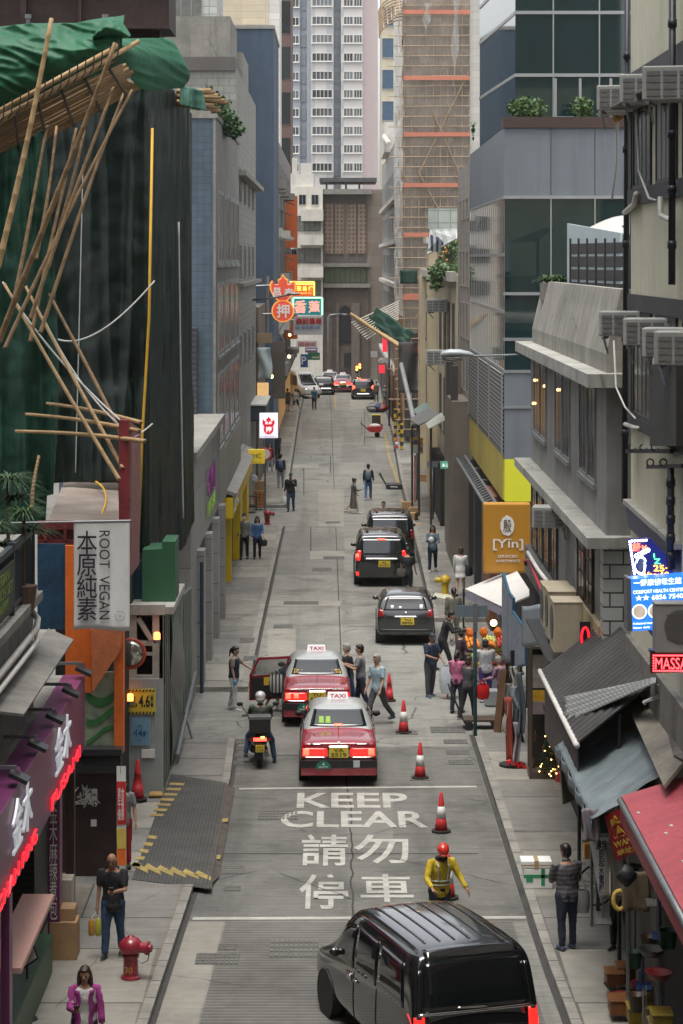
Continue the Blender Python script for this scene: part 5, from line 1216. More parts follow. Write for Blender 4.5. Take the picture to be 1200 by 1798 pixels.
m = MB(); m.slab(at(752,440,113),at(790,446,110.5),at(775,418,111),at(757,412,113),.05); m.build('awning', mat('awning_stripe',(.55,.57,.58),.7,stripe=(0,.22,(.05,.07,.12))), t)
m = MB(); bbox_px(m,752,803,366,402,118,.2); m.build('glass_wall', mat('frosted',(.32,.36,.34),.3,var=.2,tile=(.6,.6,.03,(.2,.22,.2),0)), t)
parts(t,'railing',dkmetal,[(4.98,5.0,104+k*.4,104.03+k*.4,11.1,12.1) for k in range(22)])
parts(t,'railing_top',dkmetal,[(4.97,5.02,104,113,12.1,12.15)])
# tin roofs over pavement stalls
t = thing('tin_shed','lean-to stall of tin roofs against the old cream building','shed',(4.6,112,.13))
tin = mat('tin_grey',(.17,.17,.165),.6,.4,var=.3,scale=1,stripe=(1,.3,(.12,.12,.115)))
m = MB(); m.slab(at(720,738,112),at(736,748,108),at(775,730,108),at(752,716,114),.05); m.build('grey_roof', tin, t)
m = MB(); m.slab(at(748,745,106),at(754,754,104),at(785,737,104),at(776,726,107),.05); m.build('pale_roof', mat('tin_pale',(.44,.46,.40),.55,.2,stripe=(1,.3,(.36,.38,.33))), t)
m = MB(); m.slab(at(724,722,116),at(737,732,113),at(762,722,114),at(748,708,118),.05); m.build('green_roof', mat('tin_green',(.13,.19,.17),.6,.2,var=.2), t)
for px,d in ((736,108.2),(757,104.5),(724,112)): p = at(px,748,d); m = MB(); m.tube([(p.x,d,.13),(p.x,d,p.z)],.05,6); m.build('post', woodd, t)
m = MB(); m.box(4.5,5,104.,116,.2,2.6); m.build('stall_back', darkin, t)
# scaffolded tower
t = building('tall tower wrapped in bamboo scaffold and buff netting with orange bands', 4.45, 12, 152.3, 172, 28, mat('tower_behind_net',(.25,.20,.155),.8,var=.2,scale=.2,tile=(2.1,3.0,.5,(.13,.12,.11),0)), name='scaffolded_tower')
netm = mat('net_buff',(.40,.355,.31),.85,var=.3,scale=.5,alpha=.62); netw = mat('net_white',(.62,.60,.56),.85,var=.15,scale=.3,alpha=.85)
for z in range(8):
    for x in (6.0,8.1,10.2): window(t,'Y',(x,152.28,3.2+z*3.15),1.2,1.4,2,alu,glassd)
m = MB(); m.grid(lambda u,v: V((4.25+u*6,151.25+.12*noise.noise(V((u*9,v*14,1))),7.0+v*22)),30,60); m.build('netting', netm, t)
m = MB(); m.grid(lambda u,v: V((4.2+.14*noise.noise(V((u*9,v*20,4))),151.3+u*22,8+v*21)),24,50); m.build('street_netting', netw, t)
m = MB(); m.grid(lambda u,v: V((4.3+u*2.2,151.2+.1*noise.noise(V((u*9,v*14,1))),.3+v*6.7)),12,20); m.build('dark_netting', mat('net_dark',(.05,.05,.052),.8,var=.3,alpha=.8), t)
m = MB()
for k in range(14): x = 4.25+k*.45; m.tube([(x,151,1+.0*k),(x+.05,151,28.5)],.035,5)
for k in range(44): z = 1.0+k*.63; m.tube([(3.7-.4*((k*5)%3==0),150.95,z),(10.2,150.95,z+.05)],.03,5)
for x0,z0,x1,z1 in ((5,8,9,16),(9.5,9,5.2,17),(5.2,17,9.6,26),(9,14,6,21)): m.tube([(x0,150.9,z0),(x1,150.9,z1)],.04,5)
for k in range(16): m.tube([(4.25,151+k*1.3,1.),(4.25,151+k*1.3,28)],.035,5)
for k in range(30): z = 1.5+k*.9; m.tube([(4.25,150.6,z),(4.25,172,z+.05)],.03,5)
m.build('bamboo_lattice', mat('bamboo_far',(.34,.245,.15),.7,var=.3), t)
ob = mat('band_orange',(.55,.20,.13),.8,var=.15,scale=1)
m = MB()
for y in (21,137,236,325,412,521,614):
    z = H-(y-YH)*150.9/F; m.box(4.2,10.,150.82,150.86,z-.13,z+.13) if y < 520 else m.box(4.2,5.2,150.82,150.86,z-.2,z+.2)
m.build('orange_band', ob, t)
m = MB(); q = random.Random(9)
for px,y0,y1 in ((752,5,60),(802,0,150)):
    m.grid(lambda u,v: at(px-7+u*14*(1-v*.7)+3*math.sin(v*9+u*3),y0+(y1-y0)*v,150.4+.1*math.sin(u*9)),6,14)
m.build('loose_sheet', mat('sheet_white',(.55,.54,.5),.6,alpha=.35), t, smooth=True)
m = MB()
for k in range(9):
    z = 26.2+k*.22; P = [V((4.3-1.6*math.sin(a),151+k*.3,z+1.2*math.cos(a)-.8)) for a in [i*.22 for i in range(8)]]; m.tube(P,.05,5)
for k in range(5): m.tube([(3.0+k*.25,150.6,27.0-.25*(4-k)),(3.0+k*.25,154,28.4-.25*(4-k))],.05,5)
m.build('bamboo_fan', mat('bamboo_far',(.4,.28,.15),.7), t)
# bamboo catch fan low over the pavement
t = thing('bamboo_canopy','slanting bamboo catch canopy with green net low over the far right pavement','scaffold',at(660,600,146))
a,b = at(617,552,146),at(712,615,139); m = MB(); m.tube([a,b],.11,7); m.tube([a+V((0,1.5,0)),b+V((0,1.5,.1))],.09,7); m.build('main_beam', bamboo, t, smooth=True)
m = MB()
for k in range(9):
    u = .05+k*.035; p = a.lerp(b,u+.05); m.tube([p+V((-.3,0,-.3-.05*k)),p+V((2.6-.12*k,.5,1.0-.06*k))],.035,5)
m.build('prop', mat('bamboo_white',(.5,.46,.38),.6), t)
m = MB(); m.grid(lambda u,v: a.lerp(b,.28+u*.62)+V((.7*v+.2*u,1.2-.4*v,.02+v*.95*(1-.3*u)+.35*noise.noise(V((u*5,v*4,2))))),14,10,.01); m.build('net', mat('net_green_mid',(.005,.038,.024),.7,var=.3,scale=2), t, smooth=True)
m = MB(); m.grid(lambda u,v: at(703+u*30,474+v*24,150.2-.2*math.sin(u*4)),8,6,.01); m.build('upper_net', mat('net_green_mid',(.005,.038,.024),.7), t, smooth=True)
q = random.Random(12)
t = thing('scaffold_posts','cluster of scaffold posts with striped sleeves on the far right pavement','scaffold',(4.0,128,.13))
stripe = mat('hazard_sleeve',(.6,.4,.03),.6,stripe=(2,.5,(.03,.03,.03)))
rustp = mat('rusty_post',(.16,.08,.045),.7,.2,var=.4,scale=3)
for k,(px,yb,yt) in enumerate(((684,748,560),(694,775,610),(702,765,600),(691,740,640),(712,740,600),(706,790,655))):
    p = gp(px,yb,.13); top = at(px+q.uniform(-4,4),yt,p.y); m = MB(); m.tube([p,top],.07,7); m.build('post', rustp if k%2 else woodd, t, smooth=True)
    if k in (1,2,5): m = MB(); m.tube([p+V((0,0,.05)),p.lerp(top,.35)],.1,8); m.build('sleeve', stripe, t)
m = MB(); m.grid(lambda u,v: at(700+u*34,600+v*90,126-3*u+.5*math.sin(u*7+v*3)),14,14,.01); m.build('loose_sheet', mat('sheet_grey',(.10,.10,.105),.6,var=.3,alpha=.75), t, smooth=True)
m = MB(); m.tube([at(705,640,124),at(722,715,116),at(728,745,113)],.12,8); m.build('chute', mat('chute_grey',(.25,.25,.26),.5), t, smooth=True)
# facades beyond the scaffold and narrow tower
t = building('grey residential block beyond the scaffolded tower with rows of windows', 4.45, 12, 173, 232, 20.5, mat('far_grey_facade',(.30,.285,.265),.8,var=.15,scale=.3,streak=.3))
q = random.Random(15)
for i in range(5):
    for k in range(9): window(t,'R',(4.44,176+k*6.2,4.2+i*3.15),2.6,1.5,3,alu,q.choice((glassd,curtain)),1,True)
    m = MB(); m.box(4.1,4.45,173.5,231,3.3+i*3.15,3.6+i*3.15); m.build('ledge', palew, t)
m = MB(); m.box(4.0,6,200,214,20.5,23.0); m.tube([(4.2,190,20.7),(4.0,200,21.8),(4.3,208,22)],.2,6); m.build('roof_hut', palew, t)
MB().box(4.0,4.45,173,231,.13,3.2).build('shop_band', mat('shop_band_dark',(.07,.06,.06),.7,var=.6,scale=.3), t)
t = building('slim tower with blue glass strips far behind the scaffold', 6.2, 9.0, 330, 340, 48, mat('slim_tower_cream',(.55,.5,.38),.7), 'tower', name='tower_block')
for i in range(6): window(t,'Y',(7.1,329.95,22+i*4.3),1.5,2.6,1,offwhite,mat('blue_pane',(.05,.10,.17),.2,var=.2))
t = building('pale high block closing the view behind the slim tower', 8.5, 30, 395, 405, 60, tw, 'tower', name='tower_block')
for i in range(8):
    for k in range(3): window(t,'Y',(10+k*3,394.95,22+i*4),1.6,1.6,2,white,glassd)
# ---------------------------------------------------------------- stalls and street things on the right
corrd = mat('awning_corrugated_dark',(.055,.053,.05),.7,.1,var=.35,scale=1.2,stripe=(1,.16,(.03,.029,.028)),streak=.2)
greyt = mat('tarp_grey_blue',(.17,.205,.215),.5,var=.3,scale=2,fine=.15,grunge=.6)
redt = mat('awning_red',(.40,.065,.08),.6,var=.25,scale=1.5,fine=.15,grunge=.5)
t = thing('stall_awning','dark corrugated stall awning with a white gutter pipe along its edge','awning',(4.5,42.7,3.8))
m = MB(); m.grid(lambda u,v: V((3.92+u*1.32,39.2+v*6.9,3.78+u*1.05+.025*math.sin(v*130))),4,160,.03); m.build('roof', corrd, t)
m = MB(); m.tube([(3.9,39.1,3.74),(3.9,46.2,3.74)],.05,8); m.build('gutter', pvc, t, smooth=True)
for d in (39.4,42.6,45.9): m = MB(); m.tube([(4.62,d,.13),(4.62,d,4.2)],.035,6); m.build('post', dkmetal, t)
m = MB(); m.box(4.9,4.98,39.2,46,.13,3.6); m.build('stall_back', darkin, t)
m = MB(); m.grid(lambda u,v: V((3.95,39.3+u*6.2,2.7+v*.95+.04*math.sin(u*20))),20,4,.02); m.build('hung_goods', mat('hung_goods',(.06,.05,.045),.8,var=.8,scale=5), t)
t = thing('plastic_sheet','pale translucent ribbed sheet laid across the dark stall awning','sheet',at(1060,1240,40.5))
m = MB(); A,B_,C,D_ = at(1060,1190,41.2),at(1152,1186,40.2),at(1000,1262,40.6),at(990,1218,42)
m.grid(lambda u,v: at(990+u*162,1224-u*34+v*(46-u*38)+2*math.sin(v*26),41.9-u*3.4-.6*v),20,30,.012); m.build('sheet', mat('sheet_ribbed',(.33,.34,.33),.4,var=.2,stripe=(2,.05,(.2,.2,.2))), t, smooth=True)
for lab,c4,dd in (('worn plywood board lying on the stall roofs near the red LED sign',((1095,1222),(1150,1200),(1205,1340),(1168,1385)),((41.,38.6,35.4,35.6)) ),('dark weathered boards forming the stall roof at the right edge',((1148,1180),(1210,1170),(1212,1345),(1185,1330)),(38.6,35.2,34.6,35.9))):
    P = [pp(x,y,4.5,3.95 if 'ply' in lab else 4.0,.5) for x,y in c4]; m = MB(); m.slab(P[3],P[2],P[1],P[0],.05)
    single('roof_board', m, mat('plywood_worn',(.20,.18,.145),.85,var=.35,scale=2,streak=.4) if 'ply' in lab else mat('board_dark',(.10,.09,.08),.85,var=.4,scale=2,tile=(.3,3,.02,(.03,.03,.03),.5)), lab, 'board')
m = MB(); q = random.Random(4); c = at(1150,1232,38.2); m.tube([c+V((q.uniform(-.3,.3),q.uniform(-.1,.1),q.uniform(-.12,.12)+.02*k)) for k in range(14)],.018,5); single('plastic_strips', m, offwhite, 'tangle of white plastic strips lying on the plywood stall roof','strips')
t = thing('stall_awning','grey blue tarpaulin awning sagging over the middle stall','awning',(4.5,39,3.2))
m = MB(); m.grid(lambda u,v: (lambda p: p+V((0,0,.05*noise.noise(p*3)-.10*math.sin(u*3.14)*math.sin(v*3.14))))(V((3.82+u*1.35,36.2+v*5.6,3.22+u*.85))),26,50,.012); m.build('tarpaulin', greyt, t, smooth=True)
m = MB(); m.grid(lambda u,v: V((3.82+.03*math.sin(u*30),36.2+u*5.6,3.2-v*.16)),40,3,.01); m.build('valance', mat('tarp_edge',(.14,.18,.2),.5,var=.2), t, smooth=True)
m = MB(); m.box(3.95,4.9,36.9,36.95,2.85,3.15); m.build('green_board', mat('board_green',(.02,.09,.06),.5), t)
for d in (36.4,41.6): m = MB(); m.tube([(4.4,d,.13),(4.4,d,3.5)],.03,6); m.build('post', steel, t)
m = MB(); m.box(4.8,4.95,36.2,41.6,.13,2.9); m.build('stall_back', mat('stall_cloth',(.10,.09,.07),.9,var=.6,scale=2), t)
m = MB(); m.slab((3.9,41.7,2.2),(4.3,42.3,2.2),(4.2,42.4,3.1),(3.85,41.8,3.1),.02); m.build('side_sheet', mat('khaki_sheet',(.2,.2,.14),.7,var=.3), t)
t = thing('stall_awning','red metal awning with a grey pipe edge over the nearest stall','awning',(4.8,32,3.7))
m = MB(); m.slab((4.2,28,3.7),(5.25,28,4.02),(5.25,35.45,4.02),(4.2,35.45,3.7),.04); m.build('roof', redt, t)
m = MB(); m.tube([(4.18,28,3.66),(4.18,35.5,3.66)],.055,8); m.build('pipe_edge', steel, t, smooth=True)
m = MB(); m.box(4.17,4.22,28,35.45,3.36,3.62); m.build('valance', mat('red_valance',(.30,.02,.035),.5,var=.2), t)
m = MB(); c = V((4.75,32.4,3.93)); m.tube([c+V((.1*math.cos(k*.7)+k*.012,.22*math.sin(k*.7),.02+.004*k)) for k in range(20)],.018,5); m.build('black_cord', black, t)
m = MB(); q = random.Random(3)
for k in range(5): x,d = q.uniform(4.25,5.1),q.uniform(30,35); m.box(x,x+.05,d,d+.09,3.72+(x-4.2)*.305+.02,3.72+(x-4.2)*.305+.035)
m.build('litter', offwhite, t)
for d in (29,35.3): m = MB(); m.tube([(4.72,d,.13),(4.72,d,3.8)],.035,6); m.build('post', steel, t)
m = MB(); m.box(4.9,5.15,28,36,.13,3.6); m.build('stall_back', darkin, t)
# goods hung under the red awning, each a small thing
q = random.Random(21)
GC = [((.45,.02,.03),'red'),((.02,.10,.35),'blue'),((.6,.42,.03),'yellow'),((.02,.16,.08),'green'),((.03,.03,.03),'black'),((.5,.5,.48),'white'),((.45,.16,.03),'orange'),((.12,.06,.03),'brown')]
def bagthing(nm, lab, c, s, mm, cat='bag', grp=None):
    m = MB(); c = V(c)
    m.grid(lambda u,v: c+V((math.cos(u*6.283)*s[0]*math.sin(.25+v*2.6)*(1+.55*noise.noise(V((math.cos(u*6.283)*1.6,math.sin(u*6.283)*1.6+v*3,c.y*7)))),math.sin(u*6.283)*s[1]*math.sin(.25+v*2.6)*(1+.5*noise.noise(V((math.sin(u*6.283)*2,v*4,c.x*9)))),s[2]*v)),18,12)
    return single(nm, m, mm, lab, cat, grp, smooth=True)
k = 0
PLC = ['beside the stall post','under the red awning','at the foot of the nearest stall','in the crowded stall front','near the lower right corner','beside the hanging brown cloths']
for i in range(34):
    col,cn = GC[i%8]; d = q.uniform(33.2,38.6); x = 4.25+q.uniform(0,.45); z = q.choice((.13,.13,.13,.5,.9,1.4,1.9))+q.uniform(0,.2)
    kind = ('plastic_basin','dustpan','storage_box','bucket')[i%4]; mm = mat('goods_'+cn,[c_*.35 for c_ in col],.5,var=.35,scale=3)
    lab = f"{cn} {kind.replace('_',' ')} {PLC[i%6]}, {('low down','at knee height','at waist height','high up')[min(3,int(z/.55))]}"
    if kind == 'bucket': m = MB(); m.lathe([(.10,0),(.14,.24),(.15,.25),(.125,.24),(.09,.03)],(x,d,z),12); single('bucket', m, mm, lab, 'bucket', 'household goods at the nearest stall', smooth=True)
    elif kind == 'plastic_basin': m = MB(); m.lathe([(.12,0),(.2,.1),(.21,.11),(.18,.1),(.1,.02)],(x,d,z),14); single(kind, m, mm, lab, 'basin', 'household goods at the nearest stall', smooth=True)
    elif kind == 'dustpan': m = MB(); m.slab((x-.12,d,z),(x+.12,d,z),(x+.12,d+.22,z+.06),(x-.12,d+.22,z+.06),.015); m._bar(V((x,d+.2,z+.05)),V((x+.02,d+.3,z+.8)),.025,.025); single(kind, m, mm, lab, 'dustpan', 'household goods at the nearest stall')
    else: m = MB(); m.box(x-.14,x+.14,d-.2,d+.2,z,z+.2); m.box(x-.155,x+.155,d-.215,d+.215,z+.2,z+.23); single(kind, m, mm, lab, 'box', 'household goods at the nearest stall', bevel=.012)
# red banner, cloths, calligraphy sheet
t = thing('banner','red banner with yellow characters and the word WAN beside the red awning','banner',at(1088,1510,36))
P = [at(1062,1432,36.4),at(1097,1417,35.8),at(1121,1497,35.6),at(1083,1511,36.3)]
m = MB(); m.slab(P[3],P[2],P[1],P[0],.012); m.build('cloth', mat('banner_deep_red',(.42,.01,.02),.6,var=.15), t)
ux = (P[2]-P[3]); uy = (P[0]-P[3]); n_ = ux.cross(uy).normalized()*.016
if n_.y > 0: n_ = -n_
def bt(s_,u0,u1,v0,v1,b=.02): m.text(s_, P[3]+ux*u0+uy*v0+n_, ux, uy, ux.length*(u1-u0), uy.length*(v1-v0), .006, b)
m = MB(); bt('宏',.2,.72,.42,.92,.05); bt('WAN',.12,.92,.25,.38); bt('地址:',.15,.92,.06,.2); m.build('lettering', mat('letter_yellow',(.75,.5,.05),.5), t)
t = thing('hanging_sheet','white sheet of black brush calligraphy hung at the stall front','sheet',at(1060,1580,36.6))
P = [at(1035,1472,37),at(1070,1470,36.6),at(1072,1575,36.4),at(1052,1575,36.8)]
m = MB(); m.grid(lambda u,v: P[3].lerp(P[2],u).lerp(P[0].lerp(P[1],u),v)+V((0,-.03*math.sin(u*6+v*8),0)),8,16,.01); m.build('sheet', mat('paper_grey',(.42,.42,.4),.7,var=.15), t, smooth=True)
m = MB(); m.text('濃縮\n即\n起\n水\n電\n駁', at(1047,1568,36.45),(1,.1,0),(.0,0,1),.16,.80,.01,.02); m.build('lettering', letterk, t)
for i,(lab,x0,x1,y0,y1,mm) in enumerate((('pale beige cloth hanging beside the calligraphy sheet',1060,1096,1480,1578,mat('cloth_beige',(.22,.20,.16),.9,var=.25)),('sheer lilac plastic drape hung above the calligraphy sheet',1022,1052,1420,1478,mat('drape_lilac',(.25,.22,.24),.6,var=.2)),('tan cardboard sheet hanging behind the beige cloth',1090,1140,1530,1600,mat('card_tan',(.20,.155,.10),.85,var=.2)))):
    m = MB(); d = 36.5-.15*i; m.grid(lambda u,v: at(x0+(x1-x0)*u+4*math.sin(v*3)*(1-v),y1+(y0-y1)*v,d)+V((0,-.05*math.sin(u*9+v*2),0)),12,10,.012); single('hanging_cloth', m, mm, lab, 'cloth', smooth=True)
c = at(1100,1545,35.9); bagthing('plastic_bag','dark bundle in clear plastic hung below the red banner',(c.x,c.y,c.z-.1),(.13,.1,.34),mat('bundle_dark',(.03,.032,.035),.5,var=.6,scale=9))
c = at(1088,1592,36.2); m = MB(); m.tube([c+V((.09*math.cos(k*.5),0,.14*math.sin(k*.5)+.1)) for k in range(13)],.035,8); single('yellow_fan', m, mat('goods_yellow2',(.6,.4,.08),.5), 'round yellow plastic fan at the stall front beside the bicycle', 'fan')
# bicycle (rear wheel with basket)
t = thing('bicycle','black bicycle with an orange basket parked behind the man in the striped jacket','bicycle',gp(1060,1590,.13))
g = gp(1047,1590,.13); r_ = .36
def wheel(cx,cy,cz,r,t,ax=(1,0,0)):
    m = MB(); P = [V((cx+math.cos(a)*r*ax[0],cy+math.cos(a)*r*ax[1],cz+math.sin(a)*r)) for a in [k*math.tau/28 for k in range(29)]]; m.tube(P,.022,6,False); m.build('tyre', rubber, t, smooth=True)
    m = MB()
    for k in range(14): a = k*math.tau/14; m._bar(V((cx,cy,cz)),V((cx+math.cos(a)*r*ax[0]*.95,cy+math.cos(a)*r*ax[1]*.95,cz+math.sin(a)*r*.95)),.006,.006)
    m.build('spokes', chrome, t)
ax = V((.96,.28,0)); wheel(g.x,g.y,g.z+r_,r_,t,ax); w2 = g+ax*1.05; wheel(w2.x,w2.y,w2.z+r_,r_,t,ax)
m = MB(); hub=g+V((0,0,r_)); h2=w2+V((0,0,r_)); bb=g+ax*.45+V((0,0,.3)); st=g+ax*.3+V((0,0,.85)); hd=g+ax*.85+V((0,0,.85))
for a,b in ((hub,bb),(bb,hd),(hub,st),(bb,st),(st,hd),(hd,h2)): m.tube([a,b],.018,6)
m.tube([hd,hd+V((0,0,.2)),hd+V((.0,-.25,.25))],.014,6); m.tube([hd+V((0,0,.2)),hd+V((0,.25,.25))],.014,6); m.build('frame', black, t, smooth=True)
m = MB(); m.sphere(st+V((0,0,.06)),(.13,.08,.05),10,6); m.build('saddle', black, t, smooth=True)
m = MB(); c = hub+V((-.05,0,.5)); m.prism([c+V((-.17,-.14,0)),c+V((.17,-.14,0)),c+V((.17,.14,0)),c+V((-.17,.14,0))],(0,0,.26)); m.build('basket', mat('basket_orange',(.55,.25,.03),.5), t)
# polystyrene boxes on the pavement
g = gp(946,1562,.13); whitefoam = mat('foam_white',(.75,.75,.72),.8,var=.06)
t = thing('foam_box','white polystyrene box with green tape on the right pavement','box',(g.x,g.y+.25,.13))
MB().box(-.26,.26,-.2,.2,0,.36).build('box', whitefoam, t, bevel=.015, local=True); m = MB(); m.box(-.265,.265,-.206,-.2,.2,.26); m.box(.05,.12,-.206,-.2,.06,.36); m.box(-.22,-.1,-.2061,-.2,.12,.2); m.build('green_tape', mat('tape_green',(.03,.25,.10),.4), t, local=True)
t = thing('foam_box','white polystyrene lid bundle with brown tape lying on the green taped box','box',(g.x-.02,g.y+.27,.495))
MB().box(-.29,.27,-.22,.2,0,.14).build('lid', whitefoam, t, bevel=.015, local=True); m = MB(); m.box(-.05,.03,-.225,.205,-.002,.145); m.box(-.295,.275,-.223,-.218,.055,.075); m.build('brown_tape', mat('parcel_tape',(.42,.3,.16),.3), t, local=True)
# LED signs
t = thing('led_sign','tilted LED sign with a glowing foot and orange digits on the cream building','sign',at(1140,1010,36.4)); d = 36.4
tilt = lambda x,y,dd=0.: at(x+(y-1010)*-.10*-1-0, y, d-dd)
def tq(mb, x0,x1,y0,y1,dd,th): mb.prism([tilt(x0,y1,dd),tilt(x1,y1,dd),tilt(x1,y0,dd),tilt(x0,y0,dd)],(0,-th,0))
ledb = mat('led_board',(.008,.008,.03),.4,emit=(.02,.03,.35),es=.25)
m = MB(); m.prism([at(1104,948,d),at(1112,1014,d),at(1184,1014,d),at(1180,985,d),at(1142,945,d)],(0,.15,0)); m.build('board', ledb, t)
def led(nm,c,k=4): return mat('led_'+nm+'_lit',c,.4,var=0,emit=c,es=k)
m = MB()
for k in range(12): m.sphere(at(1106+k*.75,951+k*5.1,d-.03),.018,6,4)
for k in range(6): m.sphere(at(1110+k*5,950-k*.3,d-.03),.018,6,4)
m.build('white_dots', led('white',(.8,.9,1)), t)
m = MB(); m.text('舒', at(1111,968,d-.02),(1,.0,0),(-.08,0,1),15*d/F,15*d/F,.01,.01); m.text('M', at(1128,966,d-.02),(1,.0,0),(-.08,0,1),8*d/F,9*d/F,.01,.01); m.build('red_lettering', led('red',(1,.12,.06),2.5), t)
m = MB()
for k in range(22):
    a = k/21*math.tau; rr = 12+4.5*math.sin(a)*-1; x = 1126+9*math.cos(a)*(1-.25*math.cos(a)*(1 if math.sin(a)<.3 else 0)); y = 993-15*math.sin(a)
    m.sphere(at(x,y,d-.03),.016,6,4)
for k in range(5): m.tube([at(1118+k*5+3*math.cos(b),976-k*2.5+3.2*math.sin(b),d-.03) for b in [j*.9 for j in range(8)]],.009,4)
m.build('foot_outline', led('foot',(.85,.92,1),2.5), t)
m = MB(); m.prism([at(1122,1004,d-.01),at(1119,990,d-.01),at(1126,981,d-.01),at(1133,985,d-.01),at(1130,996,d-.01)],(0,-.008,0)); m.build('foot_sole', mat('led_grey',(.1,.11,.15),.5), t)
m = MB(); m.text('Z', at(1149,990,d-.02),(1,0,0),(-.05,0,1),11*d/F,9*d/F,.01); m.text('I', at(1148,979,d-.02),(1,0,0),(-.05,0,1),2*d/F,7*d/F,.01); m.build('green_lettering', led('green',(.1,1,.3),2.), t)
m = MB(); m.text('25·', at(1148,1003,d-.02),(1,0,0),(-.05,0,1),24*d/F,11*d/F,.01,.01); m.text('Wto:68', at(1123,1014,d-.02),(1,0,0),(-.05,0,1),52*d/F,10*d/F,.01,.01); m.build('orange_lettering', led('orange',(1,.42,.04),2.5), t)
m = MB(); m.slab(at(1097,880,42.7),at(1182,965,36.4),at(1182,1000,36.4),at(1103,925,42.2),.05); single('printed_sign', m, mat('sign_dark_print',(.05,.05,.10),.35,var=.7,scale=4), 'long dark printed fascia sign along the cream building above the LED signs', 'sign')
m = MB(); m.slab(at(1094,876,42.9),at(1184,955,36.3),at(1184,965,36.3),at(1094,884,42.9),.15); single('sign_ledge', m, ledge, 'pale ledge along the top of the dark printed fascia sign', 'ledge')
t = thing('lightbox_sign','bright blue lit massage centre sign with round photographs','sign',at(1150,1110,35.8)); d = 35.8
blueb = mat('lightbox_blue_lit',(.02,.10,.5),.35,var=.5,scale=2.2,emit=(.02,.16,.85),es=.75)
m = MB(); m.prism([at(1111,1108,d),at(1206,1103,d),at(1206,1010,d),at(1108,1017,d)],(0,.35,0)); m.build('face', blueb, t)
m = MB(); m.prism([at(1102,1108,d+.01),at(1111,1109,d-.02),at(1108,1016,d-.02),at(1101,1015,d+.01)],(0,.4,0)); m.build('case', steel, t)
up = V((-.03,0,1)); ux_ = V((1,0,.06))
m = MB(); m.text('一舒康健養生館', at(1113,1030,d-.02),ux_,up,84*d/F,12*d/F,.008,.01); m.text('COMFORT HEALTH CENTER', at(1112,1043,d-.02),ux_,up,90*d/F,6*d/F,.008,.01); m.text('★★ 6856 7540', at(1116,1055,d-.02),ux_,up,84*d/F,10*d/F,.008,.012); m.text('Professional massage therapy', at(1112,1098,d-.02),ux_,up,56*d/F,4.5*d/F,.008,.008); m.text('Open daily', at(1112,1105,d-.02),ux_,up,30*d/F,4*d/F,.008,.008); m.build('lettering', mat('letter_lit_white',(.9,.9,.95),.4,emit=(.8,.88,1),es=1.), t)
for x,y,r1 in ((1123,1074,13.),(1151,1073,13.),(1180,1069,13.),(1179,1092,8.)):
    m = MB(); m.prism(disc(x,y,r1,d-.012,.1),(0,-.006,0)); m.build('photo_rim', mat('letter_lit_white',(.9,.9,.95),.4), t)
    m = MB(); m.prism(disc(x,y,r1*.86,d-.02,.1),(0,-.006,0)); m.build('photo', mat('photo_print_%d'%int(x),(.6,.52,.42) if x < 1170 else (.25,.13,.08),.4,var=.5,scale=9,emit=(.6,.5,.4) if x < 1170 else (.2,.1,.06),es=.3), t)
m = MB(); m._bar(at(1140,1105,d+.2),at(1165,1140,d+.2),.05,.05); m._bar(at(1150,1105,d+.2),at(1172,1138,d+.2),.04,.04); m.build('stay', steel, t)
t = thing('led_sign','red LED message sign reading MASSA at the right edge','sign',at(1180,1182,34.8)); d = 34.8
m = MB(); m.prism([at(1143,1182,d),at(1210,1180,d),at(1210,1146,d),at(1143,1147,d)],(0,.12,0)); m.build('board', mat('led_board_dark',(.03,.01,.01),.5), t)
m = MB(); bbox_px(m,1142,1212,1142,1147,d-.02,.2); m.build('hood', dkmetal, t)
m = MB(); m.text('MASSA', at(1151,1175,d-.02),(1,0,0),(0,0,1),56*d/F,20*d/F,.01)
for k in range(18): m.sphere(at(1148+k*3.6,1151,d-.03),.014,5,4); m.sphere(at(1148+k*3.6,1178,d-.03),.014,5,4)
for k in range(6): m.sphere(at(1148,1151+k*4.6,d-.03),.014,5,4)
m.build('red_lettering', led('mass',(1,.05,.06),3), t)
c = at(1193,1140,34.3); 
def outdoor_unit(lab, c, sx, sy, sz, mm, rz=0):
    r = thing('condenser_unit', lab, 'air conditioner', c, None, rz)
    MB().box(-sx/2,sx/2,-sy/2,sy/2,0,sz).build('casing', mm, r, bevel=.015, local=True)
    m = MB(); m.lathe([(sz*.33,0),(sz*.35,-.012),(sz*.3,-.014)],(0,-sy/2,sz*.55),20,'y'); 
    for k in range(7): m.box(-sz*.3,sz*.3,-sy/2-.016,-sy/2-.008,sz*.3+k*sz*.08,sz*.3+k*sz*.08+.012)
    m.build('fan_guard', mat('guard_grey',(.09,.09,.088),.6), r, local=True); m = MB(); m.box(-sx/2-.01,sx/2+.01,-sy/2-.01,sy/2+.01,sz,sz+.015); m.build('lid', mm, r, local=True)
    return r
outdoor_unit('grey condenser unit at the right edge in front of the blue sign', (c.x,34.3,at(0,1143,34.3).z), .72,.35,.68, mat('unit_grey',(.25,.25,.24),.5,var=.2))
for k,(x,y,d,l) in enumerate(((990,1140,46.5,'nearest beige condenser unit on the rack above the dark awning'),(980,1118,48.6,'middle beige condenser unit on the rack above the dark awning'),(971,1105,50.6,'farthest beige condenser unit on the rack above the dark awning'))):
    c = at(x,y,d); outdoor_unit(l,(c.x+.05,d,c.z),.85,.55,.95,mat('unit_beige',(.40,.345,.25),.55,var=.15,streak=.3),rad(-90))
m = MB(); a = at(965,1120,51); m.slab((4.05,46,3.95),(4.75,46,3.95),(4.75,51.5,3.95),(4.05,51.5,3.95),-.05); single('unit_rack', m, dkmetal, 'dark steel rack carrying the three beige condenser units','rack')
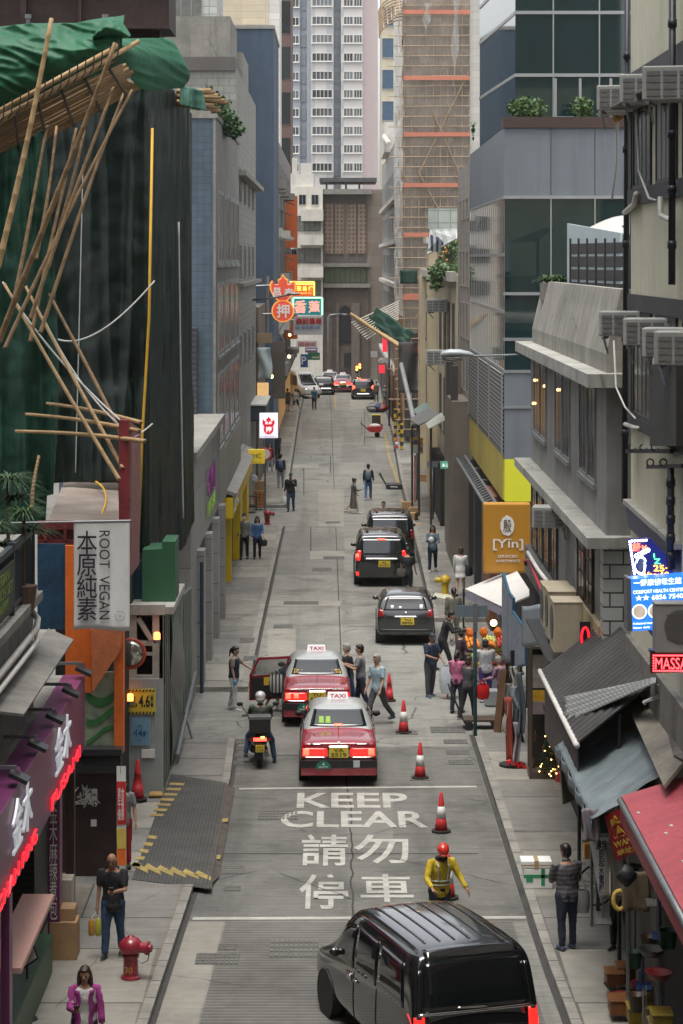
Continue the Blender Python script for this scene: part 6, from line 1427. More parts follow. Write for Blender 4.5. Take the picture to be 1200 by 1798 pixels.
for lab,P,mm,r_ in (('white pipe sloping down the grey building above the condensers',[(927,970,58),(945,1000,55),(975,1040,50.5)],pvc,.05),('red pipe sloping down the grey building above the condensers',[(924,993,59),(922,985,59),(930,984,58),(958,1055,51)],mat('pipe_red',(.35,.02,.03),.5),.04),('thin metal pipe running down beside the window of the grey building',[(1013,935,48.5),(1013,1160,48.5)],steel,.03)):
    m = MB(); m.tube([at(*p) for p in P],r_,7); single('wall_pipe', m, mm, lab, 'pipe', smooth=True)
m = MB(); m.grid(lambda u,v: at(918+u*32,1064+v*72-u*2,53-1.5*u)+V((0,-.1*math.sin(u*5),0)),8,8,.02); single('grey_drape', m, mat('drape_grey_blue',(.23,.26,.28),.6,var=.15), 'pale grey drape hung behind the blue framed boards', 'drape', smooth=True)
# blue framed boards standing obliquely
for k,(x0,x1,y0,y1,y2,y3,d0,d1,l) in enumerate(((886,897,1004,1150,1040,1165,60.5,59,'tall narrow blue framed notice board farthest from the camera'),(897,905,1040,1160,1050,1170,59,58,'second tall blue framed notice board in the row'),(903,928,1072,1175,1108,1168,57.5,56,'widest blue framed notice board, nearest in the row'))):
    P = [at(x0,y1,d0),at(x1,y3,d1),at(x1,y2,d1),at(x0,y0,d0)]
    t = thing('notice_board', l, 'board', P[0]); m = MB(); m.slab(*P,.06); m.build('frame', mat('frame_blue',(.02,.09,.16),.45,var=.15), t)
    cc = sum(P,V((0,0,0)))/4; n_ = (P[1]-P[0]).cross(P[3]-P[0]).normalized(); n_ = n_ if n_.y < 0 else -n_
    m = MB(); m.slab(*[p.lerp(cc,.08)+n_*.065 for p in P],.006); m.build('poster', mat('posters_faded',(.22,.25,.30),.5,var=.45,scale=6), t)
    m = MB(); m.tube([P[0].lerp(P[1],.5),V((P[0].x,P[0].y,.1))],.03,6); m.build('post', dkmetal, t)
# bundle of draped cloth on a stand, sandwich board, showcase, lit tree
t = thing('draped_stand','stand draped with pale cloths and red ribbon at the pavement edge','stand',gp(897,1345,.13)); g = gp(900,1345,.13); d = g.y
m = MB(); m.tube([(g.x,d,.13),(g.x,d,2.75)],.05,8); m.lathe([(.3,0),(.3,.06),(.1,.1)],g,16); m.build('pole', black, t)
for k,(x0,x1,y0,y1,c_) in enumerate(((896,914,1170,1212,(.42,.42,.38)),(886,906,1200,1262,(.15,.13,.11)),(890,920,1205,1250,(.20,.25,.28)),(898,921,1236,1300,(.07,.085,.10)),(884,900,1225,1290,(.34,.32,.28)),(900,914,1268,1338,(.30,.27,.29)),(908,922,1180,1290,(.10,.12,.14)))):
    m = MB(); m.grid(lambda u,v: at(x0+(x1-x0)*(u*(1-.35*v)+.17*v)+3*math.sin(v*5+k),y1+(y0-y1)*v+5*math.sin(u*5+k)*(1-v),d-.06-.05*k)+V((0,-.07*math.sin(u*9+k+v*2)*(1.2-v),0)),14,16,.012); m.build('cloth', mat('cloth_drape_%d'%k,c_,.85,var=.4,scale=5,bump=.4,bscale=25), t, smooth=True)
m = MB(); m.grid(lambda u,v: at(889+u*15-3*v,1334-v*110,d-.22-.1*math.sin(u*3))+V((0,-.04*math.sin(u*11),0)),10,12,.01); m.build('red_cloth', mat('cloth_red_brown',(.30,.05,.03),.8,var=.3), t, smooth=True)
m = MB(); q = random.Random(2); m.tube([at(890+k*2.6,1336+5*math.sin(k*1.7)+k*.8,d-.3) for k in range(14)],.035,5); m.build('ribbon', mat('ribbon_red',(.7,.02,.02),.4), t)
t = thing('sandwich_board','brown wooden folding board standing beside the draped cloths','sign',gp(872,1285,.13)); g = gp(872,1285,.13)
m = MB(); m.slab((g.x-.05,g.y,.13),(g.x+.1,g.y-.1,.13),(g.x+.28,g.y+.15,1.6),(g.x+.12,g.y+.25,1.6),.05); m.build('front_leaf', mat('wood_brown',(.11,.055,.025),.6,var=.3), t)
m = MB(); m.slab((g.x+.42,g.y+.45,.13),(g.x+.55,g.y+.35,.13),(g.x+.3,g.y+.15,1.6),(g.x+.2,g.y+.25,1.6),.04); m.build('rear_leaf', woodd, t)
t = thing('display_case','tall narrow glazed display case with posters beside the dark awning','display case',gp(955,1368,.13)); g = gp(932,1368,.13); d = g.y; a,b = at(930,1368,d),at(984,1140,d)
m = MB(); 
for x in (a.x,b.x-.06): m.box(x,x+.06,d,d+.06,.13,b.z); m.box(x,x+.06,d+.5,d+.56,.13,b.z)
m.box(a.x,b.x,d-.02,d+.6,.13,.3); m.box(a.x,b.x,d,d+.56,b.z,b.z+.06); m.build('frame', mat('case_frame',(.11,.09,.075),.5,.3,var=.2), t)
m = MB(); m.box(a.x+.06,b.x-.06,d+.5,d+.54,.3,b.z); m.build('back', darkin, t)
m = MB(); bbox_px(m,936,975,1150,1208,d+.2,.03); m.build('poster', mat('poster_white',(.42,.43,.43),.6,var=.4,scale=7), t); m = MB(); bbox_px(m,936,972,1212,1232,d+.19,.03); m.build('yellow_poster', mat('poster_yellow',(.6,.4,.04),.5,var=.4,scale=6), t)
m = MB(); bbox_px(m,936,974,1232,1254,d+.15,.05); m.build('shelf_box', mat('shelf_lilac',(.24,.24,.30),.5), t); m = MB(); m.text('W', at(953,1249,d+.14),(1,0,0),(0,0,1),9*d/F,13*d/F,.01); m.build('lettering', letterk, t)
m = MB(); q = random.Random(5)
for k in range(12): x = a.x+.1+q.uniform(0,.5); m.lathe([(.035,0),(.035,.14),(.015,.18),(.015,.22)],(x,d+.25,.33+(k%3)*.3),8)
m.build('bottles', mat('bottles_dark',(.10,.05,.03),.2,var=.5), t, smooth=True)
t = thing('christmas_tree','small dark Christmas tree covered in orange fairy lights beside the stall','tree',gp(985,1372,.13)); g = gp(985,1372,.13); tp = at(968,1255,g.y)
m = MB(); q = random.Random(8); top = 1.75
for k in range(900):
    h = q.random()**1.3*top; r1 = .36*(1-h/top)+.03; a = q.uniform(0,6.283); p = V((g.x-.06+h*-.06+math.cos(a)*r1*q.uniform(.2,1),g.y+math.sin(a)*r1,g.z+.15+h)); dv = V((math.cos(a),math.sin(a),-.25))*.1
    m.mat(k%2); m.add([p,p+dv*.5+V((0,0,.02)),p+dv,p+dv*.5-V((0,0,.02))],[(0,1,2,3)])
m.build('crown', [leafB, mat('needle_dark',(.015,.03,.016),.7)], t)
m = MB()
for k in range(60): 
    h = q.random()**1.2*top; r1 = .38*(1-h/top)+.04; a = q.uniform(0,6.283); m.sphere((g.x-.06-h*.06+math.cos(a)*r1,g.y+math.sin(a)*r1,g.z+.15+h),.016,5,4)
m.build('fairy_lights', mat('fairy_lit',(1,.6,.2),.3,emit=(1,.5,.14),es=6), t); m = MB(); m.lathe([(.12,0),(.15,.2)],g,10); m.build('pot', redt, t)
bagthing('red_bag','red plastic bag beside the Christmas tree with lights',(g.x+.18,g.y-.05,.13+.55),(.15,.12,.4),mat('bag_red',(.5,.015,.02),.4))
# fruit stall with canopy
t = thing('fruit_stall','fruit stall table with crates under a pale canopy at the side lane','stall',(4.3,66.5,0))
m = MB(); m.slab(at(818,1036,66.5),at(884,1068,62.5),at(936,1046,62.3),at(906,1000,66.5),.04); m.build('canopy', mat('canopy_white',(.55,.53,.5),.7,var=.15,scale=1), t)
m = MB(); m.grid(lambda u,v: at(818+u*66,1037+u*32+v*13,66.5-4*u)+V((0,.03*math.sin(u*60),0)),30,3,.01); m.build('valance', mat('valance_lilac',(.30,.29,.36),.7,var=.3,scale=6), t)
tb_ = [(3.35,63.6,.55),(3.6,66.0,.7),(3.75,68.2,.85)]
m = MB()
for x,d,z in ((3.55,64.2,.62),(3.5,66.2,.78)): m.box(x,5.0,d,d+1.9,z-.05,z)
m.build('table', woodd, t)
for x in (3.65,4.85):
    for d in (64.4,68.0): m = MB(); m.tube([(x,d,0),(x,d,.6)],.03,6); m.build('leg', dkmetal, t)
for x,d in ((3.5,66.2),(4.95,62.6)): m = MB(); m.tube([(x,d,0),(x,d,2.6)],.03,6); m.build('canopy_post', dkmetal, t)
m = MB(); m.grid(lambda u,v: V((3.53+u*1.4,64.16,.15+v*.46)),10,3,.01); m.build('table_cloth', mat('cloth_grey_blue',(.28,.30,.33),.7,var=.2), t)
FR = [('orange',(.75,.24,.015),3.62,66.4),('orange',(.75,.24,.015),4.05,66.4),('apple',(.5,.04,.03),4.45,66.4),('orange',(.75,.24,.015),3.62,67.3),('melon',(.45,.45,.10),4.1,67.3),('apple',(.5,.04,.03),4.5,67.3),('lemon',(.75,.55,.05),3.68,64.4),('apple',(.45,.06,.05),4.08,64.4),('grape',(.28,.03,.08),4.5,64.4),('lime',(.25,.4,.04),3.68,65.3),('peach',(.65,.30,.2),4.08,65.3),('guava',(.3,.42,.12),4.5,65.3)]
q = random.Random(31)
for k,(n_,c_,x,d) in enumerate(FR):
    z = .78 if d > 66 else .62; z += .002
    r = thing('fruit_crate', f"crate heaped with {('bright oranges','bright oranges','red apples','bright oranges','pale melons','red apples','yellow lemons','red apples','dark grapes','green limes','pink peaches','green guavas')[k]}, {'rear' if d>67 else 'second' if d>66 else 'third' if d>65 else 'front'} row {('left','middle','right')[k%3]} of the fruit stall", 'crate', (x+.18,d+.35,z), 'fruit crates on the stall')
    m = MB(); m.box(0,.36,0,.7,0,.03)
    for a in ((0,.36,0,.02),(0,.36,.68,.7),(0,.02,.02,.68),(.34,.36,.02,.68)): m.box(a[0],a[1],a[2],a[3],.03,.16)
    m.v = [p+V((-.18,-.35,0)) for p in m.v]; m.build('crate', mat('crate_wood',(.35,.24,.12),.8,var=.2), r, local=True)
    m = MB()
    for i in range(4):
        for j in range(7): m.sphere((-.13+i*.087+q.uniform(-.01,.01),-.29+j*.097+q.uniform(-.01,.01),.15+.06*math.sin((i+.5)/4*3.14)+q.uniform(0,.03)),.048,7,5)
    m.build('fruit', mat('fruit_'+n_,c_,.45,var=.15,scale=5), r, smooth=True, local=True)
m = MB(); c = at(867,1100,66.9); m.sphere((c.x,66.9,1.55),.09,8,6); t_ = single('bare_bulb', m, mat('bulb_orange_lit',(1,.6,.2),.3,emit=(1,.6,.2),es=10), 'glowing bulb hanging over the fruit crates', 'lamp')
for k,(x,d) in enumerate(((3.6,67.7),(4.0,67.8),(4.4,67.8))): bagthing('orange_bag', ['left orange carrier bag behind the orange crates','middle orange carrier bag behind the orange crates','right orange carrier bag behind the orange crates'][k], (x+.15,d,1.0), (.11,.08,.30), mat('bag_orange',(.55,.13,.01),.5,var=.2), 'bag', 'orange bags on the fruit stall')
for k,(x,d,z,l) in enumerate(((4.15,62.9,0,'grey plastic tub under the front of the fruit stall'),(4.6,63.1,0,'second grey plastic tub under the fruit stall near the lilac blouse'))):
    m = MB(); m.box(x-.28,x+.28,d-.2,d+.2,.02,.42); single('plastic_tub', m, mat('tub_grey',(.26,.28,.29),.5,var=.15), l, 'tub', bevel=.03)
t = thing('plastic_stool','red plastic stool at the left end of the fruit stall','stool',gp(797,1225)); g = gp(797,1225); redp = mat('plastic_red',(.55,.015,.02),.4)
m = MB(); m.box(g.x-.15,g.x+.15,g.y-.15,g.y+.15,.42,.46); m.build('seat', redp, t, bevel=.015)
for sx in (-1,1):
    for sy in (-1,1): m = MB(); m._bar(g+V((sx*.17,sy*.17,0)),g+V((sx*.13,sy*.13,.42)),.03,.03); m.build('leg', redp, t)
t = thing('sign_post','teal post with a blank blue grey sign at the mouth of the side lane','sign',gp(835,1292,.13)); g = gp(835,1292,.13); d = g.y; teal = mat('post_teal2',(.03,.085,.11),.45,.3,var=.15)
m = MB(); m.tube([g,at(834,1061,d)],.045,8); m.build('post', teal, t, smooth=True); m = MB(); bbox_px(m,799,856,1063,1084,d-.06,.03); m.build('sign_plate', mat('sign_back_grey',(.16,.21,.24),.5,.3,var=.15), t); m = MB(); bbox_px(m,831,839,1060,1110,d-.1,.04); m.build('clamp', steel, t)
t = thing('hand_cart','flat trolley with black wheels standing before the fruit stall','trolley',gp(850,1275)); g = gp(848,1278)
m = MB(); m.box(g.x-.5,g.x+.45,g.y-.3,g.y+.3,.2,.25); m.build('deck', woodd, t)
for x in (-.35,.3):
    for y in (-.33,.33): m = MB(); m.lathe([(.11,-.03),(.11,.03)],g+V((x,y,.11)),14,'y'); m.build('wheel', rubber, t)
m = MB()
for y in (-.25,.25): m.tube([g+V((-.5,y,.25)),g+V((-.85,y,1.05))],.018,6)
for k in range(4): m.tube([g+V((-.56-k*.085,-.25,.4+k*.2)),g+V((-.56-k*.085,.25,.4+k*.2))],.014,6)
m.build('handle', dkmetal, t)
# cones
coner = mat('cone_red',(.50,.025,.03),.5,var=.2,scale=4); conew = mat('cone_white',(.62,.62,.6),.45,var=.12)
def cone(lab, g, h=.78, rz=0, white_=True):
    r = thing('traffic_cone', lab, 'traffic cone', g, 'red and white traffic cones', rz)
    k = h/.78
    m = MB(); m.prism([V((math.cos(a)*.2*k,math.sin(a)*.2*k,0)) for a in [rad(22.5+45*i) for i in range(8)]],(0,0,.045*k)); m.build('base', rubber, r, local=True)
    R0 = lambda z: (.135-.105*(z/.78))*k
    def ringc(z0,z1,e=0): return [(R0(z0)+e,z0*k),(R0(z1)+e,z1*k)]
    m = MB(); m.lathe(ringc(.045,.28)+ringc(.281,.52,-.002)+[(R0(.52),.521*k)]+ringc(.525,.78)+[(R0(.78)*.6,.79*k)],n=18); m.build('body', coner, r, smooth=True, local=True)
    if white_: m = MB(); m.lathe(ringc(.285,.515,.003),n=18); m.build('sleeve', conew, r, smooth=True, local=True)
    return r
for px,py,l in ((709,1287,'traffic cone beside the walking men and the road grate'),(738,1367,'traffic cone standing just beyond the KEEP CLEAR box line'),(775,1461,'traffic cone to the right of the word CLEAR'),(787,1578,'traffic cone behind the worker in the yellow shirt'),(697,791,'small traffic cone by the scaffold posts far down the right kerb')): cone(l, gp(px,py), .80)
cone('plain red cone with a netted tip behind the walking man in the light blue shirt', gp(684,1231), .72, 0, False)
g = gp(243,1402,.13); cone('tall plain red cone leaning against the corrugated gate', (g.x,g.y-.15,.13), .85, 0, False)
m = MB(); m.box(g.x+.2,g.x+.5,51.6,51.9,.12,.2); single('sand_bag', m, mat('sandbag',(.35,.22,.08),.9,var=.3), 'small tan sandbag at the foot of the corrugated gate', 'sandbag', bevel=.04)
# hydrants
def hydrant(lab, g, mm, rz=0, s=1., num=None):
    r = thing('fire_hydrant', lab, 'fire hydrant', g, None, rz)
    m = MB(); m.lathe([(.19*s,0),(.19*s,.05*s),(.145*s,.07*s),(.14*s,.4*s),(.165*s,.42*s),(.165*s,.46*s),(.13*s,.48*s)],n=20); m.build('base', mm, r, smooth=False, local=True)
    m = MB(); m.lathe([(.13*s,.47*s),(.2*s,.52*s),(.225*s,.6*s),(.215*s,.68*s),(.16*s,.75*s),(.08*s,.79*s),(.05*s,.80*s),(.05*s,.82*s)],n=20); m.build('dome', mm, r, smooth=True, local=True)
    m = MB(); m.lathe([(.10*s,.15*s),(.10*s,.3*s),(.13*s,.31*s),(.13*s,.36*s),(.075*s,.37*s),(.07*s,.42*s)],(0,0,.6*s),16,'x'); m.build('outlet', mm, r, smooth=False, local=True)
    m = MB(); m.lathe([(.06*s,.19*s),(.06*s,.26*s),(.035*s,.27*s)],(0,0,.6*s),12,'y'); m.lathe([(.07*s,-.24*s),(.07*s,-.2*s)],(0,0,.6*s),12,'y'); m.build('side_cap', mm, r, local=True)
    m = MB(); m.tube([V((.38*s,0,.55*s)),V((.36*s,-.05*s,.38*s)),V((.25*s,-.08*s,.33*s)),V((.14*s,-.06*s,.4*s))],.012*s,5); m.build('chain', steel, r, local=True)
    if num: m = MB(); m.text(num, (-.07*s,-.152*s,.14*s),(1,0,0),(0,0,1),.16*s,.12*s,.006,.01); m.build('number', mat('hydrant_number',(.45,.22,.05),.6), r, local=True)
hydred = mat('hydrant_red',(.26,.015,.03),.35,var=.3,scale=4,coat=.4)
hydrant('dark red fire hydrant on the near left pavement with a chained cap', gp(230,1718,.13), hydred, rad(-15), .84, '30')
hydrant('small red fire hydrant on the far left pavement by the side lane', gp(470,921,.13), hydred, rad(20), .78)
hydrant('yellow fire hydrant on the right pavement near the dark grey car', gp(782,1045,.13), mat('hydrant_yellow',(.48,.32,.02),.4,var=.2,scale=4), rad(175), .86)
# things on the far pavements
g = gp(808,1050,.13); m = MB(); a = [gp(760,1050,.13),gp(792,1057,.13),gp(795,1048,.13),gp(765,1043,.13)]; m.prism(a,(0,0,.06)); single('flat_tray', m, mat('tray_mixed',(.5,.5,.38),.6,var=.5,scale=8), 'flat white tray of greens laid on the pavement beside the yellow hydrant', 'tray')
for i,(px,py,s,l,o) in enumerate(((722,918,.5,'open brown carton stacked by the black vans on the right kerb',True),(728,905,.42,'tall brown carton behind the open carton by the black vans',False),(716,896,.45,'brown carton farthest in the pile beside the black vans',True),(732,925,.4,'flattened brown carton lying at the front of the pile by the vans',False),(745,845,.4,'brown carton on the right pavement near the green shop sign',True),(453,862,.55,'tall tan carton stack beside the yellow shop',False),(455,890,.5,'brown crate carton low beside the yellow shop',False),(446,858,.45,'open pale carton on the rack beside the yellow shop',True))):
    g = gp(px,py,.13 if i>3 else 0); carton(l,(g.x,g.y,g.z),s,s,s*(.9 if i != 3 else .35) if i != 6 else .75,rad(i*23%40-20),mat('carton_rust',(.36,.15,.05),.8,var=.3,tile=(.2,.15,.02,(.15,.06,.02),0)) if i==6 else card,'cartons stacked along the street',o)
c = gp(455,858,.13)
t = thing('goods_rack','low dark goods rack beside the yellow shop','rack',gp(443,900,.13)); g = gp(440,895,.13); m = MB()
for z in (.3,.75): m.box(g.x-.3,g.x+.3,g.y-.4,g.y+.4,z,z+.04)
m.build('shelf', dkmetal, t)
for sx in (-.28,.28):
    for sy in (-.38,.38): m = MB(); m._bar(g+V((sx,sy,0)),g+V((sx,sy,.75)),.03,.03); m.build('leg', dkmetal, t)
g = gp(443,878,.13); bagthing('plastic_bag','grey white plastic bag on top of the goods rack by the yellow shop',(g.x,g.y,.9),(.3,.25,.45),mat('bag_greywhite',(.42,.43,.42),.4,var=.3,scale=5))
g = gp(660,768); t = thing('wheelbarrow','wheelbarrow loaded with a red bag near the right kerb','wheelbarrow',g)
m = MB(); m.prism([g+V((-.35,-.3,.35)),g+V((.3,-.3,.35)),g+V((.5,-.35,.7)),g+V((-.6,-.35,.7))],(0,.65,0)); m.build('tray', mat('barrow_red',(.5,.03,.03),.5,var=.3), t)
m = MB(); m.sphere(g+V((-.05,0,.75)),(.4,.28,.16),10,6); m.build('load', mat('load_white',(.6,.55,.52),.7,var=.4,scale=6), t, smooth=True)
m = MB(); m.lathe([(.18,-.05),(.18,.05)],g+V((.1,0,.18)),14,'y'); m.build('wheel', rubber, t); m = MB(); m._bar(g+V((-.4,-.2,.4)),g+V((-1.0,-.2,.95)),.04,.04); m._bar(g+V((-.4,.2,.4)),g+V((-1.0,.2,.95)),.04,.04); m.build('handle', dkmetal, t)
g = gp(661,748); m = MB(); m.box(g.x-.45,g.x+.45,g.y-.4,g.y+.4,0,.12); m.box(g.x-.3,g.x+.3,g.y-.3,g.y+.3,.12,.75); m.mat(1).box(g.x-.32,g.x+.32,g.y-.32,g.y+.32,.75,.8); single('work_box', m, [woodd,mat('box_trim_yellow',(.6,.45,.03),.5)], 'dark box with a yellow rim standing in the road by the right kerb', 'box')
for k,(px,c_,l) in enumerate(((654,'white','white rubbish bag in the heap by the far right kerb'),(664,'blue','blue rubbish bag in the heap by the far right kerb'),(671,'red','red rubbish bag in the heap by the far right kerb'),(660,'white','second white rubbish bag behind the blue one by the far right kerb'))):
    g = gp(px,724-(4 if k==3 else 0)); bagthing('rubbish_bag',l,(g.x,g.y,0),(.5,.4,.65),mat('goods_'+c_,GC[0][0],.5),'bag','rubbish bags heaped by the kerb')
g = gp(692,858); t = thing('hand_trolley','folded blue black platform trolley lying by the right kerb','trolley',g)
m = MB(); m.box(g.x-.4,g.x+.4,g.y-.5,g.y+.5,.18,.24); m.build('deck', dkmetal, t)
for x in (-.3,.3):
    for y in (-.4,.4): m = MB(); m.lathe([(.12,-.04),(.12,.04)],g+V((x,y,.12)),12,'y'); m.build('wheel', mat('wheel_blue',(.03,.05,.10),.5), t)
m = MB(); m._bar(g+V((-.4,-.3,.2)),g+V((-.75,.2,.75)),.04,.04); m._bar(g+V((-.4,.3,.2)),g+V((-.7,.7,.75)),.04,.04); m.build('handle', dkmetal, t)
# posts and signs far right, traffic lights
t = thing('traffic_sign','yellow and grey parking sign on a grey post on the right pavement','sign',gp(733,878,.13)); g = gp(733,878,.13); d = g.y
m = MB(); m.tube([g,at(733,742,d)],.06,8); m.build('post', steel, t, smooth=True); m = MB(); bbox_px(m,721,743,769,782,d-.08,.03); m.build('yellow_plate', mat('plate_yellow',(.6,.36,.02),.5), t); m = MB(); bbox_px(m,721,743,782,796,d-.08,.03); m.build('grey_plate', mat('plate_grey',(.45,.47,.46),.5), t)
m = MB(); m.prism(disc(730,776,4,d-.09,0),(0,-.01,0)); m.build('blue_disc', mat('disc_blue',(.04,.08,.25),.5), t); m = MB(); m.text('P', at(736,793,d-.09),(1,0,0),(0,0,1),4*d/F,8*d/F,.01); m.text('2', at(739,793,d-.09),(1,0,0),(0,0,1),3*d/F,6*d/F,.01); m.build('lettering', letterk, t)
m = MB(); m.tube([gp(729,882,.13),at(729,800,gp(729,882).y)],.04,6); single('red_post', m, mat('post_red_far',(.22,.02,.04),.5), 'thin dark red post beside the grey sign post on the right pavement', 'post')
t = thing('sign_post','grey post carrying a side street sign near the cartons','sign',gp(760,912,.13)); g = gp(760,912,.13); d = g.y; m = MB(); m.tube([g,at(760,810,d)],.05,8); m.build('post', steel, t, smooth=True); m = MB(); bbox_px(m,750,772,810,820,d-.08,.03); m.build('sign_plate', mat('plate_blue_grey',(.22,.27,.32),.5), t)
redl = mat('signal_red_lit',(1,.1,.03),.3,emit=(1,.12,.03),es=6); ambl = mat('signal_amber_lit',(1,.4,.05),.3,emit=(1,.4,.05),es=5)
def signal(px,py,d,l):
    t = thing('traffic_light', l, 'traffic light', at(px,690,d)); m = MB(); m.tube([at(px+1,692,d+.2),at(px+1,py,d+.2)],.06,6); m.build('post', steel, t)
    m = MB(); bbox_px(m,px-3.2,px+3.2,py-8,py+6,d-.1,.3); m.build('housing', black, t); m = MB(); m.sphere(at(px,py-4.5,d-.12),(.11,.05,.11),8,6); m.build('red_lens', redl, t, smooth=True); m = MB(); m.sphere(at(px,py,d-.12),(.10,.05,.10),8,6); m.build('amber_lens', ambl, t, smooth=True)
    m = MB(); m.sphere(at(px,py+4.2,d-.12),(.08,.05,.08),8,6); m.build('green_lens', black, t, smooth=True)
signal(632,645,206,'traffic light showing red and amber at the end of the street'); signal(627,649,210,'second smaller traffic light behind the lit one at the street end')
t = thing('traffic_sign','round no turn sign at the far right corner','sign',at(670,690,195)); m = MB(); m.lathe([(.25,0),(.25,-.03)],at(670,633,195),20,'y'); m.build('plate', white, t); m = MB(); m.lathe([(.27,.01),(.27,-.02)],at(670,633,195),20,'y'); m.build('rim', mat('rim_red2',(.5,.05,.05),.5), t); m = MB(); m.tube([at(670,690,195.2),at(670,628,195.2)],.05,6); m.build('post', steel, t)
m = MB(); m._bar(at(668,633,194.9),at(673,633,194.9),.05,.02); m._bar(at(668,633,194.9),at(668,636,194.9),.05,.02); m.build('arrow', black, t)
for px,py,w,h,d,nm,l in ((657,622,12,10,190,'plate_white','white sign with a blue mark over the far right pavement'),(679,632,9,9,186,'plate_white','pale sign plate beside the round sign at the far right'),(676,606,8,24,188,'sign_lit_red','tall red lit sign over the far right pavement'),(671,648,10,14,191,'sign_lit_red','red lit rounded sign at head height on the far right pavement')):
    m = MB(); bbox_px(m,px-w/2,px+w/2,py-h/2,py+h/2,d,.2); single('street_sign', m, mat('plate_white',(.5,.5,.5),.5) if nm=='plate_white' else mat('sign_lit_red',(.5,.02,.04),.5,emit=(.9,.03,.06),es=.5), l, 'sign')
t = thing('street_lamp','grey street lamp column bending over the street end','street lamp',gp(577,690)); m = MB(); d=222; m.tube([at(577,672,d),at(577,556,d),at(580,553,d),at(603,551,d)],.07,7); m.build('column', steel, t, smooth=True); m = MB(); m.sphere(at(606,552,d),(.3,.15,.07)); m.build('lamp_head', steel, t, smooth=True)
for k,(px,py,d) in enumerate(((508,626,150),(477,661,122),(509,588,175))): m = MB(); m.sphere(at(px,py,d),.10,8,6); single('lantern', m, mat('lantern_lit',(1,.7,.3),.3,emit=(1,.62,.22),es=5), ['warm lamp above the shops below the bookshop sign','warm lamp outside the brown shop house','small warm lamp under the far awning'][k], 'lamp')
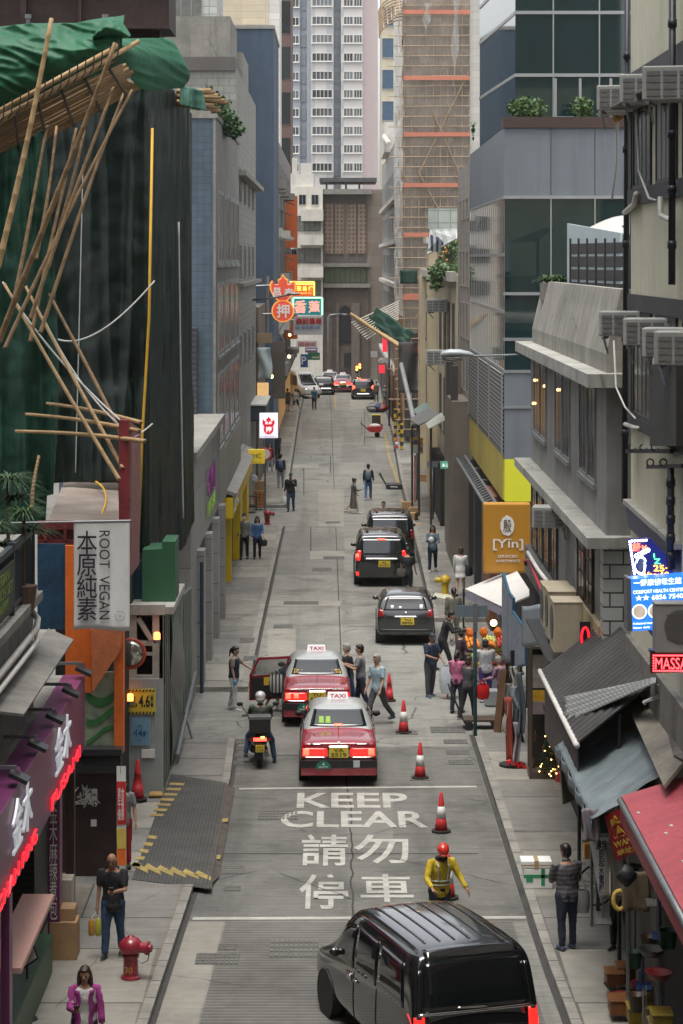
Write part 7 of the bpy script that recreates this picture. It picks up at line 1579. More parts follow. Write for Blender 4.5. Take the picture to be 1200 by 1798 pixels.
# person at the far left kept for the people section
# ---------------------------------------------------------------- vehicles
carglass = mat('car_glass',(.006,.008,.009),.03,var=.3,scale=1.5,spec=.9,coat=.3)
tail = mat('tail_lamp_lit',(.5,.01,.01),.2,emit=(1,.02,.015),es=.9,coat=.5); taild = mat('tail_lamp',(.22,.006,.006),.15,var=.2,coat=.6)
brake = mat('brake_lamp_lit',(1,.2,.1),.2,emit=(1,.06,.035),es=2.2)
platey = mat('number_plate_yellow',(.62,.47,.04),.4,var=.06); 
def smooth_mesh(vs_, fs, lv=2):
    me = bpy.data.meshes.new('tmp'); me.from_pydata(vs_,[],fs); o = bpy.data.objects.new('tmp',me)
    b = o.modifiers.new('s','SUBSURF'); b.levels = lv; b.render_levels = lv
    r = applied(o); bpy.data.meshes.remove(me); return r
class Car:
    """body lofted from stations (y, z bottom, belt, top, half width, half width of the roof, rear rake)"""
    def __init__(s, name, label, paint, stations, roofpaint=None, group='vehicles in the street', cat='car'):
        s.r = thing(name, label, cat, (0,0,0), group)
        vs_, fs = [], []; n = 0
        for (y,zb,belt,zt,w,wr,sh) in stations:
            half = [(0,zb),(.75*w,zb),(.965*w,zb+.04),(w,zb+.22),(w,(zb+.22+belt)/2),(.99*w,belt)]
            dz = zt-belt
            half += [(wr+(w-wr)*.55,belt+dz*.5),(wr,zt-min(.10,dz*.3)),(wr*.86,zt-.012),(wr*.45,zt+.01),(0,zt+.015)]
            row = [(x,z) for x,z in half] + [(-x,z) for x,z in half[-2:0:-1]]; n = len(row)
            for x,z in row: vs_.append((x, y+sh*max(0,min(1,(z-belt)/max(.05,dz))), z))
        m = len(stations); hn = (n)//2
        for i in range(m-1):
            for k in range(n): fs.append((i*n+k,i*n+(k+1)%n,(i+1)*n+(k+1)%n,(i+1)*n+k))
        for base,flip in ((0,0),((m-1)*n,1)):
            for k in range(hn):
                a,b,c,d = k,k+1,(n-k-1)%n,(n-k)%n
                q_ = [base+a,base+b,base+c,base+d]
                q_ = list(dict.fromkeys(q_))
                if len(q_) > 2: fs.append(tuple(q_ if flip else q_[::-1]))
        me = smooth_mesh(vs_, fs)
        me.materials.append(paint)
        if roofpaint:
            me.materials.append(roofpaint[0])
            for p in me.polygons:
                if roofpaint[1](p.center): p.material_index = 1
        me.polygons.foreach_set('use_smooth',[True]*len(me.polygons))
        s.body = bpy.data.objects.new('body', me); COL.objects.link(s.body); s.body.parent = s.r
        s.bvh = BVHTree.FromPolygons([v.co for v in me.vertices],[tuple(p.vertices) for p in me.polygons])
    def patch(s, mb, c4, side, eps=.004, n=(10,6), depth=.015):
        """a panel laid on the body; c4 four corners in the plane of that side: L/R (y,z), B/F (x,z), T (x,y)"""
        a,b,c,d = [V((p[0],p[1],0)) for p in c4]
        def f(u,v):
            p = (a.lerp(b,u)).lerp(d.lerp(c,u),v)
            o,dr = {'L':(V((-4,p.x,p.y)),V((1,0,0))),'R':(V((4,p.x,p.y)),V((-1,0,0))),'B':(V((p.x,-4,p.y)),V((0,1,0))),'F':(V((p.x,12,p.y)),V((0,-1,0))),'T':(V((p.x,p.y,5)),V((0,0,-1)))}[side]
            h,nr,_,_ = s.bvh.ray_cast(o,dr)
            if h is None: h,nr,_,_ = s.bvh.find_nearest(o+dr*(3.6 if side in 'LR' else 4))
            return h - dr*eps
        flip = side in 'RFT'
        pts = MB().grid(f,*n)
        # thin solid: top sheet and side skirts
        o = len(mb.v); mb.v += pts.v
        for q_ in pts.f: mb.face([i+o for i in (q_ if side in 'BT' or side=='R' else q_[::-1])])
        return s
    def part(s, nm, mm, c4s, side, eps=.004, n=(10,6)):
        for c4 in c4s:
            mb = MB(); s.patch(mb,c4,side,eps,n); o = mb.build(nm,mm,s.r,smooth=True,local=True)
            md = o.modifiers.new('thickness','SOLIDIFY'); md.thickness = .012; md.offset = 0
        return s
    def wheels(s, ys, x, r, w=.2, rim=None):
        for y in ys:
            for sx in (-1,1):
                m = MB(); m.lathe([(r*.7,-w/2),(r*.95,-w/2),(r,-w*.35),(r,w*.35),(r*.95,w/2),(r*.7,w/2)],(sx*x,y,r),22,'x'); o = m.build('wheel',rubber,s.r,smooth=False,local=True)
                m = MB(); e = w/2-.02; m.lathe([(r*.69,-e),(r*.69,e),(r*.2,e-.03)] if sx > 0 else [(r*.2,-e+.03),(r*.69,-e),(r*.69,e)],(sx*x,y,r),22,'x'); m.build('rim',rim or steel,o,local=True)
                m = MB(); m.lathe([(r*1.14,-.12),(r*1.14,.1)],(sx*(x+.0),y,r*1.04),24,'x'); m.build('wheel_arch',black,s.r,local=True)
    def plate(s, txt, x, z, w=.42, h=.22, y=None):
        hit,_,_,_ = s.bvh.ray_cast(V((x,-4,z+h/2)),V((0,1,0))); y = hit.y-.02 if y is None else y
        m = MB(); m.box(x-w/2,x+w/2,y-.01,y+.012,z,z+h); o = m.build('number_plate',platey,s.r,local=True)
        if txt:
            m = MB(); m.text(txt,(x-w*.4,y-.011,z+h*.12),(1,0,0),(0,0,1),w*.8,h*.76,.004,.01); m.build('lettering',letterk,o,local=True)
        return y
    def mirrors(s, y, z, x, mm):
        for sx in (-1,1):
            m = MB(); m.sphere((sx*(x+.08),y,z),(.10,.06,.07),10,6); m.build('mirror',mm,s.r,smooth=True,local=True)
    def put(s, x, d, yaw=0): s.r.location = (x,d,0); s.r.rotation_euler = (0,0,rad(yaw)); return s
def extra(s, nm, mm, fn, smooth=False, parent=None): m = MB(); fn(m); return m.build(nm, mm, parent or s.r, smooth=smooth, local=True)

def van(label, paint, glassm=carglass, H_=1.85, W_=.92, L_=4.85, plate='', lamps=tail, brakeon=False, chrome_=True, tone=1, group='black people carriers in the street', wide_lamps=True):
    c = Car('people_carrier', label, paint, [(0,.42,1.0,H_-.12,W_*.96,W_*.86,.20),(.05,.3,1.02,H_-.05,W_*.99,W_*.89,.20),(.35,.26,1.04,H_,W_,W_*.895,.1),(1.2,.25,1.04,H_+.01,W_,W_*.90,0),(2.4,.25,1.02,H_,W_,W_*.895,0),(3.2,.25,1.0,H_-.05,W_,W_*.84,-.1),(3.75,.26,.98,1.42,W_*.99,W_*.82,-.3),(4.15,.28,.92,1.08,W_*.97,W_*.8,-.1),(4.6,.3,.8,.93,W_*.92,W_*.75,0),(4.8,.38,.72,.82,W_*.8,W_*.65,0),(L_,.45,.65,.72,W_*.6,W_*.5,0)], group=group, cat='van')
    c.part('rear_window', glassm, [[(-.80,1.14),(.80,1.14),(.73,H_-.17),(-.73,H_-.17)]],'B',.006,(16,8))
    for s in 'LR':
        c.part('side_window', glassm, [[(.42,1.12),(1.5,1.10),(1.5,H_-.22),(.55,H_-.24)],[(1.58,1.10),(2.5,1.08),(2.5,H_-.22),(1.58,H_-.22)],[(2.58,1.08),(3.55,1.06),(3.2,H_-.32),(2.58,H_-.24)]], s,.006,(12,6))
        c.part('door_handle', chrome, [[(2.35,.92),(2.5,.92),(2.5,.96),(2.35,.96)],[(2.65,.92),(2.8,.92),(2.8,.96),(2.65,.96)]], s,.02,(2,2))
        c.part('door_gap', black, [[(1.53,.35),(1.55,.35),(1.55,1.08),(1.53,1.08)],[(2.53,.35),(2.55,.35),(2.55,1.05),(2.53,1.05)]], s,.003,(1,8))
    c.part('windscreen', glassm, [[(-.68,1.08),(.68,1.08),(.6,H_-.2),(-.6,H_-.2)]],'F',.006,(14,8))
    return c
blackp = mat('car_paint_black',(.009,.010,.011),.14,.0,var=.1,coat=1.,spec=.6); greyp = mat('car_paint_dark_grey',(.035,.037,.04),.2,.3,var=.1,coat=1.)
silverp = mat('car_paint_silver',(.46,.47,.46),.3,.35,var=.06,coat=.6); redpaint = mat('taxi_paint_red',(.27,.010,.022),.2,var=.08,coat=.9)
# nearest black van
c = van('glossy black van with roof ribs turning across the foreground','', H_=1.9) if False else van('glossy black people carrier with a ribbed roof, cut by the bottom edge', blackp, H_=1.95, W_=.97)
for k in range(6):
    x = -.56+k*.224
    c.part('roof_rib', blackp, [[(x-.012,.6),(x+.012,.6),(x*1.0+.012,2.7),(x*1.0-.012,2.7)]],'T',.007,(2,20))
c.part('chrome_strip', chrome, [[(-.88,1.10),(.88,1.10),(.87,1.135),(-.87,1.135)]],'B',.014,(24,2))
c.part('wiper', chrome, [[(-.3,1.17),(.16,1.15),(.16,1.175),(-.3,1.19)]],'B',.03,(8,1))
extra(c,'wiper_hub',chrome,lambda m: m.lathe([(.035,0),(.03,-.05)],(.17,.10,1.165),12,'y'))
c.part('spoiler', blackp, [[(-.72,.02),(.72,.02),(.70,.34),(-.70,.34)]] ,'T',.03,(18,4))
for s_,x0,x1 in (('B',-.95,-.78),('B',.78,.95)): c.part('tail_lamp', tail, [[(x0,.72),(x1,.72),(x1,1.09),(x0,1.09)]],s_,.01,(5,6))
c.part('lamp_cluster', blackp, [[(-.9,1.06),(-.82,1.06),(-.76,1.7),(-.83,1.7)],[(.82,1.06),(.9,1.06),(.83,1.7),(.76,1.7)]],'B',.012,(3,8))
c.mirrors(3.35,1.12,.9,blackp); c.wheels((.95,3.85),.86,.33); c.plate('',0,.62)
for s in 'LR': c.part('chrome_trim', chrome, [[(2.62,.88),(2.86,.88),(2.86,.99),(2.62,.99)],[(1.2,.5),(1.3,.5),(1.3,.62),(1.2,.62)]], s, .012,(4,2))
c.put(1.98,33.75,18.5)
# black people carriers farther up
c = van('black people carrier with lit red tail lamps behind the dark grey car', blackp, H_=1.86, W_=.93); c.mirrors(3.35,1.12,.9,blackp); c.wheels((.95,3.75),.85,.33)
c.part('chrome_strip', chrome, [[(-.62,.98),(.62,.98),(.60,1.03),(-.60,1.03)]],'B',.012,(14,2)); c.part('tail_lamp', tail, [[(-.92,.95),(-.76,.95),(-.72,1.3),(-.84,1.3)],[(.76,.95),(.92,.95),(.84,1.3),(.72,1.3)],[(-.92,.42),(-.8,.42),(-.8,.55),(-.92,.55)],[(.8,.42),(.92,.42),(.92,.55),(.8,.55)]],'B',.012,(4,6))
c.part('brake_lamp', brake, [[(-.9,1.06),(-.8,1.06),(-.8,1.18),(-.9,1.18)],[(-.14,1.66),(.14,1.66),(.14,1.7),(-.14,1.7)]],'B',.02,(4,2)); c.plate('RJ\n6167',.1,.72); c.part('roof_glass', carglass, [[(-.55,.6),(.55,.6),(.55,1.5),(-.55,1.5)]],'T',.008,(8,8)); c.put(1.62,85.6,0)
c = van('black people carrier farther ahead with unlit lamps and cartons beside it', blackp, H_=1.88, W_=.93); c.mirrors(3.35,1.12,.9,blackp); c.wheels((.95,3.75),.85,.33)
c.part('tail_lamp', taild, [[(-.92,.95),(-.8,.95),(-.76,1.3),(-.86,1.3)],[(.8,.95),(.92,.95),(.86,1.3),(.76,1.3)]],'B',.012,(4,6)); c.part('roof_glass', carglass, [[(-.55,.6),(.55,.6),(.55,1.6),(-.55,1.6)]],'T',.008,(8,8)); c.plate('',0,.72); c.put(2.08,92.2,0)
# dark grey estate
def estate(label, paint, plate, lit=False, H_=1.55):
    c = Car('estate_car', label, paint, [(0,.40,.92,1.30,.82,.68,.24),(.06,.28,.95,1.46,.86,.71,.24),(.4,.24,.97,H_-.02,.87,.71,.1),(1.2,.23,.98,H_,.875,.72,0),(2.1,.23,.97,H_-.02,.875,.71,0),(2.7,.24,.95,1.38,.87,.69,-.2),(3.3,.25,.9,1.08,.86,.68,-.1),(3.9,.28,.8,.92,.82,.64,0),(4.3,.32,.7,.8,.72,.55,0),(4.45,.4,.6,.68,.55,.42,0)])
    c.part('rear_window', carglass, [[(-.66,1.06),(.66,1.06),(.55,1.42),(-.55,1.42)]],'B',.006,(14,8))
    for s in 'LR': c.part('side_window', carglass, [[(.55,1.06),(1.3,1.05),(1.3,H_-.16),(.75,H_-.17)],[(1.36,1.05),(2.15,1.04),(2.15,H_-.17),(1.36,H_-.16)],[(2.2,1.04),(3.0,1.0),(2.65,H_-.28),(2.2,H_-.18)]], s,.006,(10,5))
    c.part('windscreen', carglass, [[(-.64,1.06),(.64,1.06),(.55,H_-.15),(-.55,H_-.15)]],'F',.006,(10,6))
    c.part('tail_lamp', tail if lit else taild, [[(-.83,.86),(-.64,.88),(-.66,1.06),(-.80,1.10)],[(.64,.88),(.83,.86),(.80,1.10),(.66,1.06)]],'B',.012,(5,5))
    c.part('chrome_strip', chrome, [[(-.36,.86),(.36,.86),(.36,.895),(-.36,.895)]],'B',.016,(10,1)); c.part('bumper_line', dkmetal, [[(-.8,.44),(.8,.44),(.8,.5),(-.8,.5)]],'B',.012,(14,2))
    c.plate(plate,.05,.64,.40,.2); c.mirrors(2.9,1.05,.83,paint); c.wheels((.75,3.35),.79,.30); return c
c = estate('dark grey estate car with a yellow plate parked along the right kerb', greyp, 'TH\n8896'); c.part('sticker', white, [[(-.45,1.1),(-.36,1.1),(-.36,1.2),(-.45,1.2)],[(.42,1.1),(.52,1.1),(.52,1.22),(.42,1.22)],[(-.2,1.11),(-.12,1.11),(-.12,1.17),(-.2,1.17)]],'B',.012,(2,2)); c.part('emblem', chrome, [[(-.04,.96),(.04,.96),(.04,1.03),(-.04,1.03)]],'B',.016,(2,2)); c.put(2.1,72.6,-1)
# taxis
def taxi(label, plate, near):
    ST = [(0,.42,.88,.93,.78,.70,0),(.05,.28,.9,.99,.83,.76,.02),(.3,.24,.92,1.02,.85,.78,0),(.85,.23,.92,1.05,.85,.76,0),(.98,.23,.92,1.10,.85,.72,0),(1.45,.23,.93,1.47,.85,.64,.1),(1.65,.23,.93,1.50,.85,.645,.05),(2.3,.23,.93,1.515,.85,.65,0),(2.75,.23,.92,1.49,.85,.64,0),(3.0,.23,.92,1.42,.85,.63,0),(3.55,.24,.92,1.04,.85,.70,0),(3.7,.24,.9,1.0,.85,.74,0),(4.3,.27,.84,.94,.82,.70,0),(4.62,.33,.74,.86,.74,.62,0),(4.7,.42,.64,.7,.6,.5,0)]
    c = Car('taxi', label, redpaint, ST, (silverp, lambda p: p.z > 1.075 and 1.0 < p.y < 3.6), 'red taxis', 'taxi')
    c.part('rear_window', carglass, [[(-.60,1.02),(.60,1.02),(.50,1.40),(-.50,1.40)]] if False else [[(-.64,1.135),(.64,1.135),(.545,1.43),(-.545,1.43)]],'B',.006,(14,8))
    for s in 'LR': c.part('side_window', carglass, [[(1.35,1.06),(2.0,1.04),(2.0,1.40),(1.62,1.40)],[(2.08,1.04),(3.25,1.02),(2.95,1.36),(2.08,1.40)]], s,.006,(10,5)); c.part('door_gap', black, [[(2.03,.35),(2.05,.35),(2.05,1.0),(2.03,1.0)],[(3.2,.35),(3.22,.35),(3.22,1.0),(3.2,1.0)]], s,.003,(1,6)); c.part('side_moulding', black, [[(.5,.6),(4.0,.6),(4.0,.66),(.5,.66)]], s,.012,(20,1))
    c.part('windscreen', carglass, [[(-.62,1.08),(.62,1.08),(.54,1.40),(-.54,1.40)]],'F',.006,(10,6))
    c.part('tail_lamp', tail, [[(-.80,.67),(-.27,.67),(-.27,.85),(-.80,.85)],[(.27,.67),(.80,.67),(.80,.85),(.27,.85)]],'B',.012,(10,4))
    c.part('brake_lamp', brake, [[(-.78,.69),(-.65,.69),(-.65,.84),(-.78,.84)],[(.65,.69),(.78,.69),(.78,.84),(.65,.84)]] if near else [[(-.78,.70),(-.66,.70),(-.66,.84),(-.78,.84)],[(-.58,.72),(-.46,.72),(-.46,.82),(-.58,.82)]],'B',.02,(3,3))
    c.part('chrome_strip', chrome, [[(-.78,.635),(-.27,.635),(-.27,.66),(-.78,.66)],[(.27,.635),(.78,.635),(.78,.66),(.27,.66)]],'B',.016,(8,1))
    c.part('plate_surround', chrome, [[(-.26,.62),(.26,.62),(.26,.90),(-.26,.90)]],'B',.008,(6,3)); c.plate(plate,0,.645,.42,.23)
    extra(c,'bumper',black,lambda m: (m.box(-.83,.83,-.10,.06,.44,.60),m.box(-.84,-.74,-.06,.5,.44,.60),m.box(.74,.84,-.06,.5,.44,.60)))
    extra(c,'lower_bumper',redpaint,lambda m: (m.box(-.82,.82,-.085,.06,.27,.438),m.box(-.835,-.74,-.05,.5,.27,.438),m.box(.74,.835,-.05,.5,.27,.438)))
    def half(m):
        n=14; m.prism([V((-.34+math.cos(i*math.pi/n)*.17,-.104,.425+math.sin(i*math.pi/n)*.17)) for i in range(n+1)],(0,-.006,0))
    st = extra(c,'seat_sticker',mat('sticker_green',(.01,.16,.10),.4),half)
    extra(c,'lettering',letterw,lambda m: (m.text('4',(-.365,-.112,.49),(1,0,0),(0,0,1),.05,.07,.003,.02),m.text('SEATS',(-.44,-.112,.445),(1,0,0),(0,0,1),.2,.035,.003,.01)),parent=st)
    if near: extra(c,'paper_sticker',mat('sticker_pale',(.45,.5,.5),.6,var=.3,scale=20),lambda m: m.box(.32,.46,-.108,-.1,.45,.60))
    sg = extra(c,'roof_sign',mat('roof_sign_lit',(.75,.72,.72),.4,emit=(1,.85,.85),es=.25),lambda m: m.prism([(-.24,2.32,1.515),(.24,2.32,1.515),(.22,2.32,1.655),(-.22,2.32,1.655)],(0,.12,0)))
    extra(c,'lettering',mat('letter_taxi_red',(.5,.02,.08),.5),lambda m: m.text('TAXI',(-.18,2.318,1.54),(1,0,0),(0,0,1),.36,.09,.004,.02),parent=sg)
    extra(c,'aerial',black,lambda m: m.tube([(0,.72,1.05),(0,.66,1.22)],.006,5)); c.mirrors(3.0,1.06,.82,black); c.wheels((.85,3.55),.76,.31,.18)
    return c
c = taxi('red taxi with a silver roof waiting at the KEEP CLEAR box line', 'VA\n5519', True)
c.part('high_brake_lamp', brake, [[(-.09,1.15),(.09,1.15),(.09,1.185),(-.09,1.185)]],'B',.016,(4,1)); c.part('headrest', mat('cushion_lime',(.25,.42,.08),.8,emit=(.2,.35,.05),es=.1), [[(-.44,1.19),(-.32,1.19),(-.33,1.31),(-.43,1.31)],[(-.29,1.19),(-.17,1.19),(-.18,1.31),(-.28,1.31)]],'B',.012,(4,4)); c.part('emblem', white, [[(-.03,.945),(.03,.945),(.03,.985),(-.03,.985)]],'B',.012,(2,2))
c.part('script', chrome, [[(-.62,.93),(-.35,.93),(-.35,.95),(-.62,.95)],[(.35,.93),(.68,.93),(.68,.95),(.35,.95)]],'B',.012,(4,1)); c.put(.065,53.2,.5)
c = taxi('red taxi ahead with its left door open and yellow lettering across the rear window', 'TU\n6447', False)
def proj_text(c, s_, x0,x1,z0,z1, mm, nm):
    m = MB(); m.text(s_,(x0,-1,z0),(1,0,0),(0,0,1),x1-x0,z1-z0,.002,.02); 
    for i,p in enumerate(m.v):
        h,_,_,_ = c.bvh.ray_cast(V((p.x,-4,p.z)),V((0,1,0)))
        if h: m.v[i] = V((p.x,h.y-.014-(.003 if p.y < -1.001 else 0),p.z))
    m.build(nm,mm,c.r,local=True)
ylet = mat('letter_cab_yellow',(.8,.5,.03),.5,emit=(.8,.45,.02),es=.25)
proj_text(c,'北角·鰂魚涌·觀塘·藍田',-.6,.6,1.15,1.20,ylet,'window_lettering'); proj_text(c,'Courteous',-.58,-.3,1.215,1.25,ylet,'window_lettering'); proj_text(c,'Courteous',.3,.58,1.215,1.25,ylet,'window_lettering'); proj_text(c,'過海的士 · 電召服務 · 歡迎預約',-.5,.66,.92,.97,letterw,'boot_lettering')
def door(m):
    m.slab((0,0,.32),(-.92,.12,.32),(-.90,.12,.95),(0,0,.98),.06)
    m.bar((0,0,.98),(-.02,0,1.4),.05); m.bar((-.02,0,1.4),(-.62,.08,1.4),.05); m.bar((-.62,.08,1.4),(-.90,.12,.95),.05)
dr = thing('x','x','x') if False else None
m = MB(); m.slab((-.84,2.05,.34),(-1.72,1.80,.34),(-1.70,1.80,.96),(-.84,2.05,.98),.05); m._bar(V((-.82,2.05,.98)),V((-.70,2.05,1.40)),.06,.05); m._bar(V((-.70,2.05,1.40)),V((-1.48,1.83,1.40)),.05,.06); m._bar(V((-1.48,1.83,1.40)),V((-1.70,1.80,.96)),.06,.05); dr = m.build('open_door', redpaint, c.r, local=True)
m = MB(); m.slab((-.86,2.0,.40),(-1.68,1.765,.40),(-1.66,1.765,.92),(-.86,2.0,.94),-.02); m.build('door_lining', black, dr, local=True)
m = MB(); m.slab((-.86,1.985,.76),(-1.1,1.917,.76),(-1.1,1.917,.90),(-.86,1.985,.90),-.02) if False else m.slab((-1.05,1.925,.72),(-1.35,1.84,.72),(-1.35,1.84,.92),(-1.05,1.925,.92),-.02); m.build('yellow_pad', mat('pad_yellow',(.65,.42,.02),.6), dr, local=True)
m = MB(); m.slab((-.83,2.04,.99),(-1.66,1.81,.97),(-1.47,1.83,1.38),(-.71,2.04,1.38),.008); m.build('door_window', mat('door_glass_grey',(.10,.12,.11),.06,var=.2,alpha=.4), dr, local=True)
c.part('door_opening', darkin, [[(1.3,.4),(2.0,.4),(2.0,1.36),(1.55,1.36)]],'L',.01,(6,6)); c.part('fuel_flap_sticker', mat('pad_yellow',(.65,.42,.02),.6), [[(-.74,.46),(-.68,.46),(-.68,.52),(-.74,.52)]],'B',.11,(1,1)); c.put(-.46,60.0,1)
# far vehicles at the crest
c = van('dark grey people carrier with glowing brake lamps stopped at the street end', greyp, H_=1.75, W_=.93, group='vehicles queuing at the street end'); c.part('tail_lamp', brake, [[(-.9,.85),(-.68,.95),(-.68,1.12),(-.88,1.25)],[(.68,.95),(.9,.85),(.88,1.25),(.68,1.12)]],'B',.012,(4,4)); c.part('brake_lamp', brake, [[(-.25,1.62),(.25,1.62),(.25,1.68),(-.25,1.68)]],'B',.02,(4,1)); c.plate('',0,.7); c.part('chrome_strip', chrome, [[(-.6,.45),(.6,.45),(.6,.53),(-.6,.53)]],'B',.012,(8,1)); c.wheels((.95,3.75),.85,.33); c.put(2.27,200,0)
c = taxi('far red taxi with a lit left lamp queuing at the street end', '', True); c.put(.62,211,0)
c = taxi('second far red taxi mostly hidden at the street end', '', True); c.put(-.55,216,0)
c = van('black car with a white plate queuing left of the far taxis', blackp, H_=1.6, W_=.9, group='vehicles queuing at the street end'); c.part('tail_lamp', taild, [[(-.88,.85),(-.7,.85),(-.7,1.1),(-.86,1.1)],[(.7,.85),(.88,.85),(.86,1.1),(.7,1.1)]],'B',.012,(3,3)); c.part('chrome_strip', chrome, [[(-.8,.5),(.8,.5),(.8,.6),(-.8,.6)]],'B',.014,(8,1)); c.part('plate_panel', white, [[(-.4,.8),(.0,.8),(.0,1.0),(-.4,1.0)]],'B',.014,(3,2)); c.wheels((.95,3.75),.82,.31); c.put(-1.05,207,0)
c = van('white delivery van coming out on the far left of the street end', mat('van_white',(.6,.6,.58),.35,var=.08,coat=.4), H_=2.2, W_=.95, group='vehicles queuing at the street end'); c.wheels((.95,3.75),.85,.35); c.part('headlamp', chrome, [[(.5,.75),(.85,.75),(.82,.95),(.5,.92)],[(-.85,.75),(-.5,.75),(-.5,.92),(-.82,.95)]],'F',.012,(4,3)); c.put(-4.1,206,-152)
# motor scooter
t = thing('motor_scooter','dark motor scooter with a lit tail lamp waiting left of the taxis','scooter',(0,0,0))
def L_(nm,mm,fn,sm=False): m = MB(); fn(m); return m.build(nm,mm,t,smooth=sm,local=True)
scp = mat('scooter_paint',(.02,.02,.023),.25,var=.2,coat=.5)
for y in (.25,1.5): L_('wheel',rubber,lambda m,y=y: m.lathe([(.18,-.06),(.24,-.06),(.26,0),(.24,.06),(.18,.06)],(0,y,.26),18,'x')); L_('rim',steel,lambda m,y=y: m.lathe([(.17,-.05),(.17,.05)],(0,y,.26),14,'x'))
L_('body',scp,lambda m: (m.sphere((0,.38,.62),(.2,.42,.2),14,8),m.sphere((0,.75,.52),(.17,.3,.16),12,8),m.tube([(0,.7,.32),(0,1.15,.3),(0,1.32,.62),(0,1.28,.98)],[.17,.16,.14,.1],10,True,(1.3,.6))),True)
L_('seat',black,lambda m: m.sphere((0,.55,.80),(.16,.42,.07),12,6),True)
L_('rear_box',mat('box_black',(.02,.02,.02),.4,.0),lambda m: m.box(-.24,.24,-.12,.26,.86,1.16)); L_('box_lid',mat('box_lid_grey',(.12,.12,.125),.35),lambda m: m.box(-.25,.25,-.13,.27,1.16,1.22))
L_('tail_lamp',brake,lambda m: m.box(-.15,.15,-.06,-.02,.66,.73)); L_('indicator',taild,lambda m: (m.box(-.25,-.18,-.04,0,.66,.72),m.box(.18,.25,-.04,0,.66,.72)))
pl = L_('number_plate',platey,lambda m: m.box(-.1,.1,-.12,-.1,.42,.58)); L_('lettering',letterk,lambda m: m.text('HV\n528',(-.08,-.122,.44),(1,0,0),(0,0,1),.16,.12,.003)); L_('mudguard',black,lambda m: m.box(-.07,.07,-.08,.02,.25,.6))
L_('handlebar',dkmetal,lambda m: (m.tube([(-.36,1.15,1.02),(-.15,1.25,1.06),(.15,1.25,1.06),(.36,1.15,1.02)],.018,6),m.tube([(-.36,1.15,1.02),(-.25,1.16,1.03)],.028,6),m.tube([(.36,1.15,1.02),(.25,1.16,1.03)],.028,6)))
for sx in (-1,1): L_('mirror',black,lambda m,sx=sx: (m.tube([(sx*.25,1.2,1.05),(sx*.38,1.2,1.25)],.01,5),m.sphere((sx*.42,1.2,1.28),(.08,.03,.05),8,6)))
L_('exhaust',steel,lambda m: m.tube([(.16,.1,.32),(.16,.6,.3)],.055,8)); L_('side_light',mat('light_orange_lit',(1,.5,.1),.4,emit=(1,.5,.1),es=4),lambda m: m.box(.02,.1,-.1,-.08,.74,.77))
SCOOT = gp(457,1349); t.location = (SCOOT.x,SCOOT.y-.15,0); t.rotation_euler = (0,0,rad(4))
# small far motorcycle between the cars
# ---------------------------------------------------------------- people
skinA = mat('skin_light',(.42,.25,.17),.55,var=.08,scale=5); skinB = mat('skin_tan',(.30,.165,.10),.55,var=.08,scale=5)
hairk = mat('hair_black',(.012,.010,.009),.45,var=.2); hairb = mat('hair_brown',(.04,.022,.014),.5,var=.2); hairg = mat('hair_grey',(.28,.27,.26),.6,var=.2)
lip = mat('lips',(.25,.07,.06),.5); eyem = mat('eye_dark',(.015,.012,.01),.2)
CL = {}
def cloth(n, c, **k): return mat('cloth_'+n, c, .85, var=.28, scale=3.5, bump=.5, bscale=28, **k)
def remesh(mb, vox, wr=0., seed=0, sm=4):
    me = bpy.data.meshes.new('t'); me.from_pydata([tuple(p) for p in mb.v],[],mb.f); o = bpy.data.objects.new('t',me)
    r = o.modifiers.new('r','REMESH'); r.mode = 'VOXEL'; r.voxel_size = vox
    s = o.modifiers.new('s','SMOOTH'); s.iterations = sm; s.factor = .5
    out = applied(o); bpy.data.meshes.remove(me)
    if wr:
        for v in out.vertices:
            n = noise.noise(V((v.co.x*9,v.co.y*9,v.co.z*6+seed)))+.6*noise.noise(V((v.co.x*22,v.co.y*22,v.co.z*14+seed)))
            v.co += v.normal*n*wr
    out.polygons.foreach_set('use_smooth',[True]*len(out.polygons)); return out
NP = [0]
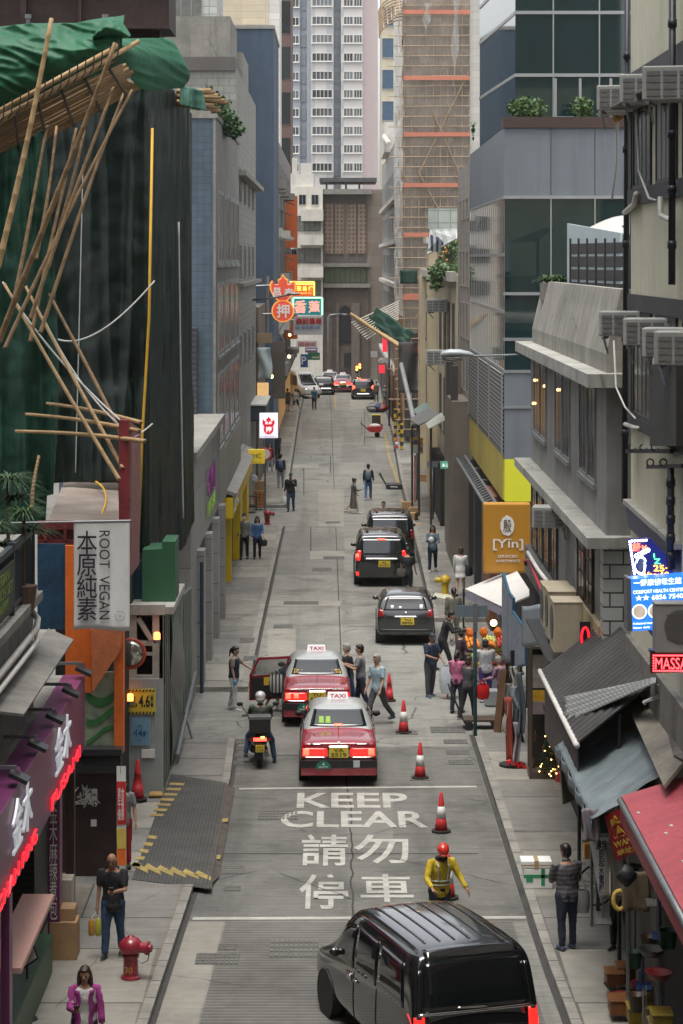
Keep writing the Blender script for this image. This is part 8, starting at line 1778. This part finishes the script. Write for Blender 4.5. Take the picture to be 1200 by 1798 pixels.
def person(label, g, rz, h=1.7, lean=0, legs=((8,4),(-8,10)), arms=((5,8,20,0),(5,8,20,0)), nod=0, turn=0, top=None, sleeve=1., bottom=None, blen=1., shoe=None, hair=hairk, style='short', skin=skinA, skirt=0., fat=1., near=False, over=None, drop=None, cat='person', face=None, hip=(0,0), vest=None, scarf=None):
    NP[0] += 1; sd = NP[0]; k = h/1.72; g = V(g); vx = 1. if g.y < 52 else 1.25 if g.y < 75 else 1.7
    t = thing('person', label, cat, g, None, rad(rz)); t.rotation_mode = 'XYZ'
    th = rad(lean); U = V((0,math.sin(th),math.cos(th)))
    J = {}; low = 9
    for s,(f,kn) in ((1,legs[0]),(-1,legs[1])):
        hp = V((s*.092,0,.90)); f_,k_ = rad(f),rad(f-kn); ab = .015*s
        kne = hp+V((ab+s*hip[0],math.sin(f_)*.43,-math.cos(f_)*.43)); an = kne+V((ab*.4+s*hip[1],math.sin(k_)*.41,-math.cos(k_)*.41)); J[s] = [hp,kne,an]; low = min(low,an.z)
    dz = (.075-low) if drop is None else drop
    sh = V((0,0,dz)); P = V((0,0,.92))+sh
    for s in J: J[s] = [p+sh for p in J[s]]
    A = {}
    for s,(fl,ab,el,inw) in ((1,arms[0]),(-1,arms[1])):
        S = P+U*.475+V((s*.175*fat,0,0)); a,b_,e = rad(fl+lean*.4),rad(ab),rad(fl+lean*.4+el)
        d1 = V((s*math.sin(b_),math.sin(a)*math.cos(b_),-math.cos(a)*math.cos(b_))); E_ = S+d1*.285
        d2 = V((s*math.sin(b_)*.4-s*inw,math.sin(e),-math.cos(e))).normalized(); Wr = E_+d2*.25; A[s] = [S,E_,Wr,Wr+d2*.09,d2]
    nk = P+U*.525; na = rad(nod)+th*.5; ta = rad(turn); hu = V((0,math.sin(na),math.cos(na))); hc = nk+hu*.165; HF = V((-math.sin(ta)*math.cos(na),math.cos(ta)*math.cos(na),-math.sin(na)))
    HM = Matrix.Translation(hc) @ Matrix.Rotation(ta,4,'Z') @ Matrix.Rotation(-na,4,'X')
    def torso(mb, e, z0=-.12, z1=.53):
        prof = [(-.12,.135,.10),(-.04,.165,.115),(.05,.155,.108),(.14,.140,.098),(.25,.150,.105),(.36,.168,.112),(.44,.160,.10),(.49,.115,.085),(.535,.062,.06)]
        pr = [p for p in prof if z0-.01 <= p[0] <= z1+.01]; o = len(mb.v); n = 16
        for z,w,dp in pr:
            c = P+U*z
            for i in range(n):
                a = i*math.tau/n; mb.v.append(c+V((math.cos(a)*(w*fat+e),math.sin(a)*(dp*fat+e)*math.cos(th)+.0,-math.sin(a)*(dp*fat+e)*math.sin(th))))
        m = len(pr)
        for i in range(m-1):
            for j in range(n): j2=(j+1)%n; mb.face((o+i*n+j,o+i*n+j2,o+(i+1)*n+j2,o+(i+1)*n+j))
        mb.face([o+j for j in range(n)][::-1]); mb.face([o+(m-1)*n+j for j in range(n)])
    K = lambda pts: pts
    b = MB(); torso(b,0); 
    for s in (1,-1):
        hp,kn,an = J[s]; b.tube([hp+V((0,0,.06)),hp,hp.lerp(kn,.5),kn,kn.lerp(an,.35),an,an+V((0,.0,-.05))],[.075*fat,.088*fat,.072*fat,.052,.052,.036,.038],10)
        b.tube([an+V((0,-.05,-.04)),an+V((0,.06,-.045)),an+V((s*.01,.15,-.058))],[.035,.038,.026],8)
        S,E_,Wr,Hd,d2 = A[s]; b.tube([S+V((-s*.05,0,0)),S,S.lerp(E_,.5),E_,E_.lerp(Wr,.35),Wr,Wr+d2*.03],[.05*fat,.052*fat,.044*fat,.037,.036,.025,.026],10)
        sd_ = V((s,0,0)); sd_ = (sd_-d2*sd_.dot(d2)).normalized(); fw = d2.cross(sd_)*s
        b.tube([Wr,Wr+d2*.05,Wr+d2*.095],[.026,.034,.034],8,True,(1.,.55)) 
        ac_ = V((0,0,0)); sa = fw if fw.dot(HF) > 0 else -fw
        for i in range(4):
            q0 = Wr+d2*.088+sa*(-.026+.0175*i); l = (.062,.074,.070,.056)[i]; q1 = q0+d2*l*.5-sd_*.008; q2 = q1+d2*l*.4-sd_*.026; b.tube([q0,q1,q2],[.0095,.009,.0075],6)
        q0 = Wr+d2*.03+sa*.024; b.tube([q0,q0+d2*.035+sa*.026-sd_*.008,q0+d2*.068+sa*.03-sd_*.02],[.012,.0105,.008],6)
    b.tube([nk-U*.04,nk+hu*.07],[.055,.052],10)
    hb = MB(); hb.sphere((0,0,.015),(.076,.092,.108),14,12); hb.sphere((0,.025,-.06),(.056,.062,.062),12,8); hb.sphere((0,.098,-.012),(.013,.02,.022),8,6)
    for s in (1,-1): hb.sphere((s*.077,-.005,-.005),(.012,.022,.032),8,6); 
    b.add(hb.v,hb.f,HM)
    sc_ = lambda me: (me.transform(Matrix.Scale(k,4)), me)[1]
    def child(nm, me, mm, par=None):
        me.materials.append(mm); o = bpy.data.objects.new(nm,me); COL.objects.link(o); o.parent = par or t; return o
    child('body', sc_(remesh(b,.0085 if near else .013*vx,0,0,3 if not near else 2)), skin)
    if bottom:
        m = MB()
        if bottom: torso(m,.016,-.12,.10)
        if skirt:
            pr = [(.02,.165,.12),(-.15,.19,.15),(-.15-skirt*.5,.20,.18),(-.15-skirt,.21,.20)]; o = len(m.v)
            for z,w,dp in pr:
                for i in range(18): a = i*math.tau/18; rr = 1+.05*math.sin(a*6+sd)*(-z); m.v.append(P+V((math.cos(a)*w*rr,math.sin(a)*dp*rr+(.02 if z<-.3 else 0),z)))
            for i in range(3):
                for j in range(18): j2=(j+1)%18; m.face((o+i*18+j,o+i*18+j2,o+(i+1)*18+j2,o+(i+1)*18+j))
            m.face([o+j for j in range(18)][::-1]); m.face([o+54+j for j in range(18)])
        else:
            for s in (1,-1):
                hp,kn,an = J[s]
                if blen >= .9: m.tube([hp+V((0,0,.05)),hp,hp.lerp(kn,.5),kn,kn.lerp(an,.5),kn.lerp(an,.98)],[.088*fat,.104*fat,.09*fat,.072,.066,.060],12)
                else: m.tube([hp+V((0,0,.05)),hp,hp.lerp(kn,.5),hp.lerp(kn,blen*2)],[.088*fat,.106*fat,.096*fat,.088],12)
        child('trousers' if not skirt else 'skirt', sc_(remesh(m,.015*vx,.011,sd)), bottom)
    if top:
        m = MB(); torso(m,.02,-.13,.50)
        for s in (1,-1):
            S,E_,Wr,Hd,d2 = A[s]
            if sleeve >= .9: m.tube([S+V((-s*.06,0,.0)),S,S.lerp(E_,.5),E_,E_.lerp(Wr,.5),E_.lerp(Wr,sleeve-.06)],[.06*fat,.068*fat,.06*fat,.053,.048,.042],12)
            elif sleeve > 0: m.tube([S+V((-s*.06,0,.0)),S,S.lerp(E_,.4),S.lerp(E_,sleeve*1.5)],[.06*fat,.068*fat,.064*fat,.06],12)
        if over: m.tube([nk-U*.02,nk+hu*.045],[.075,.078],12)
        tp = child('shirt' if not over else over, sc_(remesh(m,.014*vx,.010 if not over else .013,sd+9)), top)
    if vest:
        m = MB(); torso(m,.034,-.10,.48); child('vest', sc_(remesh(m,.016*vx,.008,sd+4)), vest)
    if scarf: m = MB(); m.tube([nk+V((math.cos(a)*.08,math.sin(a)*.075,.01)) for a in [i*.7 for i in range(10)]],.035,8); child('scarf', sc_(remesh(m,.014,.006,sd)), scarf)
    if shoe:
        for s in (1,-1):
            an = J[s][2]; m = MB(); z0 = an.z-.075
            m.tube([an+V((0,-.06,-.035)),an+V((0,.0,-.03)),an+V((0,.08,-.04)),an+V((s*.012,.17,-.052)),an+V((s*.012,.195,-.058))],[.040,.05,.046,.036,.02],10,True,(1,1)); 
            for p in m.v: p.z = max(p.z,z0)
            o = child('shoe', sc_(smooth_mesh(m.v,m.f,1)), shoe)
            m = MB(); m.prism([V((an.x+math.cos(a)*.047+s*.006*(math.sin(a)>0),an.y+.065+math.sin(a)*.135,z0-.001)) for a in [i*math.tau/14 for i in range(14)]],(0,0,.022)); m.v = [p*k for p in m.v]; m.build('sole', offwhite if sd%2 else black, o, local=True)
    if style != 'bald':
        m = MB(); hm = hair
        if style == 'helmet' or style == 'hardhat':
            m.sphere((0,-.008,.045),(.118,.135,.115) if style=='helmet' else (.105,.125,.10),18,12)
            if style=='hardhat': m.v = [V((p.x,p.y,max(p.z,.025))) for p in m.v]; m.sphere((0,.075,.03),(.085,.075,.01),14,6)
            else: m.sphere((0,-.02,-.02),(.112,.12,.10),16,10)
        elif style == 'cap': m.sphere((0,-.008,.045),(.088,.105,.085),16,10); m.v = [V((p.x,p.y,max(p.z,.03))) for p in m.v]; m.sphere((0,.12,.045),(.06,.07,.010),12,6); m.sphere((0,-.03,.0),(.08,.08,.08),12,8)
        else:
            m.sphere((0,-.024,.035),(.088,.098,.105),16,12); m.sphere((0,-.045,-.015),(.08,.07,.09),14,10); m.sphere((0,.03,.092),(.066,.066,.034),12,8)
            if style == 'long': m.tube([V((0,-.05,.03)),V((0,-.085,-.1)),V((0,-.10,-.22)),V((0,-.095,-.33))],[.088,.10,.095,.05],14,True,(1.05,.62)); [m.tube([V((s*.075,-.015,.05)),V((s*.09,.0,-.06)),V((s*.095,.01,-.2))],[.03,.034,.022],8) for s in (1,-1)]
            if style == 'bob': m.sphere((0,-.04,-.045),(.098,.085,.09),14,10)
            if style == 'pony': m.tube([V((0,-.11,.05)),V((0,-.15,-.02)),V((0,-.14,-.2))],[.03,.035,.015],10)
            if style == 'bun': m.sphere((0,-.12,.09),(.045,.045,.045),10,8)
        m.v = [HM @ p for p in m.v]
        me = remesh(m,.010*vx,.003 if style not in ('helmet','hardhat','cap') else 0,sd,3)
        child('hair' if style not in ('helmet','hardhat','cap') else {'helmet':'helmet','hardhat':'hard_hat','cap':'cap'}[style], sc_(me), hm)
    fc = math.cos(rad(rz+turn)) < .5 if face is None else face
    if fc:
        for s in (1,-1): m = MB(); m.sphere((0,0,0),(.014,.006,.008),8,6); m.v = [(HM @ (p+V((s*.032,.086,.005))))*k for p in m.v]; m.build('eye',eyem,t,smooth=True,local=True)
        m = MB(); m.sphere((0,0,0),(.024,.008,.007),8,6); m.v = [(HM @ (p+V((0,.086,-.058))))*k for p in m.v]; m.build('mouth',lip,t,smooth=True,local=True)
        m = MB(); [m.sphere((s*.033,.088,.027),(.018,.006,.004),8,5) for s in (1,-1)]; m.v = [(HM @ p)*k for p in m.v]; m.build('eyebrows',hair if style!='bald' else hairk,t,smooth=True,local=True)
    RM = Matrix.Translation(g) @ Matrix.Rotation(rad(rz),4,'Z') @ Matrix.Scale(k,4)
    W_ = lambda p: RM @ p
    return {'R':W_(A[1][3]),'L':W_(A[-1][3]),'Rs':W_(A[1][0]),'Ls':W_(A[-1][0]),'P':W_(P),'head':W_(hc),'t':t,'M':RM,'back':W_(P+U*.3+V((0,-.17,0))),'front':W_(P+V((0,.15,.02))),'RS':A,'pts':(P,U)}
blk = cloth('black',(.012,.012,.014)); navy = cloth('navy',(.012,.018,.035)); jean = cloth('denim_blue',(.03,.065,.13)); dkjean = cloth('denim_dark',(.015,.022,.04)); gry = cloth('grey',(.17,.175,.18)); dgry = cloth('dark_grey',(.06,.06,.065)); wht = cloth('white',(.55,.55,.53)); beige = cloth('beige',(.42,.38,.31)); olive = cloth('olive',(.11,.105,.08)); lblue = cloth('light_blue',(.30,.42,.48)); pinkc = cloth('pink',(.42,.12,.22)); lil = cloth('lilac_print',(.33,.19,.27),fine=.4); purp = cloth('purple',(.06,.03,.14)); mag = cloth('magenta',(.30,.035,.20)); yelc = cloth('yellow',(.48,.34,.015)); blu = cloth('mid_blue',(.05,.13,.28)); teals = cloth('teal_blue',(.01,.10,.17)); ltgry = cloth('light_grey',(.36,.36,.36)); redc = cloth('red',(.35,.02,.03))
shw = mat('shoe_white',(.5,.5,.5),.6); shk = mat('shoe_black',(.015,.015,.017),.5); shb = mat('shoe_blue',(.04,.07,.12),.6)
puff = mat('cloth_puffer_grey',(.12,.118,.125),.6,var=.15,stripe=(2,.075,(.06,.058,.064)))
def phone(lab, p): m = MB(); m.obox(Matrix.Translation(p) @ Matrix.Rotation(rad(-40),4,'X'),.075,.15,.012); return single('phone',m,black,lab,'phone')
def hbag(lab, p, s, mm, cat='bag', nm='handbag', strap=None):
    t = thing(nm, lab, cat, V(p)-V((0,0,s[2]))); m = MB(); p = V(p); w,dp,hh = s
    m.grid(lambda u,v: p+V((math.cos(u*6.283)*w*(.55+.45*math.sin(.5+v*2.1)),math.sin(u*6.283)*dp*(.6+.4*math.sin(.4+v*2.2)),-hh+hh*v)),14,8); m.build('pouch',mm,t,smooth=True)
    m = MB(); top = strap or p+V((0,0,.12)); m.tube([p+V((-w*.5,0,-.02)),top,p+V((w*.5,0,-.02))],.012,5); m.build('strap',mm,t); return t
def backpack(lab, q, mm, s=1.):
    M_ = q['M']; P,U = q['pts']; t = thing('backpack', lab, 'backpack', M_ @ (P+V((0,-.2,0)))); m = MB(); m.sphere((0,0,0),(.15*s,.09*s,.23*s),14,10); m.v = [M_ @ (p+P+U*.28+V((0,-.19,0))) for p in m.v]; m.build('pack',mm,t,smooth=True)
    m = MB()
    for sx in (-1,1): m.tube([M_ @ (P+U*a+V((sx*.1,b,0))) for a,b in ((.44,-.13),(.52,-.02),(.46,.14),(.25,.14),(.12,-.1))],.016,6)
    m.build('shoulder_strap',mm,t); return t
G = lambda x,y,z=0.: gp(x,y,z)
# near people
q = person('bald man in a black T-shirt looking at his phone on the near left pavement', G(199,1681,.13), 172, 1.73, 2, ((9,6),(-7,10)), ((4,7,8,0),(25,8,70,.55)), 24, 0, blk, .55, jean, 1., shk, hairk, 'bald', skinB, near=True, fat=1.08)
phone('phone held by the bald man in the black T-shirt', q['L']+V((0,-.02,.05)))
for i in range(2):
    t = thing('drink_bottle', ['amber drink pouch hanging from the bald man\'s hand, the left one','yellow green drink pouch hanging from the bald man\'s hand, the right one'][i],'drink',q['R']+V((-.08+.11*i,-.02,-.42))); c = q['R']+V((-.09+.11*i,-.02,-.40))
    m = MB(); m.lathe([(.045,0),(.052,.03),(.05,.22),(.025,.26),(.02,.28)],c,12); m.build('bottle',[mat('drink_amber',(.45,.22,.03),.25),mat('drink_lime',(.38,.38,.04),.25)][i],t,smooth=True); m = MB(); m.tube([c+V((0,0,.28)),q['R']+V((0,0,-.02))],.008,5); m.build('cord',white,t)
hbag('black belt bag on the hip of the bald man', q['P']+V((.02,-.16,.0)), (.13,.07,.14), black, 'bag','belt_bag', q['P']+V((0,-.12,.04)))
q = person('long haired woman in a magenta shirt over a white top at the bottom left', V((-3.5,33.7,.13)), 186, 1.62, 2, ((10,6),(-10,12)), ((22,8,80,.35),(4,12,15,0)), 12, -10, wht, .5, dkjean, 1., shw, hairb, 'long', skinA, near=True)
M_ = q['M']; P,U = q['pts']; m = MB()
for s in (1,-1):
    m.grid(lambda u,v,s=s: P+U*(-.16+.64*v)+V((s*(.065+.125*math.sin(u*1.57)+.01*math.sin(v*14)),.145*math.cos(u*2.6)-.0,0)),10,12,.012)
    S,E_,Wr,Hd,d2 = q['RS'][s]; m.tube([S+V((-s*.07,0,.01)),S,S.lerp(E_,.5),E_,E_.lerp(Wr,.5),E_.lerp(Wr,.9)],[.062,.07,.065,.058,.053,.05],12)
m.v = [p*(1.62/1.72) for p in m.v]; m.build('open_shirt',mag,q['t'],smooth=True,local=True)
phone('phone in the hand of the woman in the magenta shirt', q['R']+V((0,-.03,.04)))
q = person('road worker in a red hard hat and yellow shirt standing ahead of the foreground van', V((1.76,41.0,0)), 196, 1.74, 10, ((4,4),(-4,6)), ((20,22,40,.25),(12,24,30,-.1)), 28, -12, yelc, 1., dkjean, 1., shk, mat('hard_hat_red',(.55,.03,.015),.3,coat=.4), 'hardhat', skinB, near=True, fat=1.05, scarf=blk)
M_ = q['M']; P,U = q['pts']; m = MB()
for a in (.10,.17): 
    o = len(m.v)
    m.tube([P+U*(a)+V((math.cos(x)*.175,math.sin(x)*.142,0)) for x in [i*.25 for i in range(26)]],.014,5)
for sx in (-1,1): m.tube([P+U*.17+V((sx*.08,.142,0)),P+U*.44+V((sx*.09,.145,0)),P+U*.52+V((sx*.09,0,0))],.014,5)
m.build('reflective_band',mat('band_reflective',(.45,.47,.42),.4),q['t'],local=True)
q = person('man in a grey striped puffer jacket standing with his back turned on the right pavement', G(996,1667,.13), 18, 1.72, 3, ((3,3),(-2,4)), ((12,8,70,.5),(14,8,72,.5)), 14, 20, puff, 1., dkjean, 1., shb, hairk, 'short', skinB, near=True, fat=1.14, over='jacket')
hbag('pale grey shoulder bag of the man in the striped puffer jacket', q['Rs']+V((.08,-.08,-.42)), (.12,.07,.38), mat('bag_pale_grey',(.3,.29,.29),.7), strap=q['Rs']+V((0,0,.05)))
q = person('shopkeeper in black trousers half hidden by the hanging cloths at the nearest stall', V((4.74,40.2,.13)), 150, 1.68, 4, ((6,4),(-6,6)), ((20,10,60,.3),(20,10,60,.3)), 15, 0, dgry, 1., blk, 1., shk)
q = person('person in a grey T-shirt standing behind the narrow red banner', V((-4.02,45.6,.13)), -170, 1.68, 0, ((3,3),(-3,3)), ((5,8,15,0),(6,10,12,0)), 10, 0, gry, .5, redc, 1., shk, skin=skinA)
# middle distance
q = person('woman in a dark padded vest and white trousers reaching towards the open taxi door', G(411,1247,.0), -108, 1.63, 2, ((8,5),(-8,8)), ((3,6,10,0),(48,6,12,0)), 10, 0, beige, .5, wht, 1., shw, hairk, 'pony', skinA, vest=navy)
m = MB(); m.sphere(q['R'],(.05,.05,.075),8,6); single('rubber_glove',m,mat('glove_blue',(.05,.25,.5),.4),'blue rubber glove of the woman in the padded vest','glove',smooth=True)
q = person('scooter rider in a white and red helmet and a green padded jacket', SCOOT+V((0,.28,0)), 3, 1.72, 6, ((42,40),(60,78)), ((35,14,30,.12),(35,14,30,.12)), 0, 0, mat('cloth_puffer_green',(.03,.045,.025),.6,var=.15,stripe=(2,.08,(.015,.022,.013))), .5, jean, 1., shb, mat('helmet_white',(.5,.48,.47),.25,var=.5,scale=9,coat=.5), 'helmet', skinA, over='jacket', drop=-.06, hip=(.16,.06), fat=1.1)
q = person('passenger in dark clothes bending into the open taxi door', V((-1.55,62.1,0)), -95, 1.66, 62, ((10,12),(-12,16)), ((55,6,15,0),(50,6,15,0)), 10, 0, navy, 1., blk, .45, shk, hairk, 'short', skinA)
hbag('striped carrier bag beside the passenger bending into the taxi', V((-1.5,61.5,1.05)), (.2,.1,.45), mat('bag_striped',(.5,.5,.48),.6,stripe=(0,.09,(.05,.05,.05))), nm='carrier_bag')
q = person('grey haired man in a black T-shirt beside the taxis', G(612,1248), 95, 1.72, 3, ((14,6),(-14,14)), ((10,8,20,0),(10,8,25,0)), 6, 0, blk, .5, jean, 1., shk, hairg, 'short', skinA, fat=1.12, face=True)
q = person('dark haired man in a grey T-shirt holding a phone between two other men', G(634,1254), 90, 1.76, 2, ((10,6),(-12,12)), ((25,8,85,.3),(25,8,88,.3)), 4, 0, gry, .5, navy, 1., shk, hairk, 'short', skinA, face=True)
hbag('brown camera strap bag of the man in the grey T-shirt', q['P']+V((-.05,-.1,.25)), (.06,.05,.12), mat('leather_brown',(.10,.05,.03),.5), nm='shoulder_bag', strap=q['Ls'])
q = person('man with short grey hair in a light blue T-shirt striding beside the cones', G(664,1272), 140, 1.78, 3, ((24,14),(-22,22)), ((6,8,20,0),(8,8,22,0)), 8, 0, lblue, .55, dgry, 1., shb, hairg, 'short', skinA)
q = person('man in a cap and dark blue shirt holding a big white plastic bag', G(756,1224), -150, 1.70, 4, ((5,4),(-6,8)), ((22,8,60,.35),(12,10,40,.1)), 20, 0, cloth('dark_blue',(.02,.035,.07)), .55, dgry, 1., shb, mat('cap_navy',(.02,.025,.045),.7), 'cap', skinB)
hbag('big white knotted plastic bag held by the man in the cap', q['L']+V((.1,-.05,-.05)), (.24,.16,.72), mat('bag_white_plastic',(.52,.56,.62),.35,var=.12,scale=5), 'bag','plastic_bag')
q = person('man in a dark hooded jacket leaning over his phone behind the man in the cap', G(778,1178), -95, 1.76, 16, ((22,8),(-16,10)), ((25,8,70,.35),(25,8,70,.35)), 26, 0, blk, 1., blk, 1., shk, hairk, 'short', skinA, over='hooded_jacket', face=True)
phone('phone held by the man in the dark hooded jacket', q['L'])
q = person('woman with a ponytail in an olive jacket walking away on the right pavement', G(797,1130,.0), 6, 1.68, 2, ((14,6),(-14,26)), ((8,9,18,0),(-6,9,14,0)), 4, 0, olive, 1., beige, 1., shk, hairk, 'pony', skinA, over='jacket', fat=1.06)
q = person('woman in a loose white tunic and bare legs walking past the yellow hydrant', G(809,1046,.13), -12, 1.64, 2, ((8,4),(-8,12)), ((5,9,20,0),(5,9,20,0)), 4, 30, wht, 1., wht, .45, shk, hairb, 'bob', skinA, fat=1.08, skirt=.12)
hbag('black shoulder bag of the woman in the white tunic', q['Rs']+V((.09,-.02,-.36)), (.14,.08,.30), black, strap=q['Rs']+V((0,0,.05)))
q = person('long haired woman in a denim jacket walking towards the camera on the right pavement', G(760,1004,.13), 178, 1.70, 2, ((12,6),(-12,16)), ((24,8,85,.4),(18,8,70,.3)), 2, 0, cloth('denim_washed',(.10,.16,.20)), 1., dkjean, 1., shw, hairb, 'long', skinA)
m = MB(); m.sphere(q['R']+V((.05,-.03,.0)),(.10,.05,.11),10,8); single('paper_bag',m,white,'small white bag held by the woman in the denim jacket','bag',smooth=True)
q = person('man in a black T-shirt with a satchel standing behind the dark grey car', V((2.44,82.6,0)), -20, 1.74, 4, ((3,3),(-3,3)), ((6,8,20,0),(10,10,30,0)), 14, 0, blk, .5, blk, 1., shk, hairk, 'short', skinA, fat=1.1)
hbag('olive satchel slung on the man in black behind the dark grey car', q['P']+V((-.2,-.1,.12)), (.16,.07,.26), mat('satchel_olive',(.10,.10,.08),.7), nm='satchel', strap=q['Rs'])
q = person('man whose head shows above the roof of the farther black van', V((1.95,98.6,0)), 175, 1.72, 2, ((3,3),(-3,3)), ((5,8,20,0),(5,8,20,0)), 0, 0, navy, 1., dkjean, 1., shk, hairk, 'short', skinA)
q = person('woman in a long grey brown coat crossing the road', G(621,902), -80, 1.62, 2, ((18,8),(-18,20)), ((22,8,80,.3),(8,8,30,0)), 10, 0, cloth('coat_brown_grey',(.10,.095,.085)), 1., cloth('coat_brown_grey',(.10,.095,.085)), 1., shw, hairk, 'bun', skinA, skirt=.5, over='coat', face=True)
q = person('man with a grey backpack and blue trousers walking away along the road', G(647,878), -4, 1.74, 2, ((14,6),(-10,16)), ((10,9,30,0),(4,9,20,0)), 4, 0, navy, 1., blu, 1., shw, hairk, 'short', skinA); backpack('grey blue backpack on the man in blue trousers', q, mat('pack_grey_blue',(.10,.15,.18),.7))
q = person('man in a grey pullover and white face mask on the left pavement', G(429,982,.13), 176, 1.74, 0, ((6,4),(-6,8)), ((3,8,12,0),(3,8,12,0)), 4, 0, gry, 1., blk, 1., shk, hairk, 'short', skinA)
m = MB(); m.sphere(q['head']+V((0,-.085,-.055)),(.062,.035,.045),10,6); single('face_mask',m,white,'white face mask of the man in the grey pullover','mask',smooth=True)
q = person('long haired woman in a bright blue top and black trousers on the left pavement', G(452,982,.13), 184, 1.62, 0, ((6,4),(-6,8)), ((5,8,20,0),(12,10,60,.1)), 4, 0, blu, 1., blk, 1., shk, hairk, 'long', skinA)
hbag('black handbag of the woman in the bright blue top', q['L']+V((.03,0,-.18)), (.14,.07,.24), black)
q = person('man in a dark cap and black jacket walking towards the camera on the road edge', G(511,898), 178, 1.76, 2, ((8,4),(-10,12)), ((4,10,16,0),(30,8,95,.35)), 8, 0, blk, 1., jean, 1., shk, mat('cap_navy',(.02,.025,.045),.7), 'cap', skinA, over='jacket', fat=1.12)
hbag('white plastic bag carried by the man in the black jacket', q['R']+V((-.03,0,-.12)), (.13,.09,.34), white, 'bag','plastic_bag')
q = person('man with a blue backpack and grey trousers on the far left pavement', G(493,857,.13), 2, 1.70, 2, ((10,5),(-8,12)), ((5,8,15,0),(5,8,15,0)), 4, 0, dkjean, 1., gry, 1., shk, hairk, 'short', skinA); backpack('blue backpack on the man in grey trousers', q, mat('pack_blue',(.05,.08,.2),.7),.8)
person('long haired woman in a dark red top under the pawn sign', G(474,833,.13), 165, 1.66, 0, ((5,4),(-5,6)), ((5,8,15,0),(5,8,15,0)), 2, 0, cloth('dark_red',(.10,.012,.02)), 1., ltgry, 1., shw, hairk, 'long', skinA)
person('person in a black hooded jacket by the pawn sign post', G(488,813,.13), 30, 1.70, 0, ((5,4),(-5,6)), ((15,8,50,.2),(5,8,15,0)), 6, 0, blk, 1., blk, 1., shk, hairk, 'short', skinA, over='hooded_jacket')
person('person in dark grey walking at the far left kerb', G(505,721,.13), 10, 1.68, 0, ((10,5),(-10,10)), ((5,8,15,0),(5,8,15,0)), 0, 0, dgry, .5, blk, .5, shk, hairk, 'short', skinA)
person('person in a pale T-shirt and navy shorts striding at the far left kerb', G(520,722,.13), -35, 1.74, 2, ((24,8),(-24,14)), ((10,8,20,0),(-8,8,20,0)), 0, 0, ltgry, .5, navy, .5, shw, hairk, 'short', skinA)
person('man in a teal blue shirt walking towards the camera far up the road', G(552,719), 180, 1.72, 0, ((6,4),(-6,8)), ((3,10,10,0),(3,10,10,0)), 0, 0, teals, .5, blk, 1., shk, hairk, 'short', skinA)
person('person in a grey shirt and shorts beside the black car at the street end', V((-2.45,204,0)), 10, 1.72, 0, ((6,4),(-6,8)), ((3,10,10,0),(3,10,10,0)), 0, 0, gry, .5, navy, .5, shk, hairk, 'short', skinA)
person('person in a grey hooded top on the far right pavement', G(676,716,.13), 185, 1.72, 0, ((6,4),(-6,8)), ((3,10,10,0),(3,10,10,0)), 0, 0, gry, 1., beige, 1., shk, hairg, 'short', skinA)
person('person in a patterned brown top on the far right pavement', G(661,706,.13), 170, 1.66, 0, ((6,4),(-6,8)), ((3,10,40,0),(3,10,40,0)), 0, 0, cloth('brown_print',(.18,.13,.10),fine=.5), 1., dgry, 1., shk, hairk, 'short', skinA)
# shoppers
person('woman with a ponytail in a pink jacket at the fruit stall', G(803,1252), -25, 1.58, 2, ((5,4),(-5,6)), ((20,8,60,.2),(10,8,40,0)), 8, 0, pinkc, 1., navy, 1., shk, hairk, 'pony', skinA, over='jacket')
q = person('woman in a dark grey T-shirt carrying a red bag at the fruit stall', G(822,1262), -50, 1.56, 3, ((12,6),(-12,10)), ((10,8,50,.1),(10,8,50,0)), 6, 0, dgry, .55, blk, 1., shk, hairb, 'bob', skinA, face=True)
hbag('bright red carrier bag hanging from the arm of the woman in dark grey', q['R']+V((.0,-.1,.0)), (.17,.08,.36), mat('bag_bright_red',(.6,.01,.015),.5), nm='carrier_bag')
person('person in a light grey sweater and purple trousers facing the fruit crates', V((3.93,63.4,0)), 4, 1.62, 3, ((4,4),(-4,4)), ((15,8,55,.2),(15,8,55,.2)), 12, 0, ltgry, 1., purp, 1., shw, hairk, 'bob', skinA, fat=1.12, over='sweater')
person('elderly person in a lilac print blouse at the right end of the fruit stall', V((4.22,61.2,0)), 55, 1.54, 10, ((4,4),(-4,4)), ((15,8,60,.2),(15,8,60,.2)), 12, 0, lil, 1., blk, 1., shw, hairg, 'short', skinA, fat=1.1)
person('person in a dark coat standing behind the other shoppers at the fruit stall', V((3.32,65.3,0)), -70, 1.62, 8, ((4,4),(-4,4)), ((15,8,60,.2),(15,8,60,.2)), 16, 0, cloth('plum',(.045,.02,.035)), 1., blk, 1., shk, hairk, 'bob', skinA)
person('fruit seller with black hair in a yellow green top behind the crates', V((4.72,65.0,0)), 120, 1.60, 8, ((4,4),(-4,4)), ((25,8,60,.2),(25,8,60,.2)), 16, 0, cloth('lime',(.30,.30,.03)), 1., dgry, 1., shk, hairk, 'short', skinB)
# thin city air: far towers fade a little
hm_ = bpy.data.materials.new('haze_air'); hm_.use_nodes = True; hn = hm_.node_tree
hn.nodes.remove(hn.nodes['Principled BSDF']); pv = hn.nodes.new('ShaderNodeVolumePrincipled')
pv.inputs['Color'].default_value = (.93,.93,.90,1); pv.inputs['Density'].default_value = .00016; pv.inputs['Anisotropy'].default_value = .2
hn.links.new(pv.outputs[0], hn.nodes['Material Output'].inputs['Volume'])
tag(MB().box(-905,905,-110,1505,-1.6,72).build('haze', hm_), kind='stuff')
bpy.data.scenes.remove(SCR)
